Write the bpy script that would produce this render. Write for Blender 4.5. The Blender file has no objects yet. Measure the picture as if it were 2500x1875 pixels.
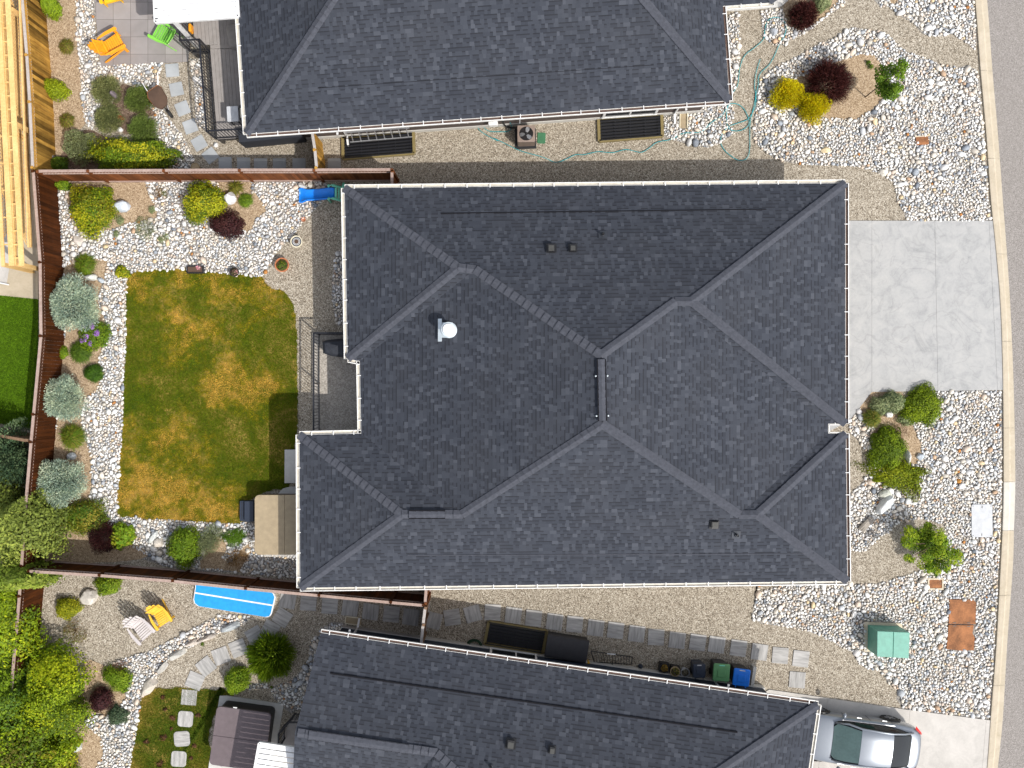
import bpy, bmesh, math, random
import numpy as np
from mathutils import Vector, Matrix
random.seed(7); rng = np.random.default_rng(11)
R = math.radians
scene = bpy.context.scene
COL = scene.collection
# ---------------------------------------------------------------- camera, sky, sun
H = 38.0                 # height of the drone above the ground
K = 39.0/2500.0          # metres on the ground per pixel of the photograph
cam_d = bpy.data.cameras.new('camera'); cam = bpy.data.objects.new('camera', cam_d); COL.objects.link(cam)
cam.location = (0, 0, H); cam.rotation_euler = (0, 0, 0)
cam_d.sensor_width = 36; cam_d.lens = 36*H/39.0; cam_d.clip_end = 2000; cam_d.clip_start = 0.1
scene.camera = cam
SX, SY = 0.60, -0.495    # sun direction, horizontal run for one metre of height
sun_az = math.atan2(SY, SX); sun_el = math.atan2(1.0, math.hypot(SX, SY))
w = bpy.data.worlds.new('World'); scene.world = w; w.use_nodes = True
nt = w.node_tree; nt.nodes.clear()
sky = nt.nodes.new('ShaderNodeTexSky'); sky.sky_type = 'NISHITA'; sky.sun_disc = False
sky.sun_elevation = sun_el; sky.sun_rotation = math.pi/2 - sun_az
sky.dust_density = 3.0; sky.altitude = 400; sky.air_density = 1.0; sky.ozone_density = 1.0
bg = nt.nodes.new('ShaderNodeBackground'); bg.inputs['Strength'].default_value = 0.15
wo = nt.nodes.new('ShaderNodeOutputWorld')
hs = nt.nodes.new('ShaderNodeHueSaturation'); hs.inputs['Saturation'].default_value = 0.42   # thin high cloud whitens the sky
nt.links.new(sky.outputs[0], hs.inputs['Color']); nt.links.new(hs.outputs[0], bg.inputs[0]); nt.links.new(bg.outputs[0], wo.inputs[0])
sd = bpy.data.lights.new('sun', 'SUN'); sd.energy = 2.85; sd.angle = R(0.55); sd.color = (1.0, 0.955, 0.89)
sun = bpy.data.objects.new('sun', sd); COL.objects.link(sun); sun.location = (20, -20, 40)
sun.rotation_euler = Vector((SX, SY, 1)).to_track_quat('Z', 'Y').to_euler()
scene.view_settings.view_transform = 'Standard'; scene.view_settings.look = 'None'
scene.view_settings.exposure = 0.42; scene.view_settings.gamma = 1.0
scene.cycles.max_bounces = 6

# ---------------------------------------------------------------- coordinates
S_ = 640/2212.0
TL = dict(A=(0,0,S_), B=(620,0,S_), C=(1240,0,S_), D=(1860,0,S_), E=(0,400,S_), F=(620,400,S_), G=(1240,480,S_), Q=(1860,480,S_),
          I=(0,860,S_), J=(620,800,S_), K=(1240,900,S_), L=(1860,900,S_), M=(0,1395,S_), N=(400,1250,S_), O=(1040,1395,S_),
          P=(1860,1395,S_), W=(0,0,2500/2212.0), X=(0,0,1.0), Z=(1560,1560,320/2212.0), Y=(440,1670,300/2212.0),
          U=(1700,0,320/2212.0), V=(590,1080,170/940.0), T=(1180,250,240/2212.0), H=(700,430,160/2212.0), R=(1960,1660,320/2212.0))
def px(t, x, y):
    ox, oy, s = TL[t]; return (ox+x*s, oy+y*s)
def P(t, x, y, z=0.0):
    a, b = px(t, x, y); k = K*(H-z)/H
    return Vector(((a-1250)*k, -(b-937.5)*k, z))
def PL(t, pts, z=0.0): return [P(t, x, y, z) for x, y in pts]
def ray_plane(t, x, y, e, n, z0, slope):
    """point on the roof plane z = z0 + slope*dot(p-e, n) that lies on the sight line of a survey point"""
    a, b = px(t, x, y); d = Vector(((a-1250)*K, -(b-937.5)*K, -H)); o = Vector((0, 0, H))
    # o + s d ; z = H - sH
    dn = d.x*n[0]+d.y*n[1]; en = e[0]*n[0]+e[1]*n[1]
    s = (H - z0 + slope*en)/(H + slope*dn)
    return o + d*s

# ---------------------------------------------------------------- mesh helper
class MB:
    def __init__(self): self.v=[]; self.f=[]; self.c=[]; self.uv=[]; self.m=[]; self.hascol=False
    def add(self, vs, fs, col=None, uv=None, mi=0):
        o = len(self.v); self.v += [tuple(q) for q in vs]
        for i, q in enumerate(fs):
            self.f.append(tuple(o+j for j in q)); self.m.append(mi)
            self.c.append(col); self.uv.append(None if uv is None else uv[i])
        if col is not None: self.hascol = True
        return self
    def box(self, c, s, rz=0.0, col=None, ry=0.0, rx=0.0, mi=0):
        hx, hy, hz = s[0]/2, s[1]/2, s[2]/2
        m = Matrix.Translation(c) @ Matrix.Rotation(rz, 4, 'Z') @ Matrix.Rotation(ry, 4, 'Y') @ Matrix.Rotation(rx, 4, 'X')
        vs = [m @ Vector(p) for p in ((-hx,-hy,-hz),(hx,-hy,-hz),(hx,hy,-hz),(-hx,hy,-hz),(-hx,-hy,hz),(hx,-hy,hz),(hx,hy,hz),(-hx,hy,hz))]
        return self.add(vs, ((0,3,2,1),(4,5,6,7),(0,1,5,4),(1,2,6,5),(2,3,7,6),(3,0,4,7)), col, mi=mi)
    def beam(self, a, b, w, h, col=None, mi=0):
        a, b = Vector(a), Vector(b); d = b-a; L = d.length
        if L < 1e-5: return self
        d.normalize(); up = Vector((0,0,1)) if abs(d.z) < .95 else Vector((1,0,0))
        s = d.cross(up).normalized(); u = s.cross(d).normalized()
        vs = [p + s*(w/2)*i + u*(h/2)*j for p in (a, b) for i, j in ((-1,-1),(1,-1),(1,1),(-1,1))]
        return self.add(vs, ((0,1,2,3),(7,6,5,4),(0,4,5,1),(1,5,6,2),(2,6,7,3),(3,7,4,0)), col, mi=mi)
    def tube(self, pts, r, n=8, col=None, r2=None, caps=True):
        pts = [Vector(p) for p in pts]; m = len(pts); o = []; prev = None
        for i, p in enumerate(pts):
            d = (pts[min(i+1, m-1)] - pts[max(i-1, 0)]).normalized()
            up = Vector((0,0,1)) if abs(d.z) < .9 else Vector((1,0,0))
            if prev is not None and abs(prev.dot(d)) < .95: up = prev
            s = d.cross(up).normalized(); u = s.cross(d).normalized(); prev = u
            rr = r if r2 is None else r + (r2-r)*i/max(1, m-1)
            o += [p + s*rr*math.cos(2*math.pi*k/n) + u*rr*math.sin(2*math.pi*k/n) for k in range(n)]
        fs = [(i*n+k, i*n+(k+1)%n, (i+1)*n+(k+1)%n, (i+1)*n+k) for i in range(m-1) for k in range(n)]
        if caps: fs += [tuple(range(n-1, -1, -1)), tuple((m-1)*n+k for k in range(n))]
        return self.add(o, fs, col)
    def lathe(self, c, prof, n=24, col=None, sx=1.0, sy=1.0):
        c = Vector(c); vs = [c + Vector((r*sx*math.cos(2*math.pi*k/n), r*sy*math.sin(2*math.pi*k/n), z)) for r, z in prof for k in range(n)]
        m = len(prof); fs = [(i*n+k, i*n+(k+1)%n, (i+1)*n+(k+1)%n, (i+1)*n+k) for i in range(m-1) for k in range(n)]
        fs.append(tuple(range(n-1,-1,-1))); fs.append(tuple((m-1)*n+k for k in range(n)))
        return self.add(vs, fs, col)
    def prism(self, poly, z0, z1, col=None, mi=0):
        poly = [Vector((p[0], p[1], 0)) for p in poly]
        A = sum(poly[i].x*poly[(i+1)%len(poly)].y - poly[(i+1)%len(poly)].x*poly[i].y for i in range(len(poly)))
        if A < 0: poly = poly[::-1]
        n = len(poly); vs = [(p.x, p.y, z0) for p in poly] + [(p.x, p.y, z1) for p in poly]
        fs = [tuple(range(n-1,-1,-1)), tuple(range(n, 2*n))] + [(i, (i+1)%n, n+(i+1)%n, n+i) for i in range(n)]
        return self.add(vs, fs, col, mi=mi)
    def rprism(self, c, s, r, z0, z1, rz=0.0, n=5, inset=0.0, col=None):
        """rounded rectangle slab with a softened top edge"""
        def ring(ins, z):
            o = []
            for (qx, qy, a0) in ((1,1,0),(-1,1,90),(-1,-1,180),(1,-1,270)):
                for k in range(n+1):
                    a = R(a0 + 90*k/n); rr = max(r-ins, .001)
                    x = qx*(s[0]/2-r) + rr*math.cos(a); y = qy*(s[1]/2-r) + rr*math.sin(a)
                    o.append((c[0]+x*math.cos(rz)-y*math.sin(rz), c[1]+x*math.sin(rz)+y*math.cos(rz), z))
            return o
        e = min(inset, r*.8); rings = [ring(0, z0), ring(0, z1-e)] + ([ring(e*.3, z1-e*.3), ring(e, z1)] if e > 0 else [ring(0, z1)])
        vs = [p for q in rings for p in q]; m = len(rings[0]); fs = []
        for i in range(len(rings)-1): fs += [(i*m+k, i*m+(k+1)%m, (i+1)*m+(k+1)%m, (i+1)*m+k) for k in range(m)]
        fs += [tuple(range(m-1,-1,-1)), tuple((len(rings)-1)*m+k for k in range(m))]
        return self.add(vs, fs, col)
    def build(self, name, mat, parent=None, smooth=False, bevel=0.0, sub=0):
        me = bpy.data.meshes.new(name); off = Vector((0,0,0)); q = parent
        while q is not None: off += q.location; q = q.parent
        me.from_pydata([(x-off.x, y-off.y, z-off.z) for x, y, z in self.v], [], self.f)
        for m in (mat if isinstance(mat, (list, tuple)) else [mat]): me.materials.append(m)
        if any(self.m): me.polygons.foreach_set('material_index', self.m)
        if self.hascol:
            ca = me.color_attributes.new('Col', 'FLOAT_COLOR', 'CORNER'); a = []
            for f, c in zip(self.f, self.c): a += list((*(c or (.5,.5,.5)), 1.0))*len(f)
            ca.data.foreach_set('color', a)
        if any(u is not None for u in self.uv):
            ul = me.uv_layers.new(name='UVMap'); a = []
            for f, u in zip(self.f, self.uv):
                for k in range(len(f)): a += (list(u[k]) if u is not None else [0, 0])
            ul.data.foreach_set('uv', a)
        if smooth: me.polygons.foreach_set('use_smooth', [True]*len(self.f))
        me.update(); o = bpy.data.objects.new(name, me); COL.objects.link(o)
        if parent is not None: o.parent = parent
        if bevel: b = o.modifiers.new('bevel', 'BEVEL'); b.width = bevel; b.segments = 2; b.limit_method = 'ANGLE'
        if sub: s = o.modifiers.new('sub', 'SUBSURF'); s.levels = sub; s.render_levels = sub
        return o
def npmesh(name, V, F, C, mat, parent=None, smooth=False, percorner=False):
    """big mesh from numpy arrays: V (n,3), F (m,k), C (m,3) colour of every face"""
    me = bpy.data.meshes.new(name); off = Vector((0,0,0)); q = parent
    while q is not None: off += q.location; q = q.parent
    V = V - np.array(off); m, k = F.shape
    me.vertices.add(len(V)); me.vertices.foreach_set('co', V.astype(np.float32).ravel())
    me.loops.add(m*k); me.loops.foreach_set('vertex_index', F.astype(np.int32).ravel())
    me.polygons.add(m); me.polygons.foreach_set('loop_start', np.arange(0, m*k, k, dtype=np.int32))
    me.polygons.foreach_set('loop_total', np.full(m, k, dtype=np.int32))
    me.polygons.foreach_set('use_smooth', np.full(m, smooth))
    me.update(calc_edges=True)
    ca = me.color_attributes.new('Col', 'BYTE_COLOR', 'CORNER')
    c4 = np.concatenate([C, np.ones((len(C),1))], 1); ca.data.foreach_set('color', np.repeat(c4, k, 0).astype(np.float32).ravel())
    me.materials.append(mat); o = bpy.data.objects.new(name, me); COL.objects.link(o)
    if parent is not None: o.parent = parent
    return o
def tag(o, label=None, cat=None, group=None, kind=None):
    if label: o['label'] = label
    if cat: o['category'] = cat
    if group: o['group'] = group
    if kind: o['kind'] = kind
    return o
def thing(name, loc, label, cat, group=None):
    o = bpy.data.objects.new(name, None); COL.objects.link(o); o.location = loc; o.empty_display_size = .2
    return tag(o, label, cat, group)
def copy_tree(o, parent=None):
    kids = list(o.children); c = o.copy(); COL.objects.link(c); c.parent = parent
    for ch in kids: copy_tree(ch, c)
    return c
def inside(poly, X, Y):
    r = np.zeros(X.shape, bool); n = len(poly)
    for i in range(n):
        x1, y1 = poly[i][0], poly[i][1]; x2, y2 = poly[(i+1)%n][0], poly[(i+1)%n][1]
        c = ((y1 > Y) != (y2 > Y)) & (X < (x2-x1)*(Y-y1)/((y2-y1) or 1e-9)+x1); r ^= c
    return r
def organic(poly, amp=0.06, step=0.18, seed=0):
    """soft natural edge through the survey points"""
    rg = random.Random(seed); n = len(poly); out = []
    for i in range(n):
        p0, p1, p2, p3 = (Vector(poly[(i+k-1)%n][:2]) for k in range(4)); L = (p2-p1).length; m = max(1, int(L/step))
        for k in range(m):
            t = k/m; q = .5*((2*p1)+(-p0+p2)*t+(2*p0-5*p1+4*p2-p3)*t*t+(-p0+3*p1-3*p2+p3)*t**3)
            out.append((q.x+rg.uniform(-amp, amp), q.y+rg.uniform(-amp, amp)))
    return out

# ---------------------------------------------------------------- materials
class NT:
    def __init__(self, name):
        self.mat = bpy.data.materials.new(name); self.mat.use_nodes = True; self.t = self.mat.node_tree
        self.b = self.t.nodes['Principled BSDF']
    def n(self, ty, **kw):
        x = self.t.nodes.new(ty)
        for k, v in kw.items(): setattr(x, k, v)
        return x
    def l(self, a, b): self.t.links.new(a, b)
    def setin(self, x, i, v):
        if v is None: return
        if hasattr(v, 'is_output') or isinstance(v, bpy.types.NodeSocket): self.l(v, x.inputs[i])
        else: x.inputs[i].default_value = v
    def math(self, op, a, b=None, c=None, clamp=False):
        x = self.n('ShaderNodeMath', operation=op, use_clamp=clamp); self.setin(x, 0, a); self.setin(x, 1, b); self.setin(x, 2, c); return x.outputs[0]
    def obj(self): return self.n('ShaderNodeTexCoord').outputs['Object']
    def noise(self, vec, scale, detail=3, rough=.55, dist=0.0):
        x = self.n('ShaderNodeTexNoise'); self.l(vec, x.inputs['Vector']); x.inputs['Scale'].default_value = scale
        x.inputs['Detail'].default_value = detail; x.inputs['Roughness'].default_value = rough; x.inputs['Distortion'].default_value = dist; return x.outputs['Fac']
    def voro(self, vec, scale, feature='F1', out='Color', rand=1.0):
        x = self.n('ShaderNodeTexVoronoi', feature=feature); self.l(vec, x.inputs['Vector']); x.inputs['Scale'].default_value = scale
        x.inputs['Randomness'].default_value = rand; return x.outputs[out]
    def ramp(self, fac, stops, interp='LINEAR'):
        x = self.n('ShaderNodeValToRGB'); x.color_ramp.interpolation = interp; e = x.color_ramp.elements
        while len(e) < len(stops): e.new(.5)
        for i, (p, c) in enumerate(stops): e[i].position = p; e[i].color = (*c, 1) if len(c) == 3 else c
        self.l(fac, x.inputs[0]); return x.outputs[0]
    def mix(self, f, a, b, blend='MIX'):
        x = self.n('ShaderNodeMix', data_type='RGBA', blend_type=blend); self.setin(x, 0, f)
        self.setin(x, 6, (*a, 1) if isinstance(a, tuple) and len(a) == 3 else a); self.setin(x, 7, (*b, 1) if isinstance(b, tuple) and len(b) == 3 else b); return x.outputs[2]
    def bump(self, h, dist=.01, strength=1.0, normal=None):
        x = self.n('ShaderNodeBump'); self.l(h, x.inputs['Height']); x.inputs['Distance'].default_value = dist; x.inputs['Strength'].default_value = strength
        if normal is not None: self.l(normal, x.inputs['Normal'])
        return x.outputs[0]
    def sep(self, v):
        x = self.n('ShaderNodeSeparateXYZ'); self.l(v, x.inputs[0]); return x.outputs
    def comb(self, a, b, c=0.0):
        x = self.n('ShaderNodeCombineXYZ'); self.setin(x, 0, a); self.setin(x, 1, b); self.setin(x, 2, c); return x.outputs[0]
    def wn(self, v):
        x = self.n('ShaderNodeTexWhiteNoise', noise_dimensions='2D'); self.l(v, x.inputs['Vector']); return x.outputs['Value']
    def fin(self, col=None, rough=.8, bump=None, metal=0.0, spec=None, coat=0.0):
        if col is not None: self.setin(self.b, 'Base Color', (*col, 1) if isinstance(col, tuple) else col)
        self.setin(self.b, 'Roughness', rough); self.b.inputs['Metallic'].default_value = metal
        if bump is not None: self.l(bump, self.b.inputs['Normal'])
        if spec is not None: self.b.inputs['Specular IOR Level'].default_value = spec
        if coat: self.b.inputs['Coat Weight'].default_value = coat
        return self.mat
M = {}
def plain(name, col, rough=.6, metal=0.0, var=.12, sc=6.0, bump=0.0, coat=0.0, spec=None):
    """painted or moulded surface with slight wear"""
    n = NT(name); o = n.obj(); f = n.noise(o, sc, 4); g = n.noise(o, sc*9, 3)
    lo = tuple(max(0, c*(1-var*1.6)) for c in col); hi = tuple(min(1, c*(1+var)) for c in col)
    c = n.ramp(n.math('ADD', n.math('MULTIPLY', f, .7), n.math('MULTIPLY', g, .3)), [(.3, lo), (.7, hi)])
    M[name] = n.fin(c, rough, n.bump(g, .004, bump) if bump else None, metal, spec, coat); return M[name]
def gravel(name, stops, cell=46, big=.12, bs=.9):
    n = NT(name); o = n.obj(); v = n.voro(o, cell); r = n.sep(v)[0]
    v2 = n.sep(n.voro(o, cell*.55))[1]; f = n.math('ADD', n.math('MULTIPLY', r, .65), n.math('MULTIPLY', v2, .35))
    c = n.ramp(f, stops); b = n.noise(o, .9, 4)
    c = n.mix(n.math('MULTIPLY', n.math('SUBTRACT', b, .35, clamp=True), big*6, clamp=True), c, tuple(s*.8 for s in stops[len(stops)//2][1]), 'MIX')
    d = n.voro(o, cell, out='Distance'); M[name] = n.fin(c, .9, n.bump(n.math('SUBTRACT', 1.0, d), .015, bs), spec=.2); return M[name]
gravel('gravel', [(.14,(.08,.065,.045)),(.35,(.24,.20,.15)),(.55,(.38,.33,.26)),(.75,(.51,.455,.365)),(.93,(.74,.69,.59))])
gravel('gravel_grey', [(.12,(.12,.11,.10)),(.35,(.25,.235,.205)),(.6,(.40,.37,.32)),(.95,(.66,.62,.54))])
gravel('bed_gravel', [(.1,(.16,.105,.06)),(.4,(.33,.235,.145)),(.65,(.46,.345,.225)),(.95,(.62,.50,.36))], 42, .1)
gravel('bed_mulch', [(.1,(.07,.045,.03)),(.45,(.15,.10,.07)),(.95,(.30,.22,.17))], 30, .3)
gravel('stone_base', [(.1,(.10,.095,.09)),(.5,(.27,.25,.225)),(.95,(.55,.52,.47))], 30, .1)
def mk_asphalt():
    n = NT('asphalt'); o = n.obj(); r = n.sep(n.voro(o, 60))[0]; b = n.noise(o, .5, 5)
    c = n.ramp(r, [(.1,(.16,.145,.13)),(.5,(.25,.23,.212)),(.95,(.39,.36,.34))]); c = n.mix(n.math('MULTIPLY', b, .35), c, (.26,.235,.215))
    M['asphalt'] = n.fin(c, .9, n.bump(r, .006, .5))
mk_asphalt()
def concrete(name, a, b, c_, stain=.5, sc=1.2, joint=None):
    n = NT(name); o = n.obj(); f = n.noise(o, sc, 7, .65, .8); g = n.noise(o, 14, 5, .7); st = n.noise(o, .45, 3, .5, 2.5)
    col = n.ramp(n.math('ADD', n.math('MULTIPLY', f, .7), n.math('MULTIPLY', g, .3)), [(.32,a),(.5,b),(.68,c_)])
    vein = n.math('ABSOLUTE', n.math('SUBTRACT', st, .5)); k = n.math('MULTIPLY', n.math('SUBTRACT', 1.0, n.math('MULTIPLY', vein, 45), clamp=True), stain*.5)
    k = n.math('MULTIPLY', k, n.noise(o, .7, 2)); col = n.mix(k, col, tuple(x*.55 for x in a))
    M[name] = n.fin(col, .85, n.bump(g, .003, .4), spec=.25); return M[name]
concrete('drive', (.30,.305,.305), (.39,.39,.385), (.45,.445,.43), .8, 1.7)
concrete('drive_warm', (.42,.40,.37), (.50,.475,.44), (.58,.55,.51), .4)
concrete('kerb', (.42,.36,.265), (.49,.425,.325), (.55,.485,.385), .4, 2.0)
concrete('kerb_new', (.52,.49,.43), (.58,.55,.485), (.63,.60,.54), .2, 2.0)
concrete('slab', (.46,.45,.42), (.54,.53,.50), (.60,.59,.56), .2)
concrete('found', (.46,.45,.42), (.53,.52,.49), (.60,.59,.55), .2)
concrete('tan_patio', (.38,.32,.225), (.46,.39,.285), (.52,.445,.335), .3)
def mk_agg():
    n = NT('aggregate'); o = n.obj(); r = n.sep(n.voro(o, 26))[0]; b = n.noise(o, 6, 4)
    c = n.ramp(n.math('ADD', n.math('MULTIPLY', r, .45), n.math('MULTIPLY', b, .55)), [(.25,(.26,.235,.205)),(.5,(.37,.34,.30)),(.8,(.54,.50,.44))])
    M['aggregate'] = n.fin(c, .85, n.bump(r, .006, .5))
mk_agg()
def mk_paver(name, a, b, tile=0.0, band=9.0):
    n = NT(name); o = n.obj(); x, y, z = n.sep(o); s = n.comb(n.math('MULTIPLY', x, 1.2), n.math('MULTIPLY', y, band), z)
    oi = n.n('ShaderNodeObjectInfo').outputs['Random']; s2 = n.n('ShaderNodeVectorMath', operation='ADD'); n.l(s, s2.inputs[0]); n.l(n.comb(n.math('MULTIPLY', oi, 90), n.math('MULTIPLY', oi, 37)), s2.inputs[1])
    f = n.noise(s2.outputs[0], 1.3, 5, .6, .4); c = n.ramp(f, [(.3,a),(.5,tuple((p+q)/2 for p, q in zip(a, b))),(.7,b)])
    c = n.mix(n.math('MULTIPLY', n.math('ABSOLUTE', n.math('SUBTRACT', oi, .5)), .5), c, tuple(q*.8 for q in a))
    M[name] = n.fin(c, .8, n.bump(f, .004, .5))
mk_paver('paver', (.25,.245,.235), (.54,.525,.505))
mk_paver('paver_blue', (.33,.35,.365), (.43,.45,.465), band=1.5)
def mk_tiles():
    n = NT('patio_tile'); o = n.obj(); x, y, z = n.sep(o)
    fx = n.math('FRACT', n.math('DIVIDE', x, .66)); fy = n.math('FRACT', n.math('DIVIDE', y, .66))
    j = n.math('LESS_THAN', n.math('MINIMUM', fx, fy), .022)
    r = n.wn(n.comb(n.math('FLOOR', n.math('DIVIDE', x, .66)), n.math('FLOOR', n.math('DIVIDE', y, .66)))); g = n.noise(o, 3, 5)
    c = n.ramp(n.math('ADD', n.math('MULTIPLY', r, .5), n.math('MULTIPLY', g, .5)), [(.25,(.24,.22,.212)),(.75,(.33,.305,.295))])
    c = n.mix(j, c, (.13,.115,.105)); M['patio_tile'] = n.fin(c, .85, n.bump(j, .004, -.6))
mk_tiles()
def mk_shingle():
    n = NT('shingle'); uv = n.n('ShaderNodeUVMap').outputs[0]; u, v, _ = n.sep(uv)
    E_ = .142; rv = n.math('DIVIDE', v, E_); row = n.math('FLOOR', rv); fv = n.math('FRACT', rv)
    ro = n.wn(n.comb(row, 3.7)); ul = n.math('ADD', u, n.math('MULTIPLY', ro, 5.0))
    wob = n.math('MULTIPLY', n.math('SINE', n.math('MULTIPLY', ul, 13.0)), .045)
    ca = n.math('FLOOR', n.math('DIVIDE', n.math('ADD', ul, wob), .150)); r1 = n.wn(n.comb(ca, row))
    cb = n.math('FLOOR', n.math('DIVIDE', ul, .96)); r2 = n.wn(n.comb(cb, n.math('ADD', row, 51.0)))
    par = n.math('FRACT', n.math('MULTIPLY', ca, .5)); par = n.math('GREATER_THAN', n.math('ABSOLUTE', par), .25); flip = n.math('LESS_THAN', r1, .17)
    tab = n.math('ABSOLUTE', n.math('SUBTRACT', par, flip))      # raised laminated tabs, mostly every other one
    r3 = n.wn(n.comb(n.math('ADD', ca, 17.0), row))
    tone = n.math('ADD', n.math('ADD', n.math('MULTIPLY', tab, .30), n.math('MULTIPLY', n.math('POWER', r3, 1.8), .40)), n.math('MULTIPLY', r2, .2))
    c = n.ramp(tone, [(.0,(.027,.031,.042)),(.35,(.035,.040,.053)),(.6,(.046,.052,.067)),(1.0,(.082,.090,.110))])
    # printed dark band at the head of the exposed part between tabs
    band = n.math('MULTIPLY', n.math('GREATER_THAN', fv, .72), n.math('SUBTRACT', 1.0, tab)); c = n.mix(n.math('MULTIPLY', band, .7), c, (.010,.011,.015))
    gr = n.noise(uv, 160, 2); c = n.mix(n.math('MULTIPLY', gr, .18), c, (.07,.075,.088)); big = n.noise(uv, .5, 3)
    c = n.mix(n.math('MULTIPLY', n.math('SUBTRACT', big, .4, clamp=True), .8, clamp=True), c, (.056,.058,.066))
    h = n.math('ADD', n.math('MULTIPLY', n.math('SUBTRACT', 1.0, fv), .7), n.math('MULTIPLY', tab, .6))
    M['shingle'] = n.fin(c, .9, n.bump(h, .006, .6, n.bump(gr, .002, .3)), spec=.25)
mk_shingle()
plain('black_matte', (.014,.014,.017), .95, spec=.08); boards('cap_shingle', (.062,.067,.083), (.080,.085,.102)) if False else None; plain('cap_shingle', (.070,.075,.092), .9, var=.18, sc=9, bump=.4, spec=.25)
def wood(name, a, b, rough=.8, sc=14, spec=.2):
    n = NT(name); o = n.obj(); x, y, z = n.sep(o)
    f = n.noise(n.comb(n.math('MULTIPLY', x, sc), n.math('MULTIPLY', y, sc), n.math('MULTIPLY', z, 1.2)), 1.0, 5, .6); g = n.noise(o, 1.7, 4)
    c = n.ramp(n.math('ADD', n.math('MULTIPLY', f, .6), n.math('MULTIPLY', g, .4)), [(.3,a),(.7,b)]); M[name] = n.fin(c, rough, n.bump(f, .004, .4), spec=spec); return M[name]
wood('fence_dark', (.020,.006,.002), (.088,.026,.006), spec=.12); wood('fence_red', (.085,.025,.008), (.20,.072,.026), spec=.12); wood('fence_cap', (.27,.185,.15), (.45,.345,.30))
wood('fence_gold', (.19,.085,.015), (.62,.36,.075), sc=20); wood('fence_grey', (.33,.30,.28), (.50,.47,.45)); wood('pergola', (.60,.36,.12), (.86,.60,.27)); wood('wood_yellow', (.70,.38,.03), (.90,.58,.08))
wood('driftwood', (.28,.25,.21), (.45,.41,.36))
def boards(name, a, b, lo=.45, hi=1.5):
    m = wood(name+'_board', a, b, spec=.1).copy(); n = m.node_tree; bs = n.nodes['Principled BSDF']; src = bs.inputs['Base Color'].links[0].from_socket
    v = n.nodes.new('ShaderNodeVertexColor'); v.layer_name = 'Col'; x = n.nodes.new('ShaderNodeMix'); x.data_type = 'RGBA'; x.blend_type = 'MULTIPLY'; x.inputs[0].default_value = 1; n.links.new(src, x.inputs[6]); n.links.new(v.outputs[0], x.inputs[7]); n.links.new(x.outputs[2], bs.inputs['Base Color']); M[name+'_board'] = m
boards('fence_dark', (.026,.008,.002), (.10,.030,.007)); boards('fence_red', (.10,.030,.010), (.22,.08,.028)); boards('fence_gold', (.15,.065,.010), (.58,.34,.075)); boards('fence_brown', (.10,.055,.03), (.26,.17,.11))
wood('fence_brown', (.10,.055,.03), (.26,.17,.11)); wood('bark', (.07,.05,.035), (.17,.12,.08)); wood('deck_board', (.25,.23,.215), (.34,.315,.30), sc=5)
def vcol(name, rough=.7, trans=0.0, bump=0.0, sc=30, spec=.3):
    n = NT(name); a = n.n('ShaderNodeVertexColor', layer_name='Col').outputs[0]; o = n.obj(); f = n.noise(o, sc, 3)
    c = n.mix(.35, a, n.mix(1.0, a, n.ramp(f, [(.3,(.55,.55,.55)),(.7,(1.35,1.35,1.35))]), 'MULTIPLY'))
    m = n.fin(c, rough, n.bump(f, .01, bump) if bump else None, spec=spec)
    if trans:
        tr = n.n('ShaderNodeBsdfTranslucent'); n.l(c, tr.inputs[0]); mx = n.n('ShaderNodeMixShader'); mx.inputs[0].default_value = trans
        out = n.t.nodes['Material Output']; n.l(n.b.outputs[0], mx.inputs[1]); n.l(tr.outputs[0], mx.inputs[2]); n.l(mx.outputs[0], out.inputs[0])
    M[name] = m
vcol('stone', .75, bump=.3, sc=22); vcol('leaf', .6, .3, sc=9, spec=.25); vcol('blade', .7, .3, sc=3, spec=.2); vcol('painted', .55, spec=.4)
vcol('boulder', .85, bump=.9, sc=9)
def mk_lawn(name, dry, g1, g2, thr):
    n = NT(name); o = n.obj(); f = n.noise(o, .55, 5, .65, .6); g = n.noise(o, 22, 4, .7); h = n.noise(o, 2.6, 4, .7)
    k = n.math('ADD', n.math('MULTIPLY', f, .55), n.math('ADD', n.math('MULTIPLY', h, .3), n.math('MULTIPLY', g, .15)))
    c = n.ramp(k, [(thr-.10,g1),(thr,g2),(thr+.10,dry)]); M[name] = n.fin(c, .95, n.bump(g, .02, .6), spec=.1)
mk_lawn('lawn_dry', (.34,.23,.06), (.045,.075,.006), (.12,.115,.012), .50); mk_lawn('lawn_green', (.05,.10,.008), (.035,.085,.005), (.045,.10,.006), .5)
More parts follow.
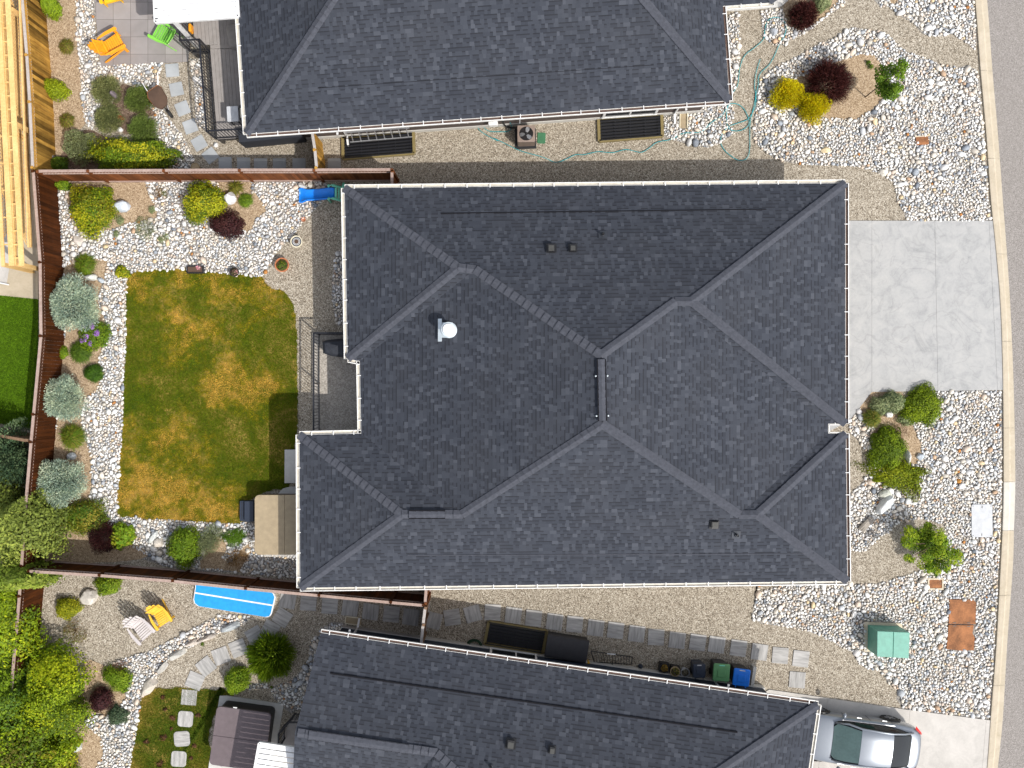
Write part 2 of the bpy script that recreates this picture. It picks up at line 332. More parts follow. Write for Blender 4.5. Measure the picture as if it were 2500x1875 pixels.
for a in [('white', (.80,.80,.79), .45), ('white_panel', (.86,.87,.88), .4), ('gutter', (.80,.79,.76), .4), ('gutter_in', (.62,.58,.50), .6), ('trough_brown', (.10,.06,.045), .8), ('black_metal', (.012,.013,.018), .4),
          ('black_plastic', (.018,.018,.02), .45), ('wall_brown', (.085,.065,.058), .8), ('wall_navy', (.022,.035,.06), .7), ('wall_grey', (.28,.26,.24), .8), ('soffit', (.6,.58,.54), .7), ('orange', (.95,.36,.012), .45),
          ('green_plastic', (.22,.60,.07), .4), ('yellow_plastic', (.92,.50,.01), .45), ('pale_wood', (.55,.51,.50), .7), ('blue_plastic', (.006,.22,.82), .3), ('bin_blue', (.005,.19,.78), .4), ('bin_green', (.11,.30,.12), .45),
          ('bin_navy', (.022,.032,.055), .45), ('mint', (.20,.70,.50), .4), ('tan_cover', (.36,.285,.18), .6), ('tub_side', (.10,.062,.048), .6), ('plum_cover', (.135,.105,.112), .6), ('tub_black', (.012,.009,.009), .5),
          ('blue_mat', (.012,.33,.74), .5), ('mat_white', (.84,.85,.87), .5), ('teal_box', (.11,.34,.26), .5), ('teal_dark', (.11,.33,.25), .5), ('valve_green', (.045,.17,.08), .6), ('hose_teal', (.03,.36,.40), .5), ('hose_green', (.01,.05,.02), .5),
          ('ac_brown', (.27,.205,.17), .55), ('well_frame', (.22,.17,.065), .7), ('terracotta', (.48,.17,.07), .7), ('cream', (.72,.66,.50), .6), ('plate_white', (.50,.515,.535), .6), ('frame_tan', (.60,.52,.38), .8),
          ('soil', (.10,.06,.04), .95), ('deck_box', (.035,.034,.038), .7), ('grill_cover', (.022,.026,.036), .75), ('tail', (.75,.01,.01), .2), ('rubber', (.012,.012,.013), .7), ('pot_tan', (.45,.34,.2), .7), ('glass_dark', (.012,.014,.016), .08)]:
    plain(a[0], a[1], a[2])
plain('alu', (.62,.63,.65), .35, metal=.8); plain('galv', (.66,.73,.77), .4, metal=.35); plain('rim', (.45,.45,.46), .35, metal=.8)
plain('rust', (.33,.135,.052), .85, var=.45, sc=2.2, bump=.5); plain('car_paint', (.27,.295,.33), .34, metal=.6, var=.02, coat=.7)
plain('wind_glass', (.085,.14,.135), .06, var=.2, sc=1.5, spec=.8); plain('vent_top', (.060,.060,.056), .7); plain('pipe', (.052,.058,.070), .5, metal=.3)
# ================================================================= GROUND
def sheet(name, poly, z, mat, kind='structure', label=None):
    mb = MB(); mb.add([(p[0], p[1], z) for p in (poly if sum(poly[i][0]*poly[(i+1)%len(poly)][1]-poly[(i+1)%len(poly)][0]*poly[i][1] for i in range(len(poly))) > 0 else poly[::-1])], [tuple(range(len(poly)))])
    o = mb.build(name, M[mat]); return tag(o, label, None, None, kind)
def slab(name, poly, z0, z1, mat, bevel=0.0):
    mb = MB(); mb.prism(poly, z0, z1); return tag(mb.build(name, M[mat], bevel=bevel), kind='structure')
g = MB(); g.add([(-160,-160,0),(160,-160,0),(160,160,0),(-160,160,0)], [(0,1,2,3)]); tag(g.build('ground', M['gravel']), kind='structure')
# --- kerb line (top of the photo to the bottom), left edge and gutter edge
kl = [P('D',1795,0),P('D',1840,590),P('D',1890,1150),P('D',1925,1659),P('Q',1970,450),P('Q',2010,950),P('Q',2030,1640),P('L',2035,950),P('L',2028,1300),P('L',2010,1659),P('P',1975,600),P('P',1925,1250),P('P',1895,1659)]
kr = [P('D',1900,0),P('D',1945,600),P('D',1993,1150),P('D',2030,1659),P('Q',2065,450),P('Q',2097,950),P('Q',2125,1640),P('L',2138,950),P('L',2126,1365),P('L',2118,1659),P('P',2070,600),P('P',2032,1250),P('P',1990,1659)]
def ext(k): return [k[0]+Vector(v) for v in ((-3.6,24,0),(-1.1,9,0),(-.30,2.8,0))]+k+[k[-1]+Vector(v) for v in ((-.28,-2.8,0),(-1.3,-9,0),(-5.0,-24,0))]
kl, kr = ext(kl), ext(kr)
def resamp(pts, step=.5):
    out = [pts[0]]
    for i in range(len(pts)-1):
        p0, p1, p2, p3 = pts[max(i-1,0)], pts[i], pts[i+1], pts[min(i+2,len(pts)-1)]; m = max(1, int((p2-p1).length/step))
        for k in range(1, m+1):
            t = k/m; out.append(.5*((2*p1)+(-p0+p2)*t+(2*p0-5*p1+4*p2-p3)*t*t+(-p0+3*p1-3*p2+p3)*t**3))
    return out
def strip(name, L_, R_, zs, mat, frac):
    mb = MB(); m = len(frac); vs = []
    for a, b in zip(L_, R_): vs += [tuple((a+(b-a)*f).to_2d()) + (z,) for f, z in zip(frac, zs)]
    fs = [(i*m+k, (i+1)*m+k, (i+1)*m+k+1, i*m+k+1) for i in range(len(L_)-1) for k in range(m-1)]
    mb.add(vs, [f[::-1] for f in fs]); return tag(mb.build(name, M[mat]), kind='structure')
def clipy(y0, y1, n=40):
    """kerb section between two world y values"""
    def at(line, y):
        for i in range(len(line)-1):
            if (line[i].y-y)*(line[i+1].y-y) <= 0 and line[i].y != line[i+1].y:
                t = (y-line[i].y)/(line[i+1].y-line[i].y); return line[i]+(line[i+1]-line[i])*t
        return line[0] if y > line[0].y else line[-1]
    KL, KR = resamp(kl), resamp(kr); ys = [y0+(y1-y0)*i/n for i in range(n+1)]
    return [at(KL, y) for y in ys], [at(KR, y) for y in ys]
KZ = (-.02, .07, .075, .07, .012, .008); KF = (-.02, 0, .12, .45, .62, 1.0)
joints = [P('D',1900,600).y, P('D',1960,1340).y, P('Q',2010,485).y, P('Q',2050,1222).y, P('L',2080,500).y, P('L',2080,955).y, P('L',2080,1365).y, P('P',2050,200).y, P('P',2000,960).y]
ys = [32]+joints+[-32]
for i in range(len(ys)-1):
    a, b = clipy(ys[i]-.006, ys[i+1]+.006, max(4, int(abs(ys[i]-ys[i+1])/.6)))
    strip('kerb', a, b, KZ, 'kerb_new' if i == 6 else 'kerb', KF)
a, b = clipy(45, -45, 90); tag(strip('road', [p+Vector((-.05,0,0)) for p in b], [Vector((70, p.y, 0)) for p in b], (.006,.006), 'asphalt', (0,1)), kind='structure')
# --- driveways
ew = P('Q',725,205)
drive = [Vector((ew.x-2.2, ew.y, 0)), P('Q',1945,205), P('Q',1975,450), P('Q',2015,950), P('L',2030,180), P('L',925,196), P('L',735,440), Vector((ew.x-2.2, P('L',0,700).y, 0))]
def slabs(name, poly, cuts, z0, z1, mat):
    """concrete cast in bays with saw-cut joints: cuts are (point, direction) lines"""
    def clip(pl, p, n):
        o = []
        for i in range(len(pl)):
            a, b = pl[i], pl[(i+1)%len(pl)]; da, db = (a-p).dot(n), (b-p).dot(n)
            if da >= 0: o.append(a)
            if (da > 0) != (db > 0) and abs(da-db) > 1e-9: o.append(a+(b-a)*(da/(da-db)))
        return o
    parts = [[Vector((q[0], q[1])) for q in poly]]
    for p, d in cuts:
        p = Vector(p[:2]); n = Vector((-d[1], d[0])).normalized(); nx = []
        for q in parts:
            for s in (1, -1):
                r = clip(q, p+n*s*.0035, n*s)
                if len(r) > 2: nx.append(r)
        parts = nx
    mb = MB()
    for q in parts: mb.prism(q, z0, z1)
    return tag(mb.build(name, M[mat]), kind='structure')
slabs('driveway', drive, [(P('Q',925,200), (P('L',925,196)-P('Q',925,200)).to_2d()), (P('Q',1455,200), (P('Q',1482,1650)-P('Q',1455,200)).to_2d()), (P('Q',1912,205), (P('Q',1985,1640)-P('Q',1912,205)).to_2d())], -.02, .045, 'drive')
d2 = [P('P',60,995), P('P',1190,1160), P('P',1930,1255), P('P',1900,1659), P('P',1900,1659)+Vector((-.7,-6,0)), P('P',-260,1659)+Vector((0,-6,0)), P('P',-260,1200)]
slabs('driveway', d2, [(P('P',555,1070), (P('P',540,1180)-P('P',555,1070)).to_2d()), (P('P',1245,1180), (P('P',1235,1300)-P('P',1245,1180)).to_2d()), (P('P',1888,1260), (P('P',1855,1659)-P('P',1888,1260)).to_2d())], -.02, .045, 'drive_warm')
slabs('walkway', [P('U',300,190), P('U',640,190), P('U',1400,130), P('U',1540,20), P('U',1560,-200), P('U',300,-200)], [(P('U',1420,90), (1,.9))], -.02, .05, 'slab')
# --- planting beds, lawns, cobble areas (survey polygons)
BEDS = [  # name, polygon, seed
 [P('E',600,150),P('E',1235,150),P('E',1250,240),P('E',1300,330),P('E',1330,450),P('E',1240,480),P('E',1100,500),P('E',930,560),P('E',800,560),P('E',620,420),P('E',560,300)],
 [P('E',1840,150),P('E',2115,150),P('E',2130,240),P('F',20,250),P('F',105,400),P('F',20,470),P('E',2120,565),P('E',1980,560),P('E',1800,440),P('E',1860,300)],
 [P('E',545,860),P('E',790,800),P('E',905,820),P('E',890,960),P('E',850,1060),P('E',830,1150),P('E',900,1400),P('E',870,1560),P('E',830,1640),P('I',870,190),P('I',810,330),P('I',720,380),P('I',690,520),P('I',700,700),P('I',770,860),P('I',775,1120),P('I',760,1260),P('I',890,1400),P('I',960,1500),P('N',-150,380),P('M',330,-60),P('M',200,-60),P('I',380,1250),P('I',470,700),P('I',510,50),P('E',555,1400)],
 [P('N',430,210),P('N',520,230),P('N',540,310),P('N',500,380),P('N',560,430),P('N',640,330),P('N',720,260),P('N',740,330),P('N',680,430),P('N',640,480),P('N',690,520),P('N',440,480),P('N',300,480),P('N',330,360)],
 [P('A',400,-120),P('A',640,-120),P('A',640,150),P('A',655,400),P('A',680,640),P('A',690,850),P('A',720,1040),P('A',600,1180),P('A',560,1420),P('A',340,1430),P('A',440,900),P('A',390,300)],
 [P('D',230,690),P('D',400,620),P('D',700,495),P('D',870,455),P('D',970,490),P('D',1020,580),P('D',1035,700),P('D',1035,810),P('D',960,900),P('D',800,1005),P('D',560,1000),P('D',350,890),P('D',200,820)],
 [P('D',250,-120),P('D',640,-120),P('D',640,10),P('D',520,150),P('D',430,210),P('D',330,250),P('D',230,230),P('D',170,100),P('D',210,0)],
 [P('L',925,197),P('L',1185,197),P('L',1200,400),P('L',1270,480),P('L',1330,600),P('L',1350,720),P('L',1310,800),P('L',1100,800),P('L',960,700),P('L',930,560),P('L',950,500),P('L',860,440),P('L',825,335)],
 [P('D',1070,-60),P('D',1150,-60),P('D',1150,10),P('D',1100,35),P('D',1065,10)],
 [P('M',720,760),P('M',880,790),P('M',1070,900),P('M',1060,1060),P('M',1010,1160),P('M',900,1230),P('M',850,1190),P('M',700,1260),P('M',850,1400),P('M',870,1560),P('M',800,1680),P('M',560,1700),P('M',600,1300),P('M',700,1000)],
]
for i, b in enumerate(BEDS): sheet('garden_bed', organic(b, .03, .2, i), .008 + .0004*i, 'bed_gravel')
sheet('garden_bed', organic([P('A',960,880),P('A',1010,740),P('A',1100,720),P('A',1290,900),P('A',1330,960),P('A',1180,1010),P('A',1140,1130),P('A',1060,1140),P('A',980,1050)], .04, .2, 31), .016, 'bed_mulch')
sheet('garden_bed', organic([P('A',560,1440),P('A',560,1250),P('A',720,1100),P('A',820,1120),P('A',900,1150),P('A',1350,1290),P('A',1530,1400),P('A',1530,1438)], .03, .2, 32), .0172, 'bed_mulch')
# lawns
LAWN = organic([P('E',1085,960),P('E',1190,910),P('E',1560,895),P('E',1900,930),P('E',2140,945),P('F',60,960),P('F',150,1050),P('F',250,1080),P('F',330,1200),P('F',360,1400),P('F',365,1659),P('J',365,860),P('J',340,1000),P('J',300,1340),P('V',420,640),P('V',100,800),P('V',0,1080),P('I',1900,1440),P('I',1560,1425),P('I',1080,1385),P('I',1000,1350),P('I',1010,950),P('I',1035,700),P('I',1045,300),P('E',1065,1600),P('E',1065,1200)], .035, .12, 3)
sheet('lawn', LAWN, .018, 'lawn_dry')
LAWN2 = organic([P('M',1250,1005),P('M',1540,985),P('M',1900,1000),P('Y',700,60),P('Y',820,120),P('Y',980,200),P('Y',700,420),P('Y',520,900),P('Y',500,1700),P('M',1090,1800),P('M',1110,1600),P('M',1140,1400),P('M',1180,1150)], .04, .15, 4)
sheet('lawn', LAWN2, .019, 'lawn_dry')
LAWN3 = [P('E',-250,1085),P('E',325,1145),P('E',320,1659),P('I',260,640),P('I',0,600),P('I',-250,575)]
sheet('lawn', LAWN3, .014, 'lawn_green')
# concrete and tiles
slab('patio', [P('E',-500,-1500),P('E',345,-1500),P('E',330,690),P('E',325,1040),P('E',325,1142),P('E',-500,1060)], -.01, .03, 'tan_patio')
slab('patio', [P('E',-320,-700),P('E',70,-700),P('E',95,620),P('E',100,770),P('E',60,1010),P('E',-320,980)], .02, .034, 'drive_warm')
slab('patio', [P('A',800,-260),P('A',1690,-260),P('A',1640,60),P('A',1600,420),P('A',1590,522),P('A',850,565),P('A',800,0)], -.01, .04, 'patio_tile')
PATIO = [P('J',500,48), P('J',500,885), P('J',500,960), P('J',980,960), P('J',1000,48)]
slab('patio', PATIO, -.01, .15, 'aggregate')
slab('landing', [P('V',592,95), P('V',590,545), P('V',1000,545), P('V',1000,95)], -.01, .16, 'slab', .01)
slab('landing', [P('V',560,622), P('V',660,596), P('V',1000,590), P('V',1000,1540), P('V',300,1540), P('V',300,900)], -.01, .05, 'slab')
slab('slab', [P('Y',715,205), P('Y',850,200), P('Y',1870,358), P('Y',1640,1700), P('Y',480,1700)], -.01, .05, 'slab', .01)
slab('slab', [P('M',1860,1045), P('M',2040,1060), P('M',2000,1120), P('M',1850,1110)], -.01, .06, 'slab')

# --- cobbles: river stones poured between the beds
EXC = list(BEDS) + [LAWN, LAWN2, drive, PATIO]
COB = [ # areas at the street side, yard side and the neighbours' yards
 ('street', [P('D',970,-100),P('D',1000,60),P('D',1070,60),P('D',1180,140),P('D',1280,200),P('D',1360,290),P('D',1480,310),P('D',1600,290),P('D',1720,360),P('D',1800,420),P('D',1785,-100)]),
 ('street', [P('C',2120,700),P('D',-10,660),P('D',120,560),P('D',300,480),P('D',480,370),P('D',620,320),P('D',760,230),P('D',900,260),P('D',1020,265),P('D',1110,340),P('D',1220,440),P('D',1380,490),P('D',1500,545),P('D',1650,570),P('D',1815,590),P('D',1865,1150),P('D',1905,1659),P('Q',1925,204),P('Q',1220,204),P('Q',1200,130),P('Q',1150,60),P('D',1110,1540),P('D',1000,1470),P('D',800,1405),P('D',350,1390),P('D',130,1345),P('D',0,1260),P('C',2070,1180),P('C',2080,1000)]),
 ('street', [P('U',1090,180),P('U',1400,140),P('U',1560,240),P('U',1800,470),P('U',2080,160),P('D',640,-60),P('D',710,-60),P('D',700,30),P('D',560,130),P('D',440,230),P('D',380,275),P('D',220,350),P('U',1500,770),P('U',1300,770),P('U',1150,640),P('U',1100,400)]),
 ('street', [P('C',1845,150),P('C',1940,100),P('C',1950,260),P('C',1955,520),P('C',1940,640),P('C',1900,780),P('C',1870,800)]),
 ('street', [P('C',1315,975),P('C',1330,960),P('C',1480,890),P('C',1880,865),P('C',1910,960),P('C',1880,1050),P('C',1910,1130),P('C',1840,1165),P('C',1790,1210),P('C',1690,1245),P('C',1560,1225),P('C',1400,1180),P('C',1320,1150)]),
 ('street', [P('L',740,440),P('L',830,330),P('L',900,450),P('L',1480,190),P('L',2010,186),P('L',2018,950),P('L',2010,1300),P('L',1992,1659),P('P',1958,600),P('P',1905,1240),P('P',1190,1150),P('P',1150,1010),P('P',1050,930),P('P',1040,870),P('P',830,790),P('P',760,680),P('P',600,600),P('P',450,520),P('P',240,470),P('P',0,440),P('O',2750,400),P('K',2120,1740),P('K',2110,1690),P('P',-20,170),P('P',200,105),P('P',740,100),P('L',742,1290),P('L',742,1060),P('L',850,960),P('L',905,860),P('L',880,700),P('L',800,590),P('L',742,540)]),
 ('yard', [P('E',500,210),P('E',1230,150),P('E',2125,150),P('F',0,160),P('F',560,150),P('F',640,200),P('F',600,300),P('F',500,400),P('F',430,480),P('F',330,600),P('F',180,760),P('F',110,900),P('F',60,960),P('E',2100,960),P('E',1080,960),P('I',1030,700),P('I',1000,1360),P('I',2148,1440),P('N',770,100),P('N',760,330),P('N',1140,370),P('N',1140,550),P('N',1000,545),P('N',690,515),P('N',0,455),P('I',900,1500),P('I',450,600),P('E',530,800),P('E',500,500)]),
 ('yard', [P('F',690,760),P('F',760,700),P('F',770,1365),P('F',700,1365),P('F',660,1100)]),
 ('upper', [P('A',640,-80),P('A',790,-80),P('A',805,300),P('A',850,560),P('A',1380,530),P('A',1340,640),P('A',1350,900),P('A',1420,1000),P('A',1540,1150),P('A',1640,1350),P('A',1620,1438),P('A',1440,1438),P('A',1330,1250),P('A',1300,950),P('A',1100,700),P('A',900,640),P('A',860,850),P('A',780,1100),P('A',700,1010),P('A',680,640),P('A',650,400)]),
 ('upper', [P('A',1600,500),P('A',1700,500),P('A',1740,1100),P('A',1660,1050),P('A',1640,700)]),
 ('lower', [P('M',1090,720),P('M',1280,660),P('M',1420,590),P('M',1560,520),P('M',1850,370),P('M',2110,380),P('M',2080,440),P('M',1800,540),P('M',1600,650),P('M',1440,720),P('M',1350,860),P('M',1240,1000),P('M',1200,1200),P('M',1140,1400),P('M',1100,1700),P('M',790,1700),P('M',880,1540),P('M',830,1380),P('M',700,1280),P('M',740,1180),P('M',900,1230),P('M',1030,1130),P('M',1080,920),P('M',940,820),P('M',940,770)]),
 ('lower', [P('N',1310,1000),P('N',1420,930),P('N',1560,960),P('N',1500,1030),P('N',1340,1030)]),
 ('lower', [P('N',1240,1090),P('N',1330,1020),P('N',1160,1659),P('N',1000,1640),P('N',900,1500),P('N',1100,1400),P('N',1220,1250)]),
 ('lower', [P('N',690,1445),P('N',880,1450),P('N',880,1480),P('N',690,1490)]),
]
OBST = [ # flat covers that lie among the stones
 [P('L',1762,1142),P('L',1948,1142),P('L',1948,1422),P('L',1758,1422)], [P('P',1580,236),P('P',1810,240),P('P',1795,668),P('P',1558,660)], [P('P',1398,60),P('P',1532,62),P('P',1532,152),P('P',1396,150)],
 [P('D',1310,1160),P('D',1400,1155),P('D',1405,1220),P('D',1325,1222)], [P('P',880,415),P('P',1160,425),P('P',1230,500),P('P',1230,690),P('P',960,720),P('P',880,650)], [P('C',1448,938),P('C',1518,938),P('C',1514,1088),P('C',1446,1086)],
 organic([P('L',745,1530),P('L',860,1545),P('L',1000,1420),P('L',1130,1330),P('L',1200,1285),P('L',1460,1290),P('L',1540,1360),P('L',1480,1600),P('P',1330,-10),P('P',1150,50),P('P',1000,90),P('P',745,95)], .05)]
PAL = np.array([(.80,.78,.75),(.74,.725,.70),(.74,.68,.59),(.64,.635,.62),(.52,.535,.555),(.41,.43,.455),(.66,.55,.45),(.58,.53,.46),(.30,.33,.37),(.19,.21,.24),(.52,.36,.24),(.45,.20,.06),(.84,.82,.78),(.70,.55,.34)])
PW = {'street': np.array([19,15,16,9,6,4,9,8,2.5,1.6,1.6,.6,14,2]), 'yard': np.array([18,14,13,11,6,4,7,8,2.5,1.2,1.2,.5,12,1.2]), 'upper': np.array([12,12,16,9,4,3,8,10,2,1,2,.6,10,1.5]), 'lower': np.array([11,12,12,11,6,4,9,8,3,2,2,.6,6,1.5])}
def ico(sub=1):
    bm = bmesh.new(); bmesh.ops.create_icosphere(bm, subdivisions=sub, radius=1.0); v = np.array([x.co[:] for x in bm.verts]); f = np.array([[y.index for y in x.verts] for x in bm.faces]); bm.free(); return v, f
IV, IF = ico(1); IV2, IF2 = ico(2)
def cobbles(name, areas, key, label, dens=1.0):
    pts = []; cell = .14; grid = {}
    ex = EXC + OBST
    classes = [(.16,.12,2.2),(.12,.09,9),(.09,.066,34),(.066,.047,90),(.047,.033,160),(.033,.023,200)]
    bb = []
    for poly in areas:
        xs = [p[0] for p in poly]; ys_ = [p[1] for p in poly]; bb.append((min(xs), max(xs), min(ys_), max(ys_)))
    for rmax, rmin, per in classes:
        for poly, b in zip(areas, bb):
            n = int((b[1]-b[0])*(b[3]-b[2])*per*dens*1.5); X = rng.uniform(b[0], b[1], n); Y = rng.uniform(b[2], b[3], n); ok = inside(poly, X, Y)
            X, Y = X[ok], Y[ok]; ok = np.ones(len(X), bool)
            for e in ex: ok &= ~inside(e, X, Y)
            # the cobbles drift: patches of larger and of finer stones
            if rmin > .055: ok &= (np.sin(X*1.7+Y*.9)+np.sin(Y*2.1-X*.6)+rng.normal(0, .8, len(X))) > (-.1 if rmin < .09 else .8)
            X, Y = X[ok], Y[ok]; RR = rng.uniform(rmin, rmax, len(X))
            for x, y, r in zip(X, Y, RR):
                gx, gy = int(x//cell), int(y//cell); bad = False
                for i in range(gx-2, gx+3):
                    for j in range(gy-2, gy+3):
                        for (a, b_, q) in grid.get((i, j), ()):
                            if (a-x)**2+(b_-y)**2 < ((q+r)*.80)**2: bad = True; break
                        if bad: break
                    if bad: break
                if bad: continue
                grid.setdefault((gx, gy), []).append((x, y, r)); pts.append((x, y, r))
    a = np.array(pts); N = len(a); ang = rng.uniform(0, 2*math.pi, N); el = rng.uniform(1.0, 1.38, N); fl = rng.uniform(.36, .60, N)
    tilt = rng.normal(0, .18, (N, 2)); nv = len(IV); base = np.repeat(IV[None], N, 0) * (1 + rng.normal(0, .07, (N, nv, 1)))
    base[:, :, 0] *= (a[:, 2]*el)[:, None]; base[:, :, 1] *= (a[:, 2]/el*1.05)[:, None]; base[:, :, 2] *= (a[:, 2]*fl)[:, None]
    base[:, :, 2] += base[:, :, 0]*tilt[:, :1] + base[:, :, 1]*tilt[:, 1:]
    c, s = np.cos(ang)[:, None], np.sin(ang)[:, None]; X = base[:, :, 0]*c - base[:, :, 1]*s; Y = base[:, :, 0]*s + base[:, :, 1]*c
    V = np.stack([X + a[:, :1], Y + a[:, 1:2], base[:, :, 2] + (a[:, 2]*fl*.55 + rng.uniform(0, .03, N))[:, None] + .01], 2).reshape(-1, 3)
    F = (IF[None] + (np.arange(N)*nv)[:, None, None]).reshape(-1, 3); p = PW[key]/PW[key].sum(); ci = rng.choice(len(PAL), N, p=p)
    C = PAL[ci]*rng.uniform(.88, 1.16, (N, 1)); C = np.clip(C, 0, .88); C = np.repeat(C, len(IF), 0)
    print(name, key, N); return tag(npmesh(name, V, F, C, M['stone'], smooth=True), label, 'river rock', kind='stuff')
for i, (k, p) in enumerate(COB):
    pp = [q for q in p]; sheet('ground', organic(pp, .02, .3, 60+i), .004+.0002*i, 'stone_base')
cobbles('river_rock', [p for k, p in COB if k == 'street'], 'street', 'pale rounded river cobbles spread beside the kerb and street side beds')
cobbles('river_rock', [p for k, p in COB if k == 'yard'], 'yard', 'white rounded river cobbles round the dry lawn inside the brown fence')
cobbles('river_rock', [p for k, p in COB if k == 'upper'], 'upper', 'cream river cobbles round the grey patio with the orange chair')
cobbles('river_rock', [p for k, p in COB if k == 'lower'], 'lower', 'river cobbles curving past the blue mat to the lower lawn')
gp_ = OBST[-1]; sheet('ground', gp_, .0105, 'gravel')
# --- grass blades
def grass(name, poly, n, colf, label, exc=(), h=(.03,.06)):
    xs = [p[0] for p in poly]; ys_ = [p[1] for p in poly]; X = rng.uniform(min(xs), max(xs), n*2); Y = rng.uniform(min(ys_), max(ys_), n*2); ok = inside(poly, X, Y)
    for e in exc: ok &= ~inside(e, X, Y)
    X, Y = X[ok][:n], Y[ok][:n]; X = X+rng.normal(0, .028, len(X)); Y = Y+rng.normal(0, .028, len(X)); N = len(X); a = rng.uniform(0, 6.283, N); hh = rng.uniform(h[0], h[1], N); w = rng.uniform(.008, .018, N); lean = rng.uniform(.01, .05, N); b = rng.uniform(0, 6.283, N)
    V = np.stack([np.stack([X-np.cos(a)*w, Y-np.sin(a)*w, np.full(N, .016)], 1), np.stack([X+np.cos(a)*w, Y+np.sin(a)*w, np.full(N, .016)], 1), np.stack([X+np.cos(b)*lean, Y+np.sin(b)*lean, hh], 1)], 1).reshape(-1, 3)
    F = np.arange(N*3).reshape(-1, 3); C = colf(X, Y); return tag(npmesh(name, V, F, C, M['blade']), label, 'grass', kind='stuff')
def vnoise(X, Y, sc, seed):
    r = np.random.default_rng(seed).random((64, 64)); x, y = X*sc+500, Y*sc+500; i, j = np.floor(x).astype(int), np.floor(y).astype(int); u, v = x-i, y-j; u = u*u*(3-2*u); v = v*v*(3-2*v)
    q = lambda a, b: r[a % 64, b % 64]
    return (q(i, j)*(1-u)+q(i+1, j)*u)*(1-v)+(q(i, j+1)*(1-u)+q(i+1, j+1)*u)*v
LB = [min(p[0] for p in LAWN), max(p[0] for p in LAWN), min(p[1] for p in LAWN), max(p[1] for p in LAWN)]
def dryc(X, Y):
    f = .42*vnoise(X, Y, .55, 1)+.30*vnoise(X, Y, 1.5, 2)+.18*vnoise(X, Y, 4.5, 3)+.10*rng.random(len(X))
    u = (X-LB[0])/(LB[1]-LB[0]); v = (LB[3]-Y)/(LB[3]-LB[2])     # worn, dry strips along the top, the foot and in the middle; watered towards the house
    d = .25*np.exp(-((v-.05)/.12)**2) + .12*np.exp(-((v-.9)/.10)**2)*(u < .8) + .05*np.exp(-(((v-.60)/.2)**2+((u-.5)/.2)**2)) + .05*np.exp(-((u-.05)/.12)**2)*(v > .4) - .14*np.exp(-((u-.98)/.16)**2) - .06*np.exp(-((v-.3)/.14)**2) - .015
    t = np.clip((f+d+.18*(vnoise(X, Y, 9, 5)-.5)-.450)*3.9, 0, 1)[:, None]; g = np.array([.125,.175,.003]); m = np.array([.32,.27,.006]); dr = np.array([.66,.42,.07])
    c = np.where(t < .5, g+(m-g)*t*2, m+(dr-m)*(t-.5)*2); return np.clip(c*rng.uniform(.65, 1.35, (len(X), 1)), 0, 1)
def dryc2(X, Y):
    f = .5*vnoise(X, Y, .8, 7)+.3*vnoise(X, Y, 2, 8)+.2*rng.random(len(X)); ux = P('M',1300,1200).x
    t = np.clip((f-.50+np.clip((ux-X)*.25, -.12, .2))*5, 0, 1)[:, None]; g = np.array([.09,.145,.008]); m = np.array([.22,.20,.015]); dr = np.array([.50,.35,.09])
    c = np.where(t < .5, g+(m-g)*t*2, m+(dr-m)*(t-.5)*2); return np.clip(c*rng.uniform(.65, 1.35, (len(X), 1)), 0, 1)
grass('grass', LAWN, 190000, dryc, 'patchy half dried grass of the lawn behind the middle house')
grass('grass', LAWN2, 45000, dryc2, 'grass of the small lawn with the row of stepping stones')
grass('grass', LAWN3, 60000, lambda X, Y: np.array([.13,.25,.008])*rng.uniform(.6, 1.5, (len(X), 1)), 'deep green grass beyond the brown fence at the left edge')
# ================================================================= HOUSES
EZ = 2.70
def roof_face(mb, pts, e, n, slope):
    """pts on one roof plane; n = horizontal up-slope direction; UV in metres along / up the slope"""
    n = Vector((n[0], n[1])).normalized(); u = Vector((-n.y, n.x)); k = math.sqrt(1+slope*slope)
    uv = [[((p.to_2d()).dot(u), (p.to_2d()-Vector(e[:2])).dot(n)*k + 20) for p in pts]]
    A = sum(pts[i].x*pts[(i+1)%len(pts)].y-pts[(i+1)%len(pts)].x*pts[i].y for i in range(len(pts)))
    if A < 0: pts = pts[::-1]; uv[0] = uv[0][::-1]
    mb.add(pts, [tuple(range(len(pts)))], uv=uv)
def caps(mb, a, b, nl, nr, w=.15, step=.26, lift=.025):
    """ridge/hip cap shingles from a (low) to b (high); nl/nr = z drop per metre on either side"""
    a, b = Vector(a), Vector(b); d = (b-a); L = d.length; d.normalize(); s = Vector((-d.y, d.x, 0)).normalized(); n = max(1, int(L/step)); st = L/n
    for i in range(n):
        p = a + d*st*i; q = a + d*(st*(i+1)+.03); j = random.uniform(-.006, .006)
        up0 = Vector((0,0,lift+.030)); up1 = Vector((0,0,lift-.004))
        vs = [p+s*w+Vector((0,0,nl*w))+up0+s*j, p+up0*1.3, p-s*w+Vector((0,0,nr*w))+up0+s*j, q+s*w+Vector((0,0,nl*w))+up1, q+up1*1.3, q-s*w+Vector((0,0,nr*w))+up1]
        vs += [v-Vector((0,0,.03)) for v in vs[:3]]
        mb.add(vs, [(0,1,4,3),(1,2,5,4),(6,7,1,0),(7,8,2,1)])
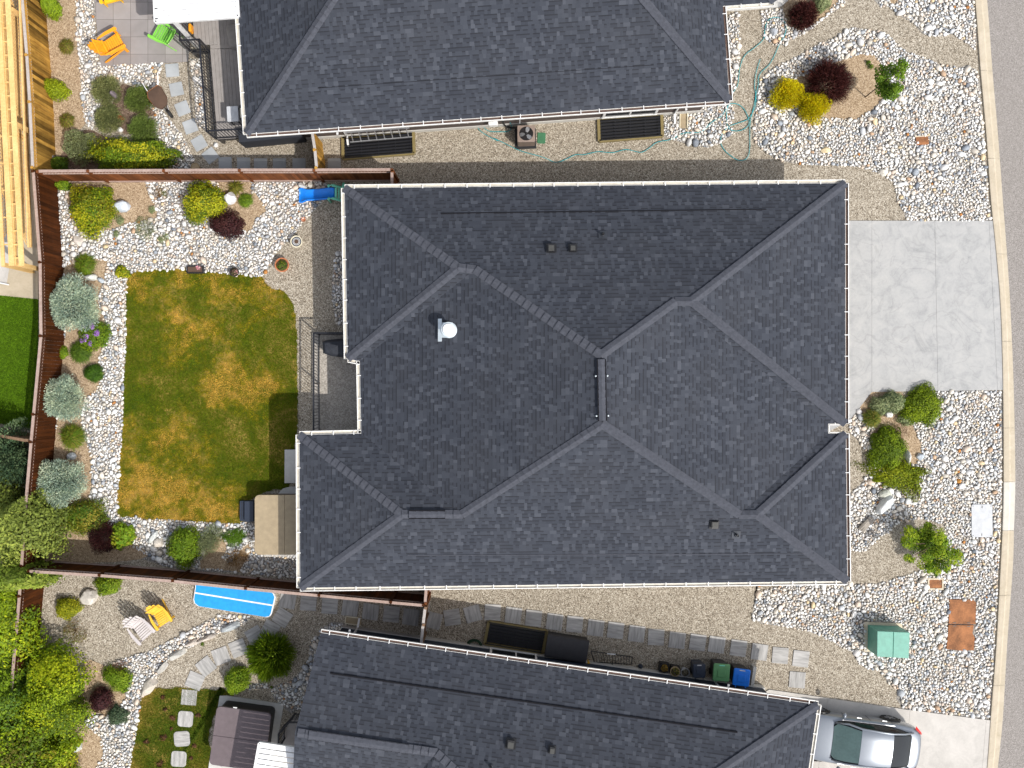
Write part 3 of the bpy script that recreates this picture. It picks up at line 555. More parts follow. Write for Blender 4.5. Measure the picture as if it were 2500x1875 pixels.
def gutter(parent, a, b, out, brown=False, hang=.75, seed=0, z=EZ, W_=.13):
    """a,b eave ends, out = outward normal. A U-channel hung in front of the fascia, with its strap hangers"""
    a, b = Vector((a[0],a[1],z)), Vector((b[0],b[1],z)); out = Vector((out[0], out[1], 0)).normalized(); d = (b-a); L = d.length; d.normalize()
    mb = MB(); D = .10
    a2, b2 = a, b
    prof = [(0,-.015),(0,-D),(W_,-D),(W_,.0),(W_-.028,.0),(W_-.028,-.02)]
    o = [p + out*x + Vector((0,0,z_)) for p in (a2, b2) for x, z_ in prof]; m = len(prof)
    mb.add(o, [(i, i+1, m+i+1, m+i) for i in range(m-1)])
    mb.beam(a2+out*.005+Vector((0,0,-.05)), b2+out*.005+Vector((0,0,-.05)), .012, .09)
    for p in (a2, b2): mb.beam(p+out*.0+Vector((0,0,-.05)), p+out*W_+Vector((0,0,-.05)), .012, .1)
    g = mb.build('gutter', M['gutter'], parent)
    f = MB(); f.add([p+out*x+Vector((0,0,-D+.03+(.015 if brown else 0))) for p, x in ((a2,.012),(b2,.012),(b2,W_-.012),(a2,W_-.012))], [(0,1,2,3)]); f.build('gutter_floor', M['trough_brown' if brown else 'gutter_in'], g)
    rg = random.Random(seed); t = rg.uniform(.3, .6); 
    while t < L-.15:
        p = a2 + d*t; h = MB(); h.beam(p - out*.03 + Vector((0,0,.012)), p + out*(W_-.01) + Vector((0,0,.012)), .028, .012); h.build('gutter_hanger', M['white'], g); t += hang*rg.uniform(.9, 1.12)
    return g
def wall(parent, poly, z1, mat, base=.25, name='wall', name2='foundation'):
    mb = MB(); mb.prism(poly, base, z1); mb.build(name, M[mat], parent)
    c = sum((Vector(p[:2]) for p in poly), Vector((0,0)))/len(poly); mb = MB(); mb.prism([c+(Vector(p[:2])-c)*1.006 for p in poly], -.02, base); mb.build(name2, M['found'], parent)
def soffit(parent, poly, z=EZ-.16):
    mb = MB(); mb.prism([p[:2] for p in poly], z, z+.05); mb.build('soffit', M['soffit'], parent)
def box_vent(parent, t, x, y, z, s=.26, rz=0.0, slope=(0,0), name='roof_vent'):
    c = P(t, x, y, z); v = MB(); v.box(c-Vector((0,0,.05)), (s*1.45, s*1.45, .02), rz, ry=-math.atan(slope[0]), rx=math.atan(slope[1])); v.box(c+Vector((0,0,.02)), (s*.9, s*.9, .16), rz); o = v.build(name, M['black_plastic'], parent)
    k = MB(); k.rprism((c.x, c.y), (s, s), .03, c.z+.10, c.z+.135, rz, 3, .012); k.build('vent_cap', M['vent_top'], o); return o
# ---------------------------------------------------------------- middle house
def PE(t, x, y): return P(t, x, y, EZ)
a_, b_ = .353, .478
house = thing('house', P('X',1360,940), 'middle house with dark hipped shingle roof in front of the light concrete driveway', 'house')
A_ = PE('F',765,205); B_ = PE('D',704,1545); C_ = PE('P',722,82); D_ = PE('N',1150,640); E_ = PE('J',383,905); F_ = PE('J',905,893); G_ = PE('J',893,283); Hc = PE('J',790,262)
Nn = PE('L',560,464); P1 = PE('L',706,464); P2 = PE('L',709,548); Ns = PE('L',560,548)
nN = Vector(((B_-A_).y, -(B_-A_).x)).normalized(); nS = Vector(((D_-C_).y, -(D_-C_).x)).normalized()
if nN.y > 0: nN = -nN
if nS.y < 0: nS = -nS
nW = Vector((1, 0)); nE = Vector((-1, 0))
RN = lambda x, y: ray_plane('X', x*1.13020, y*1.13020, A_, nN, EZ, b_); RS = lambda x, y: ray_plane('X', x*1.13020, y*1.13020, D_, nS, EZ, b_)
J1, J1b, K1, L1, M1 = RN(990,578), RN(1026,582), RN(1299,767), RN(1460,651), RN(1494,651)
K2, R2, R1, Q2, Q1 = RS(1301,916), RS(868,1111), RS(998,1111), RS(1598,1112), RS(1636,1112)
zk = (K1.z+K2.z)/2; K1.z = K2.z = zk; J1.z = J1b.z = (J1.z+J1b.z)/2; L1.z = M1.z = (L1.z+M1.z)/2; R1.z = R2.z = (R1.z+R2.z)/2; Q1.z = Q2.z = (Q1.z+Q2.z)/2
print('roof z', [round(p.z, 2) for p in (J1, K1, L1, R1, Q1)])
rf = MB()
def face(pts, e, n):
    n = Vector(n); q = max(pts, key=lambda p: p.z); dist = (q.to_2d()-Vector(e[:2])).dot(n); sl = (q.z-EZ)/max(dist, .1); roof_face(rf, pts, e, n, sl)
face([A_,B_,M1,L1,K1,J1b,J1], A_, nN); face([G_,J1b,K1,K2,R1,F_], G_, nW); face([A_,J1,Hc], A_, nW); face([Hc,J1,J1b,G_], Hc, (0,1)); face([E_,R2,D_], E_, nW)
face([E_,F_,R1,R2], E_, (0,-1)); face([D_,R2,R1,K2,Q2,Q1,C_], D_, nS); face([Nn,L1,K1,K2,Q2,Ns], Nn, nE); face([B_,M1,P1], B_, nE); face([M1,L1,Nn,P1], P1, (0,1)); face([P2,Q1,C_], P2, nE); face([P2,Ns,Q2,Q1], P2, (0,-1))
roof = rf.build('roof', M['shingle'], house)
und = MB(); ev = [A_,B_,P1,Nn,Ns,P2,C_,D_,E_,F_,G_,Hc]; und.prism([p[:2] for p in ev], EZ-.17, EZ-.004); und.build('fascia', M['soffit'], house)
s1 = -.18; s2 = -.18
for a, b in ((A_,J1),(Hc,J1),(J1b,K1),(L1,K1),(B_,M1),(P1,M1),(E_,R2),(D_,R2),(R1,K2),(Q2,K2),(P2,Q1),(C_,Q1)):
    cp = MB(); caps(cp, a, b, -.27, -.27); cp.build('ridge_cap', M['cap_shingle'], house)
for a, b in ((J1,J1b),(R2,R1),(M1,L1),(Q1,Q2)): cp = MB(); caps(cp, a, b, -.44, -.44); cp.build('ridge_cap', M['cap_shingle'], house)
for a, b, f0, f1, sl in ((K1,K2,.06,.95,-.34),(R2,R1,.12,.72,-.44)):
    v = MB(); p, q = a+(b-a)*f0, a+(b-a)*f1; d = (q-p).normalized(); s = Vector((-d.y, d.x, 0)); n = int((q-p).length/.24)
    v.beam(p+Vector((0,0,.03)), q+Vector((0,0,.03)), .30, .07); o = v.build('ridge_vent', M['black_matte'], house)
    c = MB()
    for i in range(n):
        x, y = p+(q-p)*(i/n), p+(q-p)*((i+1)/n)
        c.add([x+s*.155+Vector((0,0,.055)), x+Vector((0,0,.095)), x-s*.155+Vector((0,0,.055)), y+s*.155+Vector((0,0,.052)), y+Vector((0,0,.090)), y-s*.155+Vector((0,0,.052))], [(0,1,4,3),(1,2,5,4)])
    c.build('vent_shingle', M['cap_shingle'], o)
    if f0 < .1:
        for t_, sd_ in ((.27,.19),(.27,-.19),(.92,.19),(.92,-.19)):
            b = MB(); b.lathe(p+(q-p)*t_+s*sd_+Vector((0,0,-.02)), [(.02,0),(.035,.02),(.02,.06),(.004,.065)], 10); b.build('roof_anchor', M['galv'], house)
# the raised intake strips that run along the north and south slopes
def strip3(rp, x0, y0, x1, y1, par, w=.05, mat='cap_shingle', h=.03):
    p, q = rp(x0, y0), rp(x1, y1); m = MB(); n = 14
    for i in range(n): m.beam(p+(q-p)*(i/n)+Vector((0,0,h*.4+.01)), p+(q-p)*((i+1)/n)+Vector((0,0,h*.4+.01)), w, h)
    return m.build('roof_strip', M[mat], par)
strip3(RN, 952, 461, 1655, 452, house, .03, 'black_matte', .014); strip3(RS, 880, 1200, 1760, 1196, house, .03, 'cap_shingle', .02)
for p, q, o, br, i in ((A_,B_,-nN,0,1),(B_,P1,(1,0),1,2),(P1,Nn,(0,-1),0,3),(Nn,Ns,(1,0),0,4),(Ns,P2,(0,1),0,5),(P2,C_,(1,0),1,6),(C_,D_,-nS,0,7),(D_,E_,(-1,0),0,8),(E_,F_,(0,1),0,9),(F_,G_,(-1,0),0,10),(G_,Hc,(0,-1),0,11),(Hc,A_,(-1,0),0,12)):
    gutter(house, p, q, o, bool(br), .78, i, W_=.055 if i in (3,4,5) else .13)
ov = .55
wp = [(A_.x+ov,A_.y-ov),(B_.x-ov,B_.y-ov),(C_.x-ov,C_.y+ov),(D_.x+ov,D_.y+ov),(E_.x+ov,E_.y-ov),(F_.x+.5,F_.y-ov),(G_.x+.5,G_.y-ov*.2),(Hc.x+ov,Hc.y+ov*.0+.25)]
wall(house, wp, EZ-.15, 'wall_grey')
# roof fittings
c = ray_plane('X', 1097, 806, G_, nW, EZ, .35)
v = MB(); v.box(c+Vector((-.32,0,.035)), (.14,.78,.016), ry=-.33); v.box(c+Vector((-.10,0,.06)), (.44,.52,.016), ry=-.30); v.lathe(c+Vector((0,0,-.05)), [(.28,0),(.27,.17),(.215,.21),(.215,.215)], 28); cv = v.build('chimney_flashing', M['galv'], house)
v = MB(); v.lathe(c+Vector((0,0,.1)), [(.15,0),(.15,.48),(.24,.49),(.24,.50)], 28); v.build('flue_pipe', M['galv'], cv)
v = MB(); v.lathe(c+Vector((0,0,.62)), [(.19,-.06),(.19,.03),(.17,.05),(.002,.065)], 28); v.build('flue_cap', M['white'], cv)
for t, x, y, s in (('G',365,440,.24),('G',547,440,.20)):
    q = ray_plane(t, x, y, A_, nN, EZ, b_); k = MB(); k.box(q+Vector((0,.02,.03)), (s*1.5, s*1.5, .014), rx=-.44); k.box(q+Vector((0,0,.08)), (s*1.02, s*1.15, .17), rx=-.25); o = k.build('roof_vent', M['black_plastic'], house)
    k = MB(); k.box(q+Vector((0,0,.175)), (s*.78, s*.85, .02), rx=-.25); k.build('vent_cap', M['vent_top'], o)
q = ray_plane('K', 1740, 1312, D_, nS, EZ, b_); s = .22; k = MB(); k.box(q+Vector((0,-.02,.03)), (s*1.5, s*1.5, .014), rx=.44); k.box(q+Vector((0,0,.08)), (s*1.02, s*1.15, .17), rx=.25); o = k.build('roof_vent', M['black_plastic'], house)
k = MB(); k.box(q+Vector((0,0,.175)), (s*.78, s*.85, .02), rx=.25); k.build('vent_cap', M['vent_top'], o)
def pipe(par, q, nx, ny, h=.28, r=.04):
    m = MB(); m.box(q+Vector((0,0,.02)), (.3,.3,.012), ry=-nx, rx=ny); m.lathe(q, [(.09,0),(.055,.08),(.05,.085)], 14); o = m.build('vent_boot', M['pipe'], par); m = MB(); m.tube([q+Vector((0,0,-.05)), q+Vector((0,0,h))], r, 12, caps=False); m.lathe(q+Vector((0,0,h-.03)), [(r*.8,0),(r*.8,.001)], 12); m.build('vent_pipe', M['black_plastic'], o)
pipe(house, ray_plane('G', 800, 322, A_, nN, EZ, b_), 0, -.44); pipe(house, ray_plane('K', 1925, 1400, D_, nS, EZ, b_), 0, .44, .3, .035)

# ---------------------------------------------------------------- upper neighbour's house
up = thing('house', P('X',1180,100), 'upper neighbour house with dark hip roof beside the teal garden hose', 'house')
SW = PE('X',602,327); SE = PE('X',1781,245.5); NE = PE('X',1764,15); X1 = PE('X',1890,6)
ds = (SE-SW).to_2d().normalized(); nU = Vector((-ds.y, ds.x)); nUW = ds; nUE = -ds
U = lambda x, y: ray_plane('X', x, y, SW, nU, EZ, b_)
w1, e1 = U(906.6, -150), U(1442, -150); zt = (w1.z+e1.z)/2; w1.z = e1.z = zt
def mir(p, c): v = (Vector(p[:2])-Vector(c[:2])).dot(nU); r = Vector(p[:2])-nU*2*v; return Vector((r.x, r.y, p[2]))
mid = w1
NWc, NEc = mir(SW, mid), mir(SE, mid)
rf = MB()
def face2(pts, e, n, ez=EZ):
    n = Vector(n); q = max(pts, key=lambda p: p.z); dist = (q.to_2d()-Vector(e[:2])).dot(n); roof_face(rf, pts, e, n, (q.z-ez)/max(dist, .1))
face2([SW,SE,e1,w1], SW, nU); face2([SW,w1,NWc], SW, nUW); face2([SE,e1,NEc], SE, nUE); face2([NWc,NEc,e1,w1], NWc, -nU)
# the entrance roof that projects at the street side
pt = NE + (X1-NE); dn = nU*1.0; k0 = NE.to_2d(); 
f0 = Vector((*(k0 + nU*0.0), EZ)); f1 = X1.copy(); f2 = Vector((*(X1.to_2d()+nU*6), EZ)); f3 = Vector((*(k0+nU*6), EZ)); f3b = Vector((*(k0+nU*3.0-ds*4.0), EZ+1.6)); f1b = Vector((*(X1.to_2d()+nU*3.0-ds*1.9), EZ+1.3))
f0b = Vector((*(k0-ds*2.4), EZ+.01)); f3c = Vector((*(k0+nU*6-ds*2.4), EZ+.01))
face2([f0b,f1,f1b,f3b], f0, nU); face2([f1,f2,f1b], f1, -ds); face2([f2,f3c,f3b,f1b], f2, -nU)
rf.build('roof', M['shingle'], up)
for a, b in ((SW,w1),(SE,e1),(NWc,w1),(NEc,e1),(f1,f1b),(w1,e1)): cp = MB(); caps(cp, a, b, -.27, -.27); cp.build('ridge_cap', M['cap_shingle'], up)
m = MB(); m.prism([SW[:2],SE[:2],NEc[:2],NWc[:2]], EZ-.17, EZ-.004); m.build('fascia', M['soffit'], up)
m = MB(); m.prism([f0b[:2],f1[:2],f2[:2],f3c[:2]], EZ-.175, EZ-.008); m.build('fascia', M['soffit'], up)
p, q = U(776, 215), U(1596, 158.5); m = MB()
for i in range(14): m.beam(p+(q-p)*(i/14)+Vector((0,0,.016)), p+(q-p)*((i+1)/14)+Vector((0,0,.016)), .03, .016)
m.build('roof_strip', M['black_matte'], up)
gutter(up, SW, SE, -nU, True, .72, 21); gutter(up, NWc, SW, -ds, False, .8, 22); gutter(up, SE, NE, ds, True, .8, 23); gutter(up, f0+Vector((*(ds*.14),0)), f1, -nU, False, .65, 24)
ins = lambda p, q, t, n: Vector(p[:2])
def inset(poly, c, d):  # poly rectangle in ds/nU frame
    return poly
uw = [SW.to_2d()+ds*.55+nU*.36, SE.to_2d()-ds*.55+nU*.36, NEc.to_2d()-ds*.55-nU*.55, NWc.to_2d()+ds*.55-nU*.55]
wall(up, uw, EZ-.15, 'wall_brown', .28)
UWS = (uw[0], uw[1])                       # south wall line
def on_wall(t, x, y, z, line, out, off=.02):
    """point on a wall face seen along the survey sight line x; keeps its height z"""
    p = P(t, x, y, z).to_2d(); a, b = Vector(line[0]), Vector(line[1]); d = (b-a).normalized(); return Vector((*(a+d*(p-a).dot(d)+Vector(out)*off), z))
# window above the grated well in the south wall
wc = on_wall('C', 1035, 960, .75, UWS, -nU, .03); ang = math.atan2(ds.y, ds.x)
m = MB(); 
for dx, s in ((-.98,(.09,.06,.85)),(.98,(.09,.06,.85)),(0,(.06,.05,.8))): m.box(wc+Vector((*(ds*dx),0)), s, ang)
m.box(wc+Vector((0,0,.42)), (2.1,.07,.09), ang); m.box(wc+Vector((0,0,-.42)), (2.1,.09,.08), ang); wf = m.build('window', M['white'], up)
m = MB(); m.box(wc+Vector((*(nU*.005),0)), (1.9,.02,.78), ang); m.build('pane', M['glass_dark'], wf)
def downspout(par, line, t, x, out, mat='white', y=0, r=.035, kick=.35):
    m = MB(); p = on_wall(t, x, y, 2.45, line, out, .045); q = Vector(out)
    m.beam(p+Vector((*(q*.5), .08)), p+Vector((*(q*.02),-.12)), .07, .05); m.beam(p, Vector((p.x, p.y, .25)), .07, .05); m.beam(Vector((p.x,p.y,.28)), Vector((p.x,p.y,.12))+Vector((*(q*kick),0)), .07, .05); return m.build('downspout', M[mat], par)
downspout(up, UWS, 'C', 1500, -nU, y=910); downspout(up, UWS, 'B', 705, -nU, y=1100)
gm = on_wall('T', 215, 395, .9, UWS, -nU, .12); m = MB(); m.rprism(gm[:2], (.36,.16), .05, .75, .98, ang, 4, .02); m.build('electric_box', M['white'], up)
for x, mt in ((1733,'white'),(1805,'cream')):
    q = on_wall('B', x, 1045, 1.6, UWS, -nU, .1); m = MB(); m.beam(q-Vector((*(-nU*.1),0)), q+Vector((*(-nU*.12),-.05)), .05, .05); m.build('pipe_outlet', M[mt], up)
# ---------------------------------------------------------------- lower neighbour's house
lo = thing('house', P('X',1400,1750), 'lower neighbour house with navy walls and dark roof behind the row of bins', 'house')
NWl = PE('X',783.5,1545); NEl = PE('X',1997,1720.5); dl = (NEl-NWl).to_2d().normalized(); nL = Vector((dl.y, -dl.x))
LO = lambda x, y: ray_plane('X', x, y, NWl, nL, EZ, b_)
g0 = LO(720,1788); g1 = LO(1066,1838); w2, e2 = LO(1352,2110), LO(1420,2110); w2.z = e2.z = (w2.z+e2.z)/2; g0.z = g1.z = (g0.z+g1.z)/2
rf = MB(); face2([NWl,NEl,e2,w2,g1,g0], NWl, nL)
dg = (g0.to_2d()-NWl.to_2d()).dot(nL); S0 = Vector((*(g0.to_2d()+nL*dg), EZ)); S1 = Vector((*(g1.to_2d()+nL*dg-dl*1.7), EZ)); full = (e2.to_2d()-NWl.to_2d()).dot(nL)
SEl = Vector((*(NEl.to_2d()+nL*2*full), EZ)); SWl = Vector((*(S1.to_2d()+nL*(2*full-2*dg)), EZ))
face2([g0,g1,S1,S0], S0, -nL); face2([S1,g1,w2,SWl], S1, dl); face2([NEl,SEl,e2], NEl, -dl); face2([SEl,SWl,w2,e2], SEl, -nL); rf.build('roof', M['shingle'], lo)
for a, b in ((NEl,e2),(g1,w2),(g0+(g1-g0)*.02,g1)): cp = MB(); caps(cp, a, b, -.30, -.30); cp.build('ridge_cap', M['cap_shingle'], lo)
p, q = g0+(g1-g0)*.10, g0+(g1-g0)*.80; m = MB(); m.beam(p+Vector((0,0,.02)), q+Vector((0,0,.02)), .31, .07); m.build('ridge_vent', M['black_matte'], lo); m = MB(); n = int((q-p).length/.26); s = Vector((-dl.y, dl.x, 0))
for i in range(n):
    x, y = p+(q-p)*(i/n), p+(q-p)*((i+1)/n); m.add([x+s*.165+Vector((0,0,.05)), x+Vector((0,0,.10)), x-s*.165+Vector((0,0,.05)), y+s*.165+Vector((0,0,.047)), y+Vector((0,0,.094)), y-s*.165+Vector((0,0,.047))], [(0,1,4,3),(1,2,5,4)])
m.build('vent_shingle', M['cap_shingle'], lo)
m = MB(); m.prism([NWl[:2],NEl[:2],SEl[:2],SWl[:2],S1[:2],S0[:2]], EZ-.17, EZ-.004); m.build('fascia', M['soffit'], lo)
gt = MB(); gt.add([NWl-Vector((0,0,.01)), g0-Vector((0,0,.01)), S0-Vector((0,0,.01))], [(0,1,2)]); gt.build('gable', M['wall_grey'], lo)
p, q = LO(807,1643), LO(1800,1787); m = MB()
for i in range(16): m.beam(p+(q-p)*(i/16)+Vector((0,0,.025)), p+(q-p)*((i+1)/16)+Vector((0,0,.025)), .05, .04)
m.build('roof_strip', M['black_matte'], lo)
gutter(lo, NWl, NEl, -nL, True, .72, 31); gutter(lo, NEl, SEl, dl, False, .75, 32)
lw = [NWl.to_2d()+dl*.4+nL*.34, NEl.to_2d()-dl*1.3+nL*.34, SEl.to_2d()-dl*.5-nL*.5, SWl.to_2d()+dl*.5-nL*.5, S1.to_2d()+dl*.4, S0.to_2d()+dl*.4-nL*.5]
LWN = (lw[0], lw[1]); wall(lo, lw, EZ-.15, 'wall_navy', .35)
for x, y, s in ((715,1450,.24),(1063,1500,.18)):
    q = ray_plane('O', x, y, NWl, nL, EZ, b_); k = MB(); k.box(q+Vector((0,0,.03)), (s*1.5, s*1.5, .014), math.atan2(dl.y, dl.x), rx=-.44); k.box(q+Vector((0,0,.10)), (s*1.0, s*1.1, .22), math.atan2(dl.y, dl.x), rx=-.25); o = k.build('roof_vent', M['black_plastic'], lo)
    k = MB(); k.box(q+Vector((0,0,.22)), (s*.8, s*.85, .02), math.atan2(dl.y, dl.x), rx=-.25); k.build('vent_cap', M['vent_top'], lo if False else o)
pipe(lo, ray_plane('O', 548, 1640, NWl, nL, EZ, b_), 0, -.44)
al = math.atan2(dl.y, dl.x)
wc = on_wall('O', 745, 650, .75, LWN, -nL, .03); m = MB()
for dx, s in ((-.85,(.08,.06,.8)),(.85,(.08,.06,.8)),(.1,(.05,.05,.7))): m.box(wc+Vector((*(dl*dx),0)), s, al)
m.box(wc+Vector((0,0,.4)), (1.8,.07,.07), al); m.box(wc+Vector((0,0,-.4)), (1.8,.07,.07), al); wf = m.build('window', M['white'], lo); m = MB(); m.box(wc, (1.7,.02,.7), al); m.build('pane', M['glass_dark'], wf)
downspout(lo, LWN, 'N', 1570, -nL, y=1000); downspout(lo, LWN, 'Z', 1500, -nL, y=800)
q = on_wall('Z', 1900, 700, .3, LWN, -nL, .0); m = MB(); m.prism([q.to_2d()+dl*.0, q.to_2d()+dl*.12, q.to_2d()+dl*.12-nL*.75, q.to_2d()-nL*.75], 0, .3); m.build('wing_wall', M['found'], lo)
# ================================================================= FENCES
def fence(label, pts, h, side, m_board, m_cap, m_post, lattice=True, group=None, cat='fence', bw=.14, name='fence', cap=True):
    """pts = ground points; side = +1/-1: which side (left of travel = +1) carries the posts and the kick rail"""
    pts = [Vector((p[0], p[1], 0)) for p in pts]; f = thing(name, pts[0], label, cat, group); zl = h-.34 if lattice else h-.05
    for p in pts:
        m = MB(); i = pts.index(p); d = (pts[min(i+1, len(pts)-1)]-pts[max(i-1, 0)]).normalized(); a = math.atan2(d.y, d.x); n = Vector((-d.y, d.x, 0))*side
        m.box(p+n*.02+Vector((0,0,(h+.05)/2)), (.095,.095,h+.05), a); m.build('post', M[m_post], f)
    for i in range(len(pts)-1):
        a, b = pts[i], pts[i+1]; d = (b-a); L = d.length; d.normalize(); n = Vector((-d.y, d.x, 0))*side; ang = math.atan2(d.y, d.x)
        m = MB(); k = max(1, int(L/bw)); st = L/k
        for j in range(k): m.box(a+d*(st*(j+.5))+n*random.uniform(-.003,.003)+Vector((0,0,zl/2)), (st-.006,.02,zl+random.uniform(-.004,.004)), ang, col=(lambda t_: (t_, t_*.98, t_*.95))(random.choice((.35,.6,.85,1.0,1.15,1.4) if 'gold' in m_board else (.7,.85,.95,1.0,1.1,1.25))*random.uniform(.85,1.15)))
        m.build('board_panel', M[m_board+'_board'], f)
        m = MB(); m.beam(a+d*.05+n*.03+Vector((0,0,.07)), b-d*.05+n*.03+Vector((0,0,.07)), .04, .14); m.build('kick_rail', M[m_cap], f)
        if lattice:
            m = MB(); s = .115; hh = .26; m.beam(a+n*.025+Vector((0,0,zl+.02)), b+n*.025+Vector((0,0,zl+.02)), .045, .04); m.build('middle_rail', M[m_cap], f)
            m = MB(); t = -hh
            while t < L:
                for sg, o in ((1,.006),(-1,-.006)):
                    x0, x1 = (t, t+hh) if sg > 0 else (t+hh, t); z0, z1 = zl+.03, zl+.03+hh; xa, xb = max(0, min(L, x0)), max(0, min(L, x1))
                    if xa == xb: continue
                    za = z0+(z1-z0)*(xa-x0)/(x1-x0); zb = z0+(z1-z0)*(xb-x0)/(x1-x0); m.beam(a+d*xa+n*o+Vector((0,0,za)), a+d*xb+n*o+Vector((0,0,zb)), .03, .010)
                t += s
            m.build('lattice_panel', M[m_board], f)
        if cap:
            m = MB(); m.beam(a+d*.03+Vector((0,0,h+.0)), b-d*.03+Vector((0,0,h+.0)), .10, .035); m.build('top_rail', M[m_cap], f)
    return f
FH = 1.88
def PT(*a): return [P(t, x, y) for t, x, y in a]
def PTop(*a): return [Vector((*P(t, x, y, FH)[:2], 0)) for t, x, y in a]
wf_ = PT(('X',139,444),('X',144,500),('X',151,577),('X',155,655),('X',158,740),('X',157,826),('X',148,920),('X',140,1008),('X',134,1072),('X',126,1160),('X',118,1262),('X',112,1360))
fence('dark brown board fence with lattice top along the left side of the dry lawn', [wf_[0],wf_[3],wf_[5],wf_[7],wf_[8],wf_[10],wf_[11]], FH, -1, 'fence_dark', 'fence_cap', 'fence_dark')
fence('dark brown board fence behind the leafy shrubs at the lower left edge', PT(('X',111,1372),('X',107,1430),('X',99,1520),('X',88,1650),('X',76,1790),('X',64,1920)), FH, -1, 'fence_dark', 'fence_cap', 'fence_dark')
nf = [Vector((*P('X',x,y,FH)[:2],0)) for x, y in ((92,418),(215,417),(400,416),(585,415),(767,415),(957,414))]
fence('red brown board fence between the middle yard and the upper neighbour', nf, FH, -1, 'fence_red', 'fence_cap', 'fence_red')
e0 = nf[-1]; fence('short red brown fence return beside the blue slide under the eave', [e0+Vector((0,-.06,0)), e0+Vector((0,-1.15,0))], FH, 1, 'fence_red', 'fence_cap', 'fence_red', lattice=False)
sf = [Vector((*P('X',x,y,FH)[:2],0)) for x, y in ((243,1405),(422,1419),(600,1437.5),(779,1454),(954,1471),(1034,1478))]
sf = [P('X',128,1372)] + sf
fence('dark red board fence between the middle yard and the blue mat', sf, FH, 1, 'fence_dark', 'fence_cap', 'fence_dark')
se_ = [Vector((*P('X',x,y,FH)[:2],0)) for x, y in ((1043,1420),(1038,1480),(1033,1525),(1028,1573))]
fence('short reddish fence piece under the eave beside the grey side gate', [se_[0]+Vector((0,.3,0)), se_[1]+Vector((0,.1,0))], FH, 1, 'fence_red', 'fence_cap', 'fence_red', lattice=False)
fence('grey topped side gate across the paver path', [se_[1]-Vector((0,.06,0)), se_[2], se_[3]], FH, 1, 'fence_brown', 'fence_grey', 'fence_brown', lattice=False, cat='gate', name='side_gate')
fence('golden stained fence with grey lattice behind the orange chair', PT(('X',96,-120),('X',112,29),('X',124,174),('X',131,283),('X',138,435)), FH, -1, 'fence_gold', 'fence_grey', 'fence_gold')
fence('golden side gate between the upper house and the red brown fence', [Vector((*P('X',x,y,FH)[:2],0)) for x, y in ((762,322),(769,366),(773,410))], FH, -1, 'fence_gold', 'fence_grey', 'fence_gold', lattice=False, cat='gate', name='side_gate')
fence('weathered brown fence between the green turf and the dark spruce', [Vector((*P('X',x,y,FH)[:2],0)) for x, y in ((-170,1038),(-60,1053),(66,1076))], FH, 1, 'fence_brown', 'fence_brown', 'fence_brown')
# ---- pergola of fresh timber at the left edge
pg = thing('pergola', P('X',30,300), 'new golden timber pergola with long beams at the upper left edge', 'pergola'); PZ = 2.45
def long_beam(x0, y0, x1, y1, w, h, z=PZ, nm='beam'):
    m = MB(); m.beam(P('X',x0,y0,z), P('X',x1,y1,z), w, h); return m.build(nm, M['pergola'], pg)
long_beam(16,-60,53,649,.19,.05); long_beam(-8,-60,29,649,.19,.05); long_beam(-27,-60,8,649,.13,.05)
long_beam(3,-60,40,649,.05,.16, PZ-.14)
for k, y in enumerate(range(-30, 660, 33)):
    t = (y+60)/709; xl, xr = -8+t*37, 16+t*37; m = MB(); m.beam(P('X',xl,y,PZ-.06), P('X',xr,y,PZ-.06), .05, .06); m.build('rafter', M['pergola'], pg)
    if k % 2: m = MB(); m.beam(P('X',xl-22,y,PZ-.06), P('X',xl,y,PZ-.06), .04, .06); m.build('rafter', M['pergola'], pg)
for x, y in ((46,645),(33,300),(24,20),(4,645),(-20,300)):
    m = MB(); q = P('X',x,y,PZ-.1); m.box(Vector((q.x, q.y, (PZ-.2)/2)), (.14,.14,PZ-.2)); m.build('post', M['pergola'], pg)
for z in (.25, 2.0):
    m = MB(); m.beam(P('X',46+(0 if z > 1 else 6),-60,z), P('X',70+(0 if z > 1 else 6),604,z), .05, .09); m.build('screen_rail', M['pergola'], pg)
m = MB(); a, b = P('X',49,-60,0), P('X',73,604,0); L = (b-a).length; d = (b-a).normalized(); t = 0
while t < L-1.75:
    for sg in (0, 1): p, q = a+d*(t+(1.72 if sg else 0)), a+d*(t+(0 if sg else 1.72)); m.beam(p+Vector((.006*sg,0,.27)), q+Vector((.006*sg,0,1.98)), .035, .012)
    t += .13
m.build('lattice_screen', M['pergola'], pg)
m = MB(); m.beam(P('E',0,1005,.08), P('E',75,1020,.08), .05, .05); tag(m.build('white_pipe', M['white']), 'short white pipe lying on the tan patio below the pergola', 'pipe')
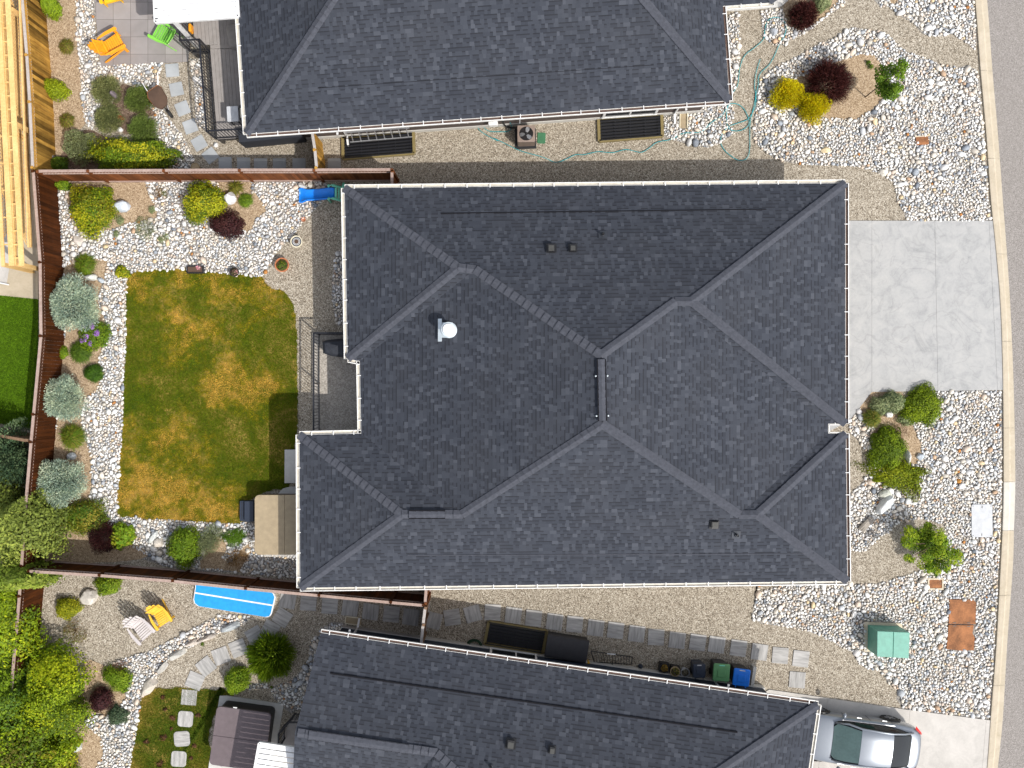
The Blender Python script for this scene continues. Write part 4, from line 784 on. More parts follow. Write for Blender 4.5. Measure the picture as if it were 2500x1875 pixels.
# ================================================================= PLANTS
def outline(th, seed, amp):
    r = random.Random(seed*3+1); return 1+amp*(np.cos(2*th+r.uniform(0,6.28))*.6+np.cos(3*th+r.uniform(0,6.28))*.75+np.cos(5*th+r.uniform(0,6.28))*.55+np.cos(8*th+r.uniform(0,6.28))*.4+np.cos(13*th+r.uniform(0,6.28))*.25)
def leafcloud(n, rx, ry, rz, c0, size, cols, seed, clumps=26, spike=0.0, core=.55, up=.35, flat=0.0, fill=.35, jag=.16, lump=.1):
    """leaf blades gathered in clumps over an ellipsoid; returns V, F, C"""
    rg = np.random.default_rng(seed); cl = rg.normal(0, 1, (clumps, 3)); cl[:, 2] = np.abs(cl[:, 2])*(1-flat)+.05; cl /= np.linalg.norm(cl, axis=1)[:, None]
    lobes = rg.uniform(1-jag*1.3, 1+jag, clumps); rad = rg.uniform(core, 1.0, clumps)**.5*lobes; cc = cl*rad[:, None]
    ci = rg.integers(0, clumps, n); p = cc[ci] + rg.normal(0, fill/ max(1, clumps/30)**.35, (n, 3)); l = np.linalg.norm(p, axis=1); over = l > 1.18; p[over] *= (1.18/l[over])[:, None]
    p[:, 2] = np.abs(p[:, 2]); th = np.arctan2(p[:, 1], p[:, 0]); ol = outline(th, seed, lump); p[:, :2] *= ol[:, None]; pos = p*np.array([rx, ry, rz]) + np.array(c0)
    out = p + rg.normal(0, .45, (n, 3)); out[:, 2] += up; out /= np.linalg.norm(out, axis=1)[:, None]
    if spike:
        s = np.cross(out, rg.normal(0, 1, (n, 3))); s /= np.linalg.norm(s, axis=1)[:, None]; L = size*rg.uniform(.7, 1.4, n)*spike; W = size*.40
        a = pos; b = pos+out*L[:, None]; V = np.stack([a-s*W, a+s*W, b+s*W*.3, b-s*W*.3], 1)
    else:
        t = np.cross(out, rg.normal(0, 1, (n, 3))); t /= np.linalg.norm(t, axis=1)[:, None]; s = np.cross(out, t); z = (size*rg.uniform(.5, 1.5, n))[:, None]
        V = np.stack([pos-t*z, pos+s*z*.55, pos+t*z, pos-s*z*.55], 1)
    cols = np.array(cols); k = rg.integers(0, len(cols), clumps); mix = rg.random(n) < .14; kk = np.where(mix, rg.integers(0, len(cols), n), k[ci]); C = cols[kk]*rg.uniform(.7, 1.3, (n, 1))
    return V.reshape(-1, 3), np.arange(n*4).reshape(-1, 4), np.clip(C, 0, .9)
def pz(t, x, y, z): return P(t, x, y, z)
GREEN = [(.09,.17,.010),(.13,.22,.012),(.19,.28,.016)]; LIME = [(.17,.23,.01),(.28,.31,.012),(.08,.13,.01),(.42,.41,.02)]; YEL = [(.70,.56,.012),(.82,.66,.02),(.42,.40,.012),(.62,.50,.012)]
DARKG = [(.06,.12,.012),(.09,.16,.014),(.13,.20,.02)]; MAROON = [(.045,.012,.012),(.08,.02,.018),(.12,.035,.028)]; PLUM = [(.025,.008,.012),(.045,.012,.018),(.06,.02,.022)]
BLUE = [(.38,.49,.39),(.52,.63,.47),(.68,.75,.54),(.26,.35,.29)]; SAGE = [(.15,.19,.11),(.20,.25,.15),(.27,.31,.20)]; OLIVE = [(.18,.18,.02),(.27,.24,.035),(.12,.15,.015)]; LAV = [(.19,.22,.11),(.26,.28,.14),(.14,.17,.08)]; DEAD = [(.20,.12,.05),(.12,.07,.035),(.28,.18,.09)]
def shrub(name, label, t, x, y, rx, ry, h, cols, n=2600, size=.035, clumps=30, group=None, spike=0, stem=True, seed=None, rot=0, up=.35, flat=0.0, fill=.35, cat='shrub', extra=None, jag=.16, zc=.45, lump=.12):
    """rx, ry in pixels of the survey tile; h in metres"""
    s = TL[t][2]*K; rx, ry = rx*s*.98, ry*s*.98; c = P(t, x, y, h*zc); c.z = 0; seed = seed if seed is not None else int(abs(c.x*91+c.y*37)*10)
    o = thing(name, c, label, cat, group)
    cols = np.clip(np.array(cols)*np.array([1.30, 1.24, .95]), 0, .85); lump = min(lump, .04) if jag < .1 else lump
    V, F, C = leafcloud(n, rx, ry, h*.78, (0, 0, h*.14), size, cols, seed, clumps, spike, up=up, flat=flat, fill=fill, jag=jag, lump=lump)
    if h > .28 and 'dead' not in name:
        V3, F3, C3 = leafcloud(int(n*.7), rx*.86, ry*.86, h*.60, (0, 0, h*.12), size*1.1, cols*.9, seed, clumps*2, spike*.8, core=.15, up=up, fill=.5, jag=.05, lump=lump); V = np.concatenate([V, V3]); C = np.concatenate([C, C3]); F = np.arange(len(V)).reshape(-1, 4)
    if rot: cr, sr = math.cos(rot), math.sin(rot); V = np.stack([V[:, 0]*cr-V[:, 1]*sr, V[:, 0]*sr+V[:, 1]*cr, V[:, 2]], 1)
    npmesh('foliage', V+np.array(c), F, C, M['leaf'], o)
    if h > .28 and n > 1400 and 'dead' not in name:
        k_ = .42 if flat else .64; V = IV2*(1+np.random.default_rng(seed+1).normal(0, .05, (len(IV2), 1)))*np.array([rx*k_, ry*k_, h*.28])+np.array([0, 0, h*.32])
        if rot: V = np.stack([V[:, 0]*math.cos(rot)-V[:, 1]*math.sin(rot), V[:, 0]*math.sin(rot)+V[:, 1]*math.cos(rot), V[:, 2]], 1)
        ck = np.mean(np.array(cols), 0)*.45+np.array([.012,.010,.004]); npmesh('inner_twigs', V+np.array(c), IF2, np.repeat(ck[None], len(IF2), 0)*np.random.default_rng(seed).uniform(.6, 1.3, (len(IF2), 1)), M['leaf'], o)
    if stem:
        m = MB(); rg = random.Random(seed)
        for k in range(9):
            a = rg.uniform(0, 6.28); r = rg.uniform(.25, .75); m.tube([c+Vector((0,0,0)), c+Vector((math.cos(a)*rx*r*.5, math.sin(a)*ry*r*.5, h*.4)), c+Vector((math.cos(a)*rx*r, math.sin(a)*ry*r, h*.72))], .018, 5, r2=.005)
        m.build('stem', M['bark'], o)
    if extra: extra(o, c, rx, ry, h)
    return o
def flowers(col, n, nm='flower', hz=.95, size=.035, spread=.8, k=6):
    def f(o, c, rx, ry, h):
        rg = np.random.default_rng(n)
        for q in range(k):
            a = rg.uniform(0, 6.28); r = rg.uniform(.25, spread); cc = np.array(c)+np.array([math.cos(a)*rx*r, math.sin(a)*ry*r, h*hz])
            V, F, C = leafcloud(n//k, .10, .10, .05, cc, size, col, q+n, 4, fill=.5); npmesh(nm, V, F, C, M['leaf'], o)
    return f
def tuft(label, t, x, y, r, h, cols, n=1300, group=None, name='ornamental_grass', seed=None, cat='plant'):
    s = TL[t][2]*K; R_ = r*s; c = P(t, x, y, h*.4); c.z = 0; rg = np.random.default_rng(seed if seed is not None else int(abs(c.x*53+c.y*17)*10)); a = rg.uniform(0, 6.283, n); rr = R_*rg.uniform(.25, 1.05, n); hh = h*(1.05-.55*(rr/R_)**2)*rg.uniform(.7, 1.05, n)
    b0 = rg.normal(0, R_*.13, (n, 2)); w = rg.uniform(.006, .012, n); V = []; d = np.stack([np.cos(a), np.sin(a)], 1); s_ = np.stack([-np.sin(a), np.cos(a)], 1)*w[:, None]
    p0 = b0; p1 = b0+d*(rr*.45)[:, None]; p2 = b0+d*rr[:, None]; z1 = hh*.85; z2 = hh*rg.uniform(.45, .9, n)
    q = lambda p, sg, z: np.concatenate([p+s_*sg, z[:, None]], 1)
    V1 = np.stack([q(p0,-1,np.zeros(n)), q(p0,1,np.zeros(n)), q(p1,1,z1), q(p1,-1,z1)], 1); V2 = np.stack([q(p1,-1,z1), q(p1,1,z1), q(p2,.2,z2), q(p2,-.2,z2)], 1)
    V = np.concatenate([V1, V2]).reshape(-1, 3); cols = np.array(cols); C = cols[rg.integers(0, len(cols), n)]*rg.uniform(.7, 1.3, (n, 1)); C = np.concatenate([C, C])
    o = npmesh(name, V, np.arange(len(V)).reshape(-1, 4), C, M['leaf']); o.location = c; return tag(o, label, cat, group)
def boulder(label, t, x, y, rx, ry, h, col=(.62,.63,.64), rot=0.0, seed=0, group=None, cat='boulder', name='boulder', sq=0.0):
    s = TL[t][2]*K; rx, ry = rx*s, ry*s; c = P(t, x, y, h*.5); c.z = 0; rg = np.random.default_rng(seed+17); V = IV2.copy()
    if sq: V = np.sign(V)*np.abs(V)**(1-sq); V /= np.abs(V).max()
    for k in range(9):                           # cut flat facets off the pebble
        nrm = rg.normal(0, 1, 3); nrm[2] = abs(nrm[2])*.6; nrm /= np.linalg.norm(nrm); d = V@nrm; lim = rg.uniform(.62, .85); V = V - np.maximum(0, d-lim)[:, None]*nrm*.92
    V *= 1+rg.normal(0, .02, (len(V), 1)); V = V*np.array([rx, ry, h*.62])*1.12; cr, sr = math.cos(rot), math.sin(rot); V = np.stack([V[:, 0]*cr-V[:, 1]*sr, V[:, 0]*sr+V[:, 1]*cr, V[:, 2]+h*.38], 1)
    C = np.repeat(np.array([col]), len(IF2), 0)*rg.uniform(.93, 1.05, (len(IF2), 1)); o = npmesh(name, V, IF2, np.clip(C, 0, .85), M['boulder']); o.location = c; return tag(o, label, cat, group)

# ---- middle yard
shrub('shrub', 'large yellow green shrub in the corner by the red brown fence', 'E', 760, 380, 180, 198, 1.0, LIME+GREEN[:1]+OLIVE[:1], 9500, .032, 60, group='shrubs of the middle yard', fill=.24, jag=.3)
shrub('shrub', 'large lime green shrub between the two white boulders and the fence', 'E', 1710, 320, 168, 168, 1.0, LIME, 9500, .032, 60, fill=.24, jag=.28, group='shrubs of the middle yard')
shrub('shrub', 'dark plum red shrub touching the lime shrub above the lawn', 'E', 1915, 510, 125, 112, .7, PLUM, 3600, .03, 26, group='shrubs of the middle yard')
boulder('pale grey boulder in the tan bed beside the yellow green shrub', 'E', 1025, 355, 70, 52, .4, (.52,.57,.63), .1, 1, 'boulders of the middle yard')
boulder('white rounded boulder touching the right side of the lime shrub', 'E', 1932, 288, 54, 55, .42, (.70,.71,.73), .3, 2, 'boulders of the middle yard')
tuft('bright green tuft right of the white boulder near the fence', 'E', 2072, 308, 62, .3, GREEN)
tuft('brownish wispy tuft by the fence above the bright green tuft', 'E', 1990, 200, 80, .35, OLIVE, 260)
shrub('creeping_plant', 'grey green creeping plant on the cobbles below the pale boulder', 'E', 1232, 535, 80, 85, .22, SAGE, 1500, .024, 18, stem=False, cat='plant', spike=1.2, rot=.6)
for i, (x, y, r, l) in enumerate(((1000,470,38,'small sage plant just under the pale grey boulder'),(1285,380,34,'small sage plant at the edge of the tan bed and cobbles'),(985,592,27,'tiny green plant between big white cobbles'),(1372,622,46,'small green plant on cobbles right of the creeping plant'),(1350,245,46,'dark wispy plant on the cobbles near the fence'))):
    shrub('creeping_plant', l, 'E', x, y, r, r, .16, SAGE if i != 4 else DEAD+SAGE[:1], 420, .02, 9, stem=False, cat='plant')
shrub('shrub', 'small bright green plant in the fence corner', 'E', 528, 178, 58, 42, .35, GREEN, 900, .03, 14, stem=False)
tuft('tall green grass clump above the first blue spruce', 'E', 715, 850, 92, .55, GREEN+OLIVE[:1], 1900)
shrub('shrub', 'small lime plant at the top left corner of the lawn', 'E', 1030, 915, 52, 50, .3, LIME, 800, .03, 12, stem=False)
boulder('oblong speckled boulder above the first blue spruce', 'E', 762, 957, 56, 30, .3, (.60,.60,.56), -.1, 3, 'boulders of the middle yard'); boulder('small grey boulder right of the oblong speckled boulder', 'E', 845, 980, 32, 22, .2, (.42,.46,.5), -.6, 4, 'boulders of the middle yard')
for i, (t, x, y, r, l) in enumerate((('E',625,1180,216,'blue green globe spruce above the purple flowering shrub'),('I',540,395,188,'blue green globe spruce in the middle of the three along the fence'),('I',510,1100,204,'blue green globe spruce nearest the bottom of the lawn'))):
    s = TL[t][2]*K; h = 1.3; r = r*.97; c = P(t, x, y, h*.55); c.z = 0; o = thing('globe_spruce', c, l, 'spruce', 'blue globe spruces along the fence'); R_ = r*s*.93
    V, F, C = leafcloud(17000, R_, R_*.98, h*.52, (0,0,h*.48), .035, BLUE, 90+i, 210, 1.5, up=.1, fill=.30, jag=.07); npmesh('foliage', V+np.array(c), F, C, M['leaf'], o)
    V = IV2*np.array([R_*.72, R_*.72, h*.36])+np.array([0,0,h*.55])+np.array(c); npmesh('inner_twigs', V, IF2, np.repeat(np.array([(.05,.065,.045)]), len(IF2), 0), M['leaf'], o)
    m = MB(); m.tube([c, c+Vector((0,0,h*.6))], .05, 8, r2=.03); m.build('trunk', M['bark'], o)
shrub('shrub', 'green shrub with purple blossoms below the first blue spruce', 'E', 785, 1435, 120, 118, .7, GREEN+DARKG[:1], 3400, .03, 26, extra=flowers([(.36,.16,.55),(.48,.26,.66)], 420, size=.026, k=8))
tuft('dark green grass clump under the purple flowering shrub', 'E', 680, 1590, 95, .5, DARKG+GREEN[:1], 1900); shrub('shrub', 'small bright green plant against the fence beside the dark grass clump', 'E', 530, 1590, 36, 50, .3, GREEN, 600, .03, 10, stem=False)
shrub('shrub', 'round dense dark green mound above the middle blue spruce', 'I', 787, 175, 78, 74, .42, [(.04,.10,.01),(.06,.14,.012)], 3200, .02, 60, stem=False, fill=.22, jag=.05)
tuft('green and brown grass clump below the middle blue spruce', 'I', 612, 715, 108, .6, GREEN+OLIVE, 2200); boulder('small grey boulder below the green and brown grass clump', 'I', 600, 880, 38, 32, .25, (.45,.48,.5), .4, 5, 'boulders of the middle yard')
shrub('shrub', 'wide olive green shrub in the lower left corner of the yard', 'I', 690, 1395, 195, 140, .8, OLIVE+DARKG, 7200, .028, 50, rot=.15, fill=.25, jag=.28)
shrub('shrub', 'dark purple shrub between two green ones at the yard corner', 'I', 862, 1550, 108, 125, .8, PLUM, 4200, .03, 30, spike=1.5); shrub('shrub', 'bright leafy green shrub right of the dark purple shrub', 'I', 1025, 1550, 92, 92, .55, [(.10,.20,.012),(.16,.27,.015),(.25,.28,.02)], 1500, .05, 20)
shrub('shrub', 'tall green shrub leaning over the lower brown fence', 'N', 165, 300, 118, 172, 1.0, GREEN+[(.10,.15,.01)], 8500, .028, 60, fill=.24, jag=.28); shrub('shrub', 'silvery sage shrub beside the tall green shrub', 'N', 375, 250, 80, 130, .5, SAGE+[(.26,.32,.26)], 2600, .026, 26, rot=-.5, spike=1.5)
shrub('shrub', 'low bright green mat with pale stones beside the hot tub', 'N', 582, 212, 102, 74, .25, [(.07,.15,.01),(.09,.18,.012)], 3800, .018, 60, stem=False, fill=.25, jag=.1, rot=.2); shrub('dead_shrub', 'brown dry shrub by the lower fence near the hot tub', 'N', 608, 392, 78, 62, .4, DEAD, 700, .028, 14, spike=2.0)
boulder('round white boulder right of the bright green mat', 'N', 688, 235, 30, 29, .25, (.74,.73,.69), 0, 6, 'boulders of the middle yard'); boulder('small cream boulder between the hot tub and the dry shrub', 'N', 706, 327, 20, 20, .15, (.74,.70,.62), 0, 7, 'boulders of the middle yard')
boulder('long slanted grey boulder among cobbles below the lawn', 'I', 1290, 1560, 62, 24, .25, (.60,.62,.60), .95, 8, 'boulders of the middle yard'); boulder('banded cream boulder right of the long slanted boulder', 'I', 1335, 1610, 46, 38, .28, (.68,.62,.54), .5, 9, 'boulders of the middle yard')
boulder('flat cream boulder among the cobbles above the lawn', 'E', 655, 650, 55, 42, .2, (.62,.56,.5), -.3, 10, 'boulders of the middle yard')
boulder('long pale boulder behind the blue slide by the fence', 'H', 510, 320, 170, 95, .3, (.62,.63,.62), -.5, 11, 'boulders of the middle yard'); boulder('rounded tan boulder behind the middle of the blue slide', 'H', 790, 310, 95, 105, .25, (.50,.48,.43), 0, 12, 'boulders of the middle yard'); boulder('small grey boulder under the fence behind the blue slide', 'H', 1320, 280, 75, 65, .2, (.45,.45,.46), 0, 13, 'boulders of the middle yard')
# ---- upper neighbour
shrub('shrub', 'bright green bush overhanging the golden fence at the top edge', 'A', 432, 60, 58, 78, 1.1, [(.15,.24,.012),(.20,.29,.015)], 2400, .03, 26)
tuft('olive brown tuft in the sandy bed beside the golden fence', 'A', 562, 392, 66, .4, OLIVE+DEAD[:1], 1200); tuft('brown olive tuft near the bottom of the sandy bed', 'A', 565, 1018, 66, .4, OLIVE+DEAD[:1], 1200)
shrub('shrub', 'lime green creeping shrub spilling from the golden fence', 'A', 430, 745, 138, 75, .7, [(.20,.27,.01),(.27,.33,.012),(.15,.22,.01)], 4600, .024, 40, rot=-.45, jag=.1)
G4 = 'round mounds beside the wheelbarrow'
for x, y, r, c_, l in ((895,760,120,LAV,'grey green lavender mound nearest the orange chair'),(1172,840,112,[(.11,.16,.045),(.16,.22,.06)],'dark green mound touching the wheelbarrow'),(912,1000,112,LAV[:2]+[(.12,.15,.07)],'lavender mound beside the red flowers'),(1205,1090,118,[(.11,.17,.045),(.16,.23,.06)],'dark green mound above the big lime shrub')):
    shrub('shrub', l, 'A', x, y, r, r, .6, c_, 5200, .026, 90, group=G4, spike=1.5, fill=.22, jag=.06, stem=False)
shrub('shrub', 'loose grey green shrub left of the big lime shrub', 'A', 680, 1240, 125, 130, .8, SAGE+LAV[:1], 4200, .03, 32, rot=.5, spike=1.6)
shrub('shrub', 'very wide lime and green shrub against the red brown fence', 'A', 1080, 1305, 345, 150, 1.0, LIME+[(.12,.20,.012),(.07,.12,.01)], 14500, .034, 80, fill=.22, jag=.34, lump=.15); shrub('shrub', 'small dark green shrub in the fence corner beside the glass cloche', 'A', 492, 1385, 75, 55, .5, DARKG, 1200, .03, 16)
m_ = P('A',1010,990,.15); V, F, C = leafcloud(160, .11, .09, .12, (0,0,.1), .028, [(.75,.02,.015),(.85,.08,.03),(.7,.4,.2)], 4, 7); o = npmesh('red_flower', V, F, C, M['leaf']); o.location = (m_.x, m_.y, 0); tag(o, 'small red flowers on the dark mulch between the mounds', 'flower')
boulder('purple grey stone on the lavender mound', 'A', 960, 797, 22, 24, .62, (.22,.18,.20), 0, 14, cat='stone'); boulder('white stone between the mounds and the lime shrub', 'A', 1012, 1093, 28, 20, .16, (.75,.74,.72), 0, 15, cat='stone'); boulder('white stone below the paver path', 'A', 1820, 1222, 20, 20, .15, (.78,.78,.77), 0, 16, cat='stone')
# ---- street side
def radial(name, label, t, x, y, r, h, cols, n, L, seed, group=None, w=.012):
    s = TL[t][2]*K; R_ = r*s*.92; c = P(t, x, y, h*.5); c.z = 0; rg = np.random.default_rng(seed); o = thing(name, c, label, 'shrub', group); d = rg.normal(0, 1, (n, 3)); d[:, 2] = np.abs(d[:, 2])+.05; d /= np.linalg.norm(d, axis=1)[:, None]
    k = rg.uniform(.62, 1.08, n)*(1+.08*np.sin(np.arctan2(d[:, 1], d[:, 0])*7+1)); tip = d*np.array([R_, R_, h*.85])*k[:, None]+np.array([0,0,h*.12]); root = tip*(1-L/np.maximum(R_, .1)); sd = np.cross(d, rg.normal(0, 1, (n, 3))); sd /= np.linalg.norm(sd, axis=1)[:, None]
    # arching twigs carry small leaves
    lv = []; C = []; cols = np.array(cols)
    V = np.stack([root-sd*w*.6, root+sd*w*.6, tip+sd*w*.2, tip-sd*w*.2], 1).reshape(-1, 3); c1 = cols[rg.integers(0, len(cols), n)]*rg.uniform(.6, 1.2, (n, 1))
    m_ = n*3; idx = rg.integers(0, n, m_); tt = rg.uniform(.2, 1.0, (m_, 1)); p = root[idx]*(1-tt)+tip[idx]*tt+rg.normal(0, .012, (m_, 3)); a = rg.normal(0, 1, (m_, 3)); a /= np.linalg.norm(a, axis=1)[:, None]; b = np.cross(a, rg.normal(0, 1, (m_, 3))); b /= np.linalg.norm(b, axis=1)[:, None]; z = rg.uniform(.013, .026, (m_, 1))
    V2 = np.stack([p-a*z, p+b*z*.6, p+a*z, p-b*z*.6], 1).reshape(-1, 3); c2 = cols[rg.integers(0, len(cols), m_)]*rg.uniform(.7, 1.5, (m_, 1)); VV = np.concatenate([V, V2])+np.array(c); npmesh('foliage', VV, np.arange(len(VV)).reshape(-1, 4), np.clip(np.concatenate([c1, c2]), 0, .9), M['leaf'], o)
    q = MB(); rr = random.Random(seed)
    for i in range(10): a_ = rr.uniform(0, 6.28); q.tube([c, c+Vector((math.cos(a_)*R_*.5, math.sin(a_)*R_*.5, h*.5))], .015, 5, r2=.006)
    q.build('stem', M['bark'], o); return o
radial('barberry', 'large round maroon barberry in the tan bed by the two yellow shrubs', 'D', 582, 680, 222, 1.35, MAROON, 4200, .33, 5, 'maroon barberries'); radial('barberry', 'maroon barberry at the top edge beside the walkway corner', 'D', 362, 115, 145, 1.1, MAROON, 2600, .28, 6, 'maroon barberries')
for x, y, r, l in ((222,792,122,'yellow threadleaf shrub on the left of the pair by the barberry'),(448,895,114,'yellow threadleaf shrub touching the foot of the large barberry')):
    shrub('yellow_shrub', l, 'D', x, y, r, r*.98, .75, YEL, 5200, .032, 44, group='yellow shrubs by the barberry', spike=1.9, up=.6, jag=.14)
shrub('shrub', 'grey green shrub behind the maroon barberry at the top edge', 'D', 508, 25, 66, 60, .7, SAGE, 1800, .028, 20)
for x, y, r, l in ((898,528,17,'tiny green sprig in the tan bed above the other sprig'),(918,568,26,'small green sprig in the tan bed beside the young tree')): shrub('sprig', l, 'D', x, y, r, r, .2, DARKG, 150, .025, 5, stem=False, cat='plant')
shrub('shrub', 'dense green juniper at the corner of the driveway', 'L', 1350, 318, 172, 150, .55, [(.13,.20,.008),(.20,.28,.010),(.08,.13,.006)], 11000, .027, 70, fill=.24, jag=.26, lump=.12, group='junipers at the street side')
shrub('shrub', 'blue grey leafy shrub left half beside the driveway corner', 'L', 1010, 305, 78, 72, .5, SAGE+[(.07,.11,.07)], 2100, .03, 26); shrub('shrub', 'blue grey leafy shrub right half above the white rock', 'L', 1120, 280, 82, 82, .55, SAGE+[(.07,.11,.07)], 2300, .03, 26)
tuft('olive green ornamental grass beside the cobbles near the walkway', 'L', 930, 420, 78, .5, OLIVE+GREEN[:1], 2200); shrub('shrub', 'low sage tuft at the foot of the dense juniper', 'L', 1215, 430, 62, 50, .35, SAGE, 900, .025, 14)
shrub('dead_shrub', 'grey brown bare shrub between the two junipers', 'L', 1140, 540, 85, 62, .45, [(.16,.11,.09),(.22,.15,.13)], 900, .02, 18, spike=2.2)
shrub('shrub', 'deep green juniper left of the standing pale rock', 'L', 1065, 675, 150, 165, .6, [(.11,.18,.008),(.17,.25,.010),(.07,.12,.006)], 9500, .027, 60, fill=.24, jag=.28, lump=.14, group='junipers at the street side')
shrub('shrub', 'sprawling yellow green juniper above the long grey boulder', 'L', 1140, 905, 225, 122, .4, [(.18,.24,.008),(.26,.30,.012),(.12,.17,.008)], 7500, .027, 34, fill=.24, group='junipers at the street side', jag=.4, flat=.4, rot=-.05, lump=.30)
boulder('white rounded rock on the tan bed in front of the blue grey shrub', 'L', 1080, 380, 34, 34, .35, (.74,.73,.70), 0, 20, 'street side rocks', 'rock', 'rock')
boulder('standing narrow pale rock beside the deep green juniper', 'L', 1233, 735, 20, 58, .45, (.66,.65,.62), .15, 21, 'street side rocks', 'rock', 'rock')
boulder('long grey angular boulder below the sprawling juniper', 'L', 1042, 1150, 122, 42, .4, (.68,.70,.70), .95, 22, 'street side rocks', 'rock', 'rock', .2)
boulder('flat grey rock at the root of the sprawling juniper', 'L', 1045, 1065, 60, 40, .25, (.52,.53,.46), .2, 23, 'street side rocks', 'rock', 'rock')
boulder('big slate grey cobble on the right of the tan bed', 'L', 1342, 742, 34, 30, .2, (.50,.55,.60), 0, 24, 'street side rocks', 'rock', 'rock'); boulder('pale cream cobble above the concrete driveway', 'D', 1027, 1452, 34, 32, .2, (.72,.68,.60), 0, 25, 'street side rocks', 'rock', 'rock')
boulder('yellowish flat rock left of the barberry bed', 'D', 535, 1265, 42, 26, .14, (.70,.58,.36), 0, 26, 'street side rocks', 'rock', 'rock'); boulder('dark slate rock inside the loop of the hose', 'U', 1310, 530, 70, 72, .2, (.40,.43,.47), .9, 27, 'street side rocks', 'rock', 'rock'); boulder('round orange rust rock above the white cover', 'L', 1665, 950, 22, 22, .13, (.55,.26,.06), 0, 28, 'street side rocks', 'rock', 'rock')
m = MB(); 
for k in range(5): a_ = P('L', 815+k*9, 1352+k*5, .1+.02*(k%2)); b_2 = P('L', 915+k*9, 1252+k*5, .13+.02*(k%3)); m.tube([a_, (a_+b_2)/2+Vector((.01,.01,.015)), b_2], .045, 7, r2=.03)
tag(m.build('driftwood_log', M['driftwood'], smooth=True), 'grey weathered driftwood log on cobbles by the house corner', 'log')
# small trees
def young_tree(label, base, h, clumps, cols, lean=(0,0), seed=0, leaf=.045, tr=.03, name='young_tree', nl=170, cr=.26):
    """clumps: world x,y offsets from base and heights"""
    b = Vector((base[0], base[1], 0)); o = thing(name, b, label, 'tree'); m = MB(); top = b+Vector((lean[0], lean[1], h)); m.tube([b, b+Vector((lean[0]*.3, lean[1]*.3, h*.4)), top], tr, 8, r2=tr*.35); m.build('trunk', M['bark'], o); br = MB(); V = []; C = []
    for i, (x, y, z, s) in enumerate(clumps):
        c = b+Vector((x, y, z)); k = max(.25, min(.95, (z-.45)/h)); a = b+(top-b)*k; br.tube([a, (a+c)/2+Vector((0,0,.05)), c], tr*.4, 5, r2=.006); v, f, cc = leafcloud(int(nl*s*s*6)+40, cr*s*1.5, cr*s*1.5, cr*s*.9, tuple(c-Vector((0,0,.08))), leaf, cols, seed*50+i, 7, fill=.42, jag=.35); V.append(v); C.append(cc)
    br.build('branch', M['bark'], o); V = np.concatenate(V); npmesh('foliage', V, np.arange(len(V)).reshape(-1, 4), np.concatenate(C), M['leaf'], o); return o
bs = P('D',872,820); LG = [(.12,.21,.012),(.17,.28,.015),(.09,.17,.012)]
def off(t, x, y, z, b): p = P(t, x, y, z); return (p.x-b.x, p.y-b.y, z)
cl = [(*off('D',x,y,z,bs), s) for x, y, z, s in ((1010,600,2.0,.55),(1030,650,1.8,.6),(1095,590,2.5,.55),(1190,545,3.2,.55),(1160,630,2.8,.6),(1040,740,1.5,.8),(1080,760,1.7,.75),(1110,775,1.9,.6),(1155,730,2.3,.45),(1060,795,1.5,.45),(1020,700,1.6,.5))]
tt = P('D',1195,560,3.3); young_tree('young slender tree with sparse bright leaves in the tan bed', bs, 3.3, cl, LG, (tt.x-bs.x, tt.y-bs.y), 2, .04, .025)
bs = P('L',1340,1450); rg_ = random.Random(4); cl = []
for x, y, s in ((1250,1400,1),(1310,1420,1.1),(1400,1370,1.0),(1410,1440,1.2),(1330,1500,1.2),(1450,1490,1.3),(1500,1420,1.0),(1540,1470,.8),(1530,1540,1.1),(1410,1560,1.2),(1600,1590,.9),(1650,1600,.9),(1490,1610,1.1),(1370,1640,.8),(1420,1690,.8),(1235,1600,.5),(1275,1620,.4),(1560,1660,.6),(1230,1470,.7),(1480,1700,.7),(1410,1340,.5),(1570,1700,.4)):
    cl.append((*off('L', x, y, rg_.uniform(.9, 1.6), bs), s*.56))
young_tree('small bushy maple with ragged lime leaves above the rust meter box', bs, 1.5, cl, [(.15,.25,.010),(.23,.34,.012),(.09,.16,.010),(.32,.40,.02)], (.1,.05), 3, .036, .04, 'maple_tree', 330, .33)
# ---- lower neighbour's yard
shrub('shrub', 'green shrub growing under the lower brown fence beside the flat boulder', 'M', 900, 112, 112, 76, .6, GREEN+[(.14,.20,.012)], 3200, .027, 30, fill=.25, jag=.3); boulder('large flat pale boulder left of the green shrub on gravel', 'M', 745, 222, 82, 66, .35, (.60,.56,.50), .1, 30, cat='boulder', sq=.2)
shrub('shrub', 'round lime yellow shrub on gravel below the flat boulder', 'M', 570, 308, 92, 88, .55, [(.22,.25,.01),(.32,.32,.015),(.14,.18,.01)], 3600, .026, 34); shrub('dead_shrub', 'brown sparse shrub below the round lime yellow shrub', 'M', 625, 510, 85, 80, .5, DEAD+OLIVE, 1300, .022, 20, spike=1.8)
shrub('shrub', 'green shrub beside the cobble stream near the stepping stones', 'M', 985, 905, 128, 92, .5, GREEN, 4200, .026, 40, rot=-.5, fill=.24, jag=.28); shrub('dead_shrub', 'dry reddish twigs on cobbles above the green shrub', 'M', 1010, 815, 75, 48, .3, [(.10,.05,.035),(.2,.1,.07)], 600, .02, 12, spike=2)
shrub('shrub', 'round dark plum shrub at the edge of the big green shrubs', 'M', 850, 1085, 82, 98, .7, PLUM, 3200, .028, 28); shrub('shrub', 'blue grey shrub between the cobbles below the plum shrub', 'M', 990, 1222, 82, 76, .45, [(.05,.09,.06),(.09,.13,.09)], 3000, .024, 40, fill=.22)
boulder('pale boulder at the foot of the big lime shrubs', 'M', 620, 1482, 58, 70, .45, (.50,.52,.48), .2, 31, cat='boulder')
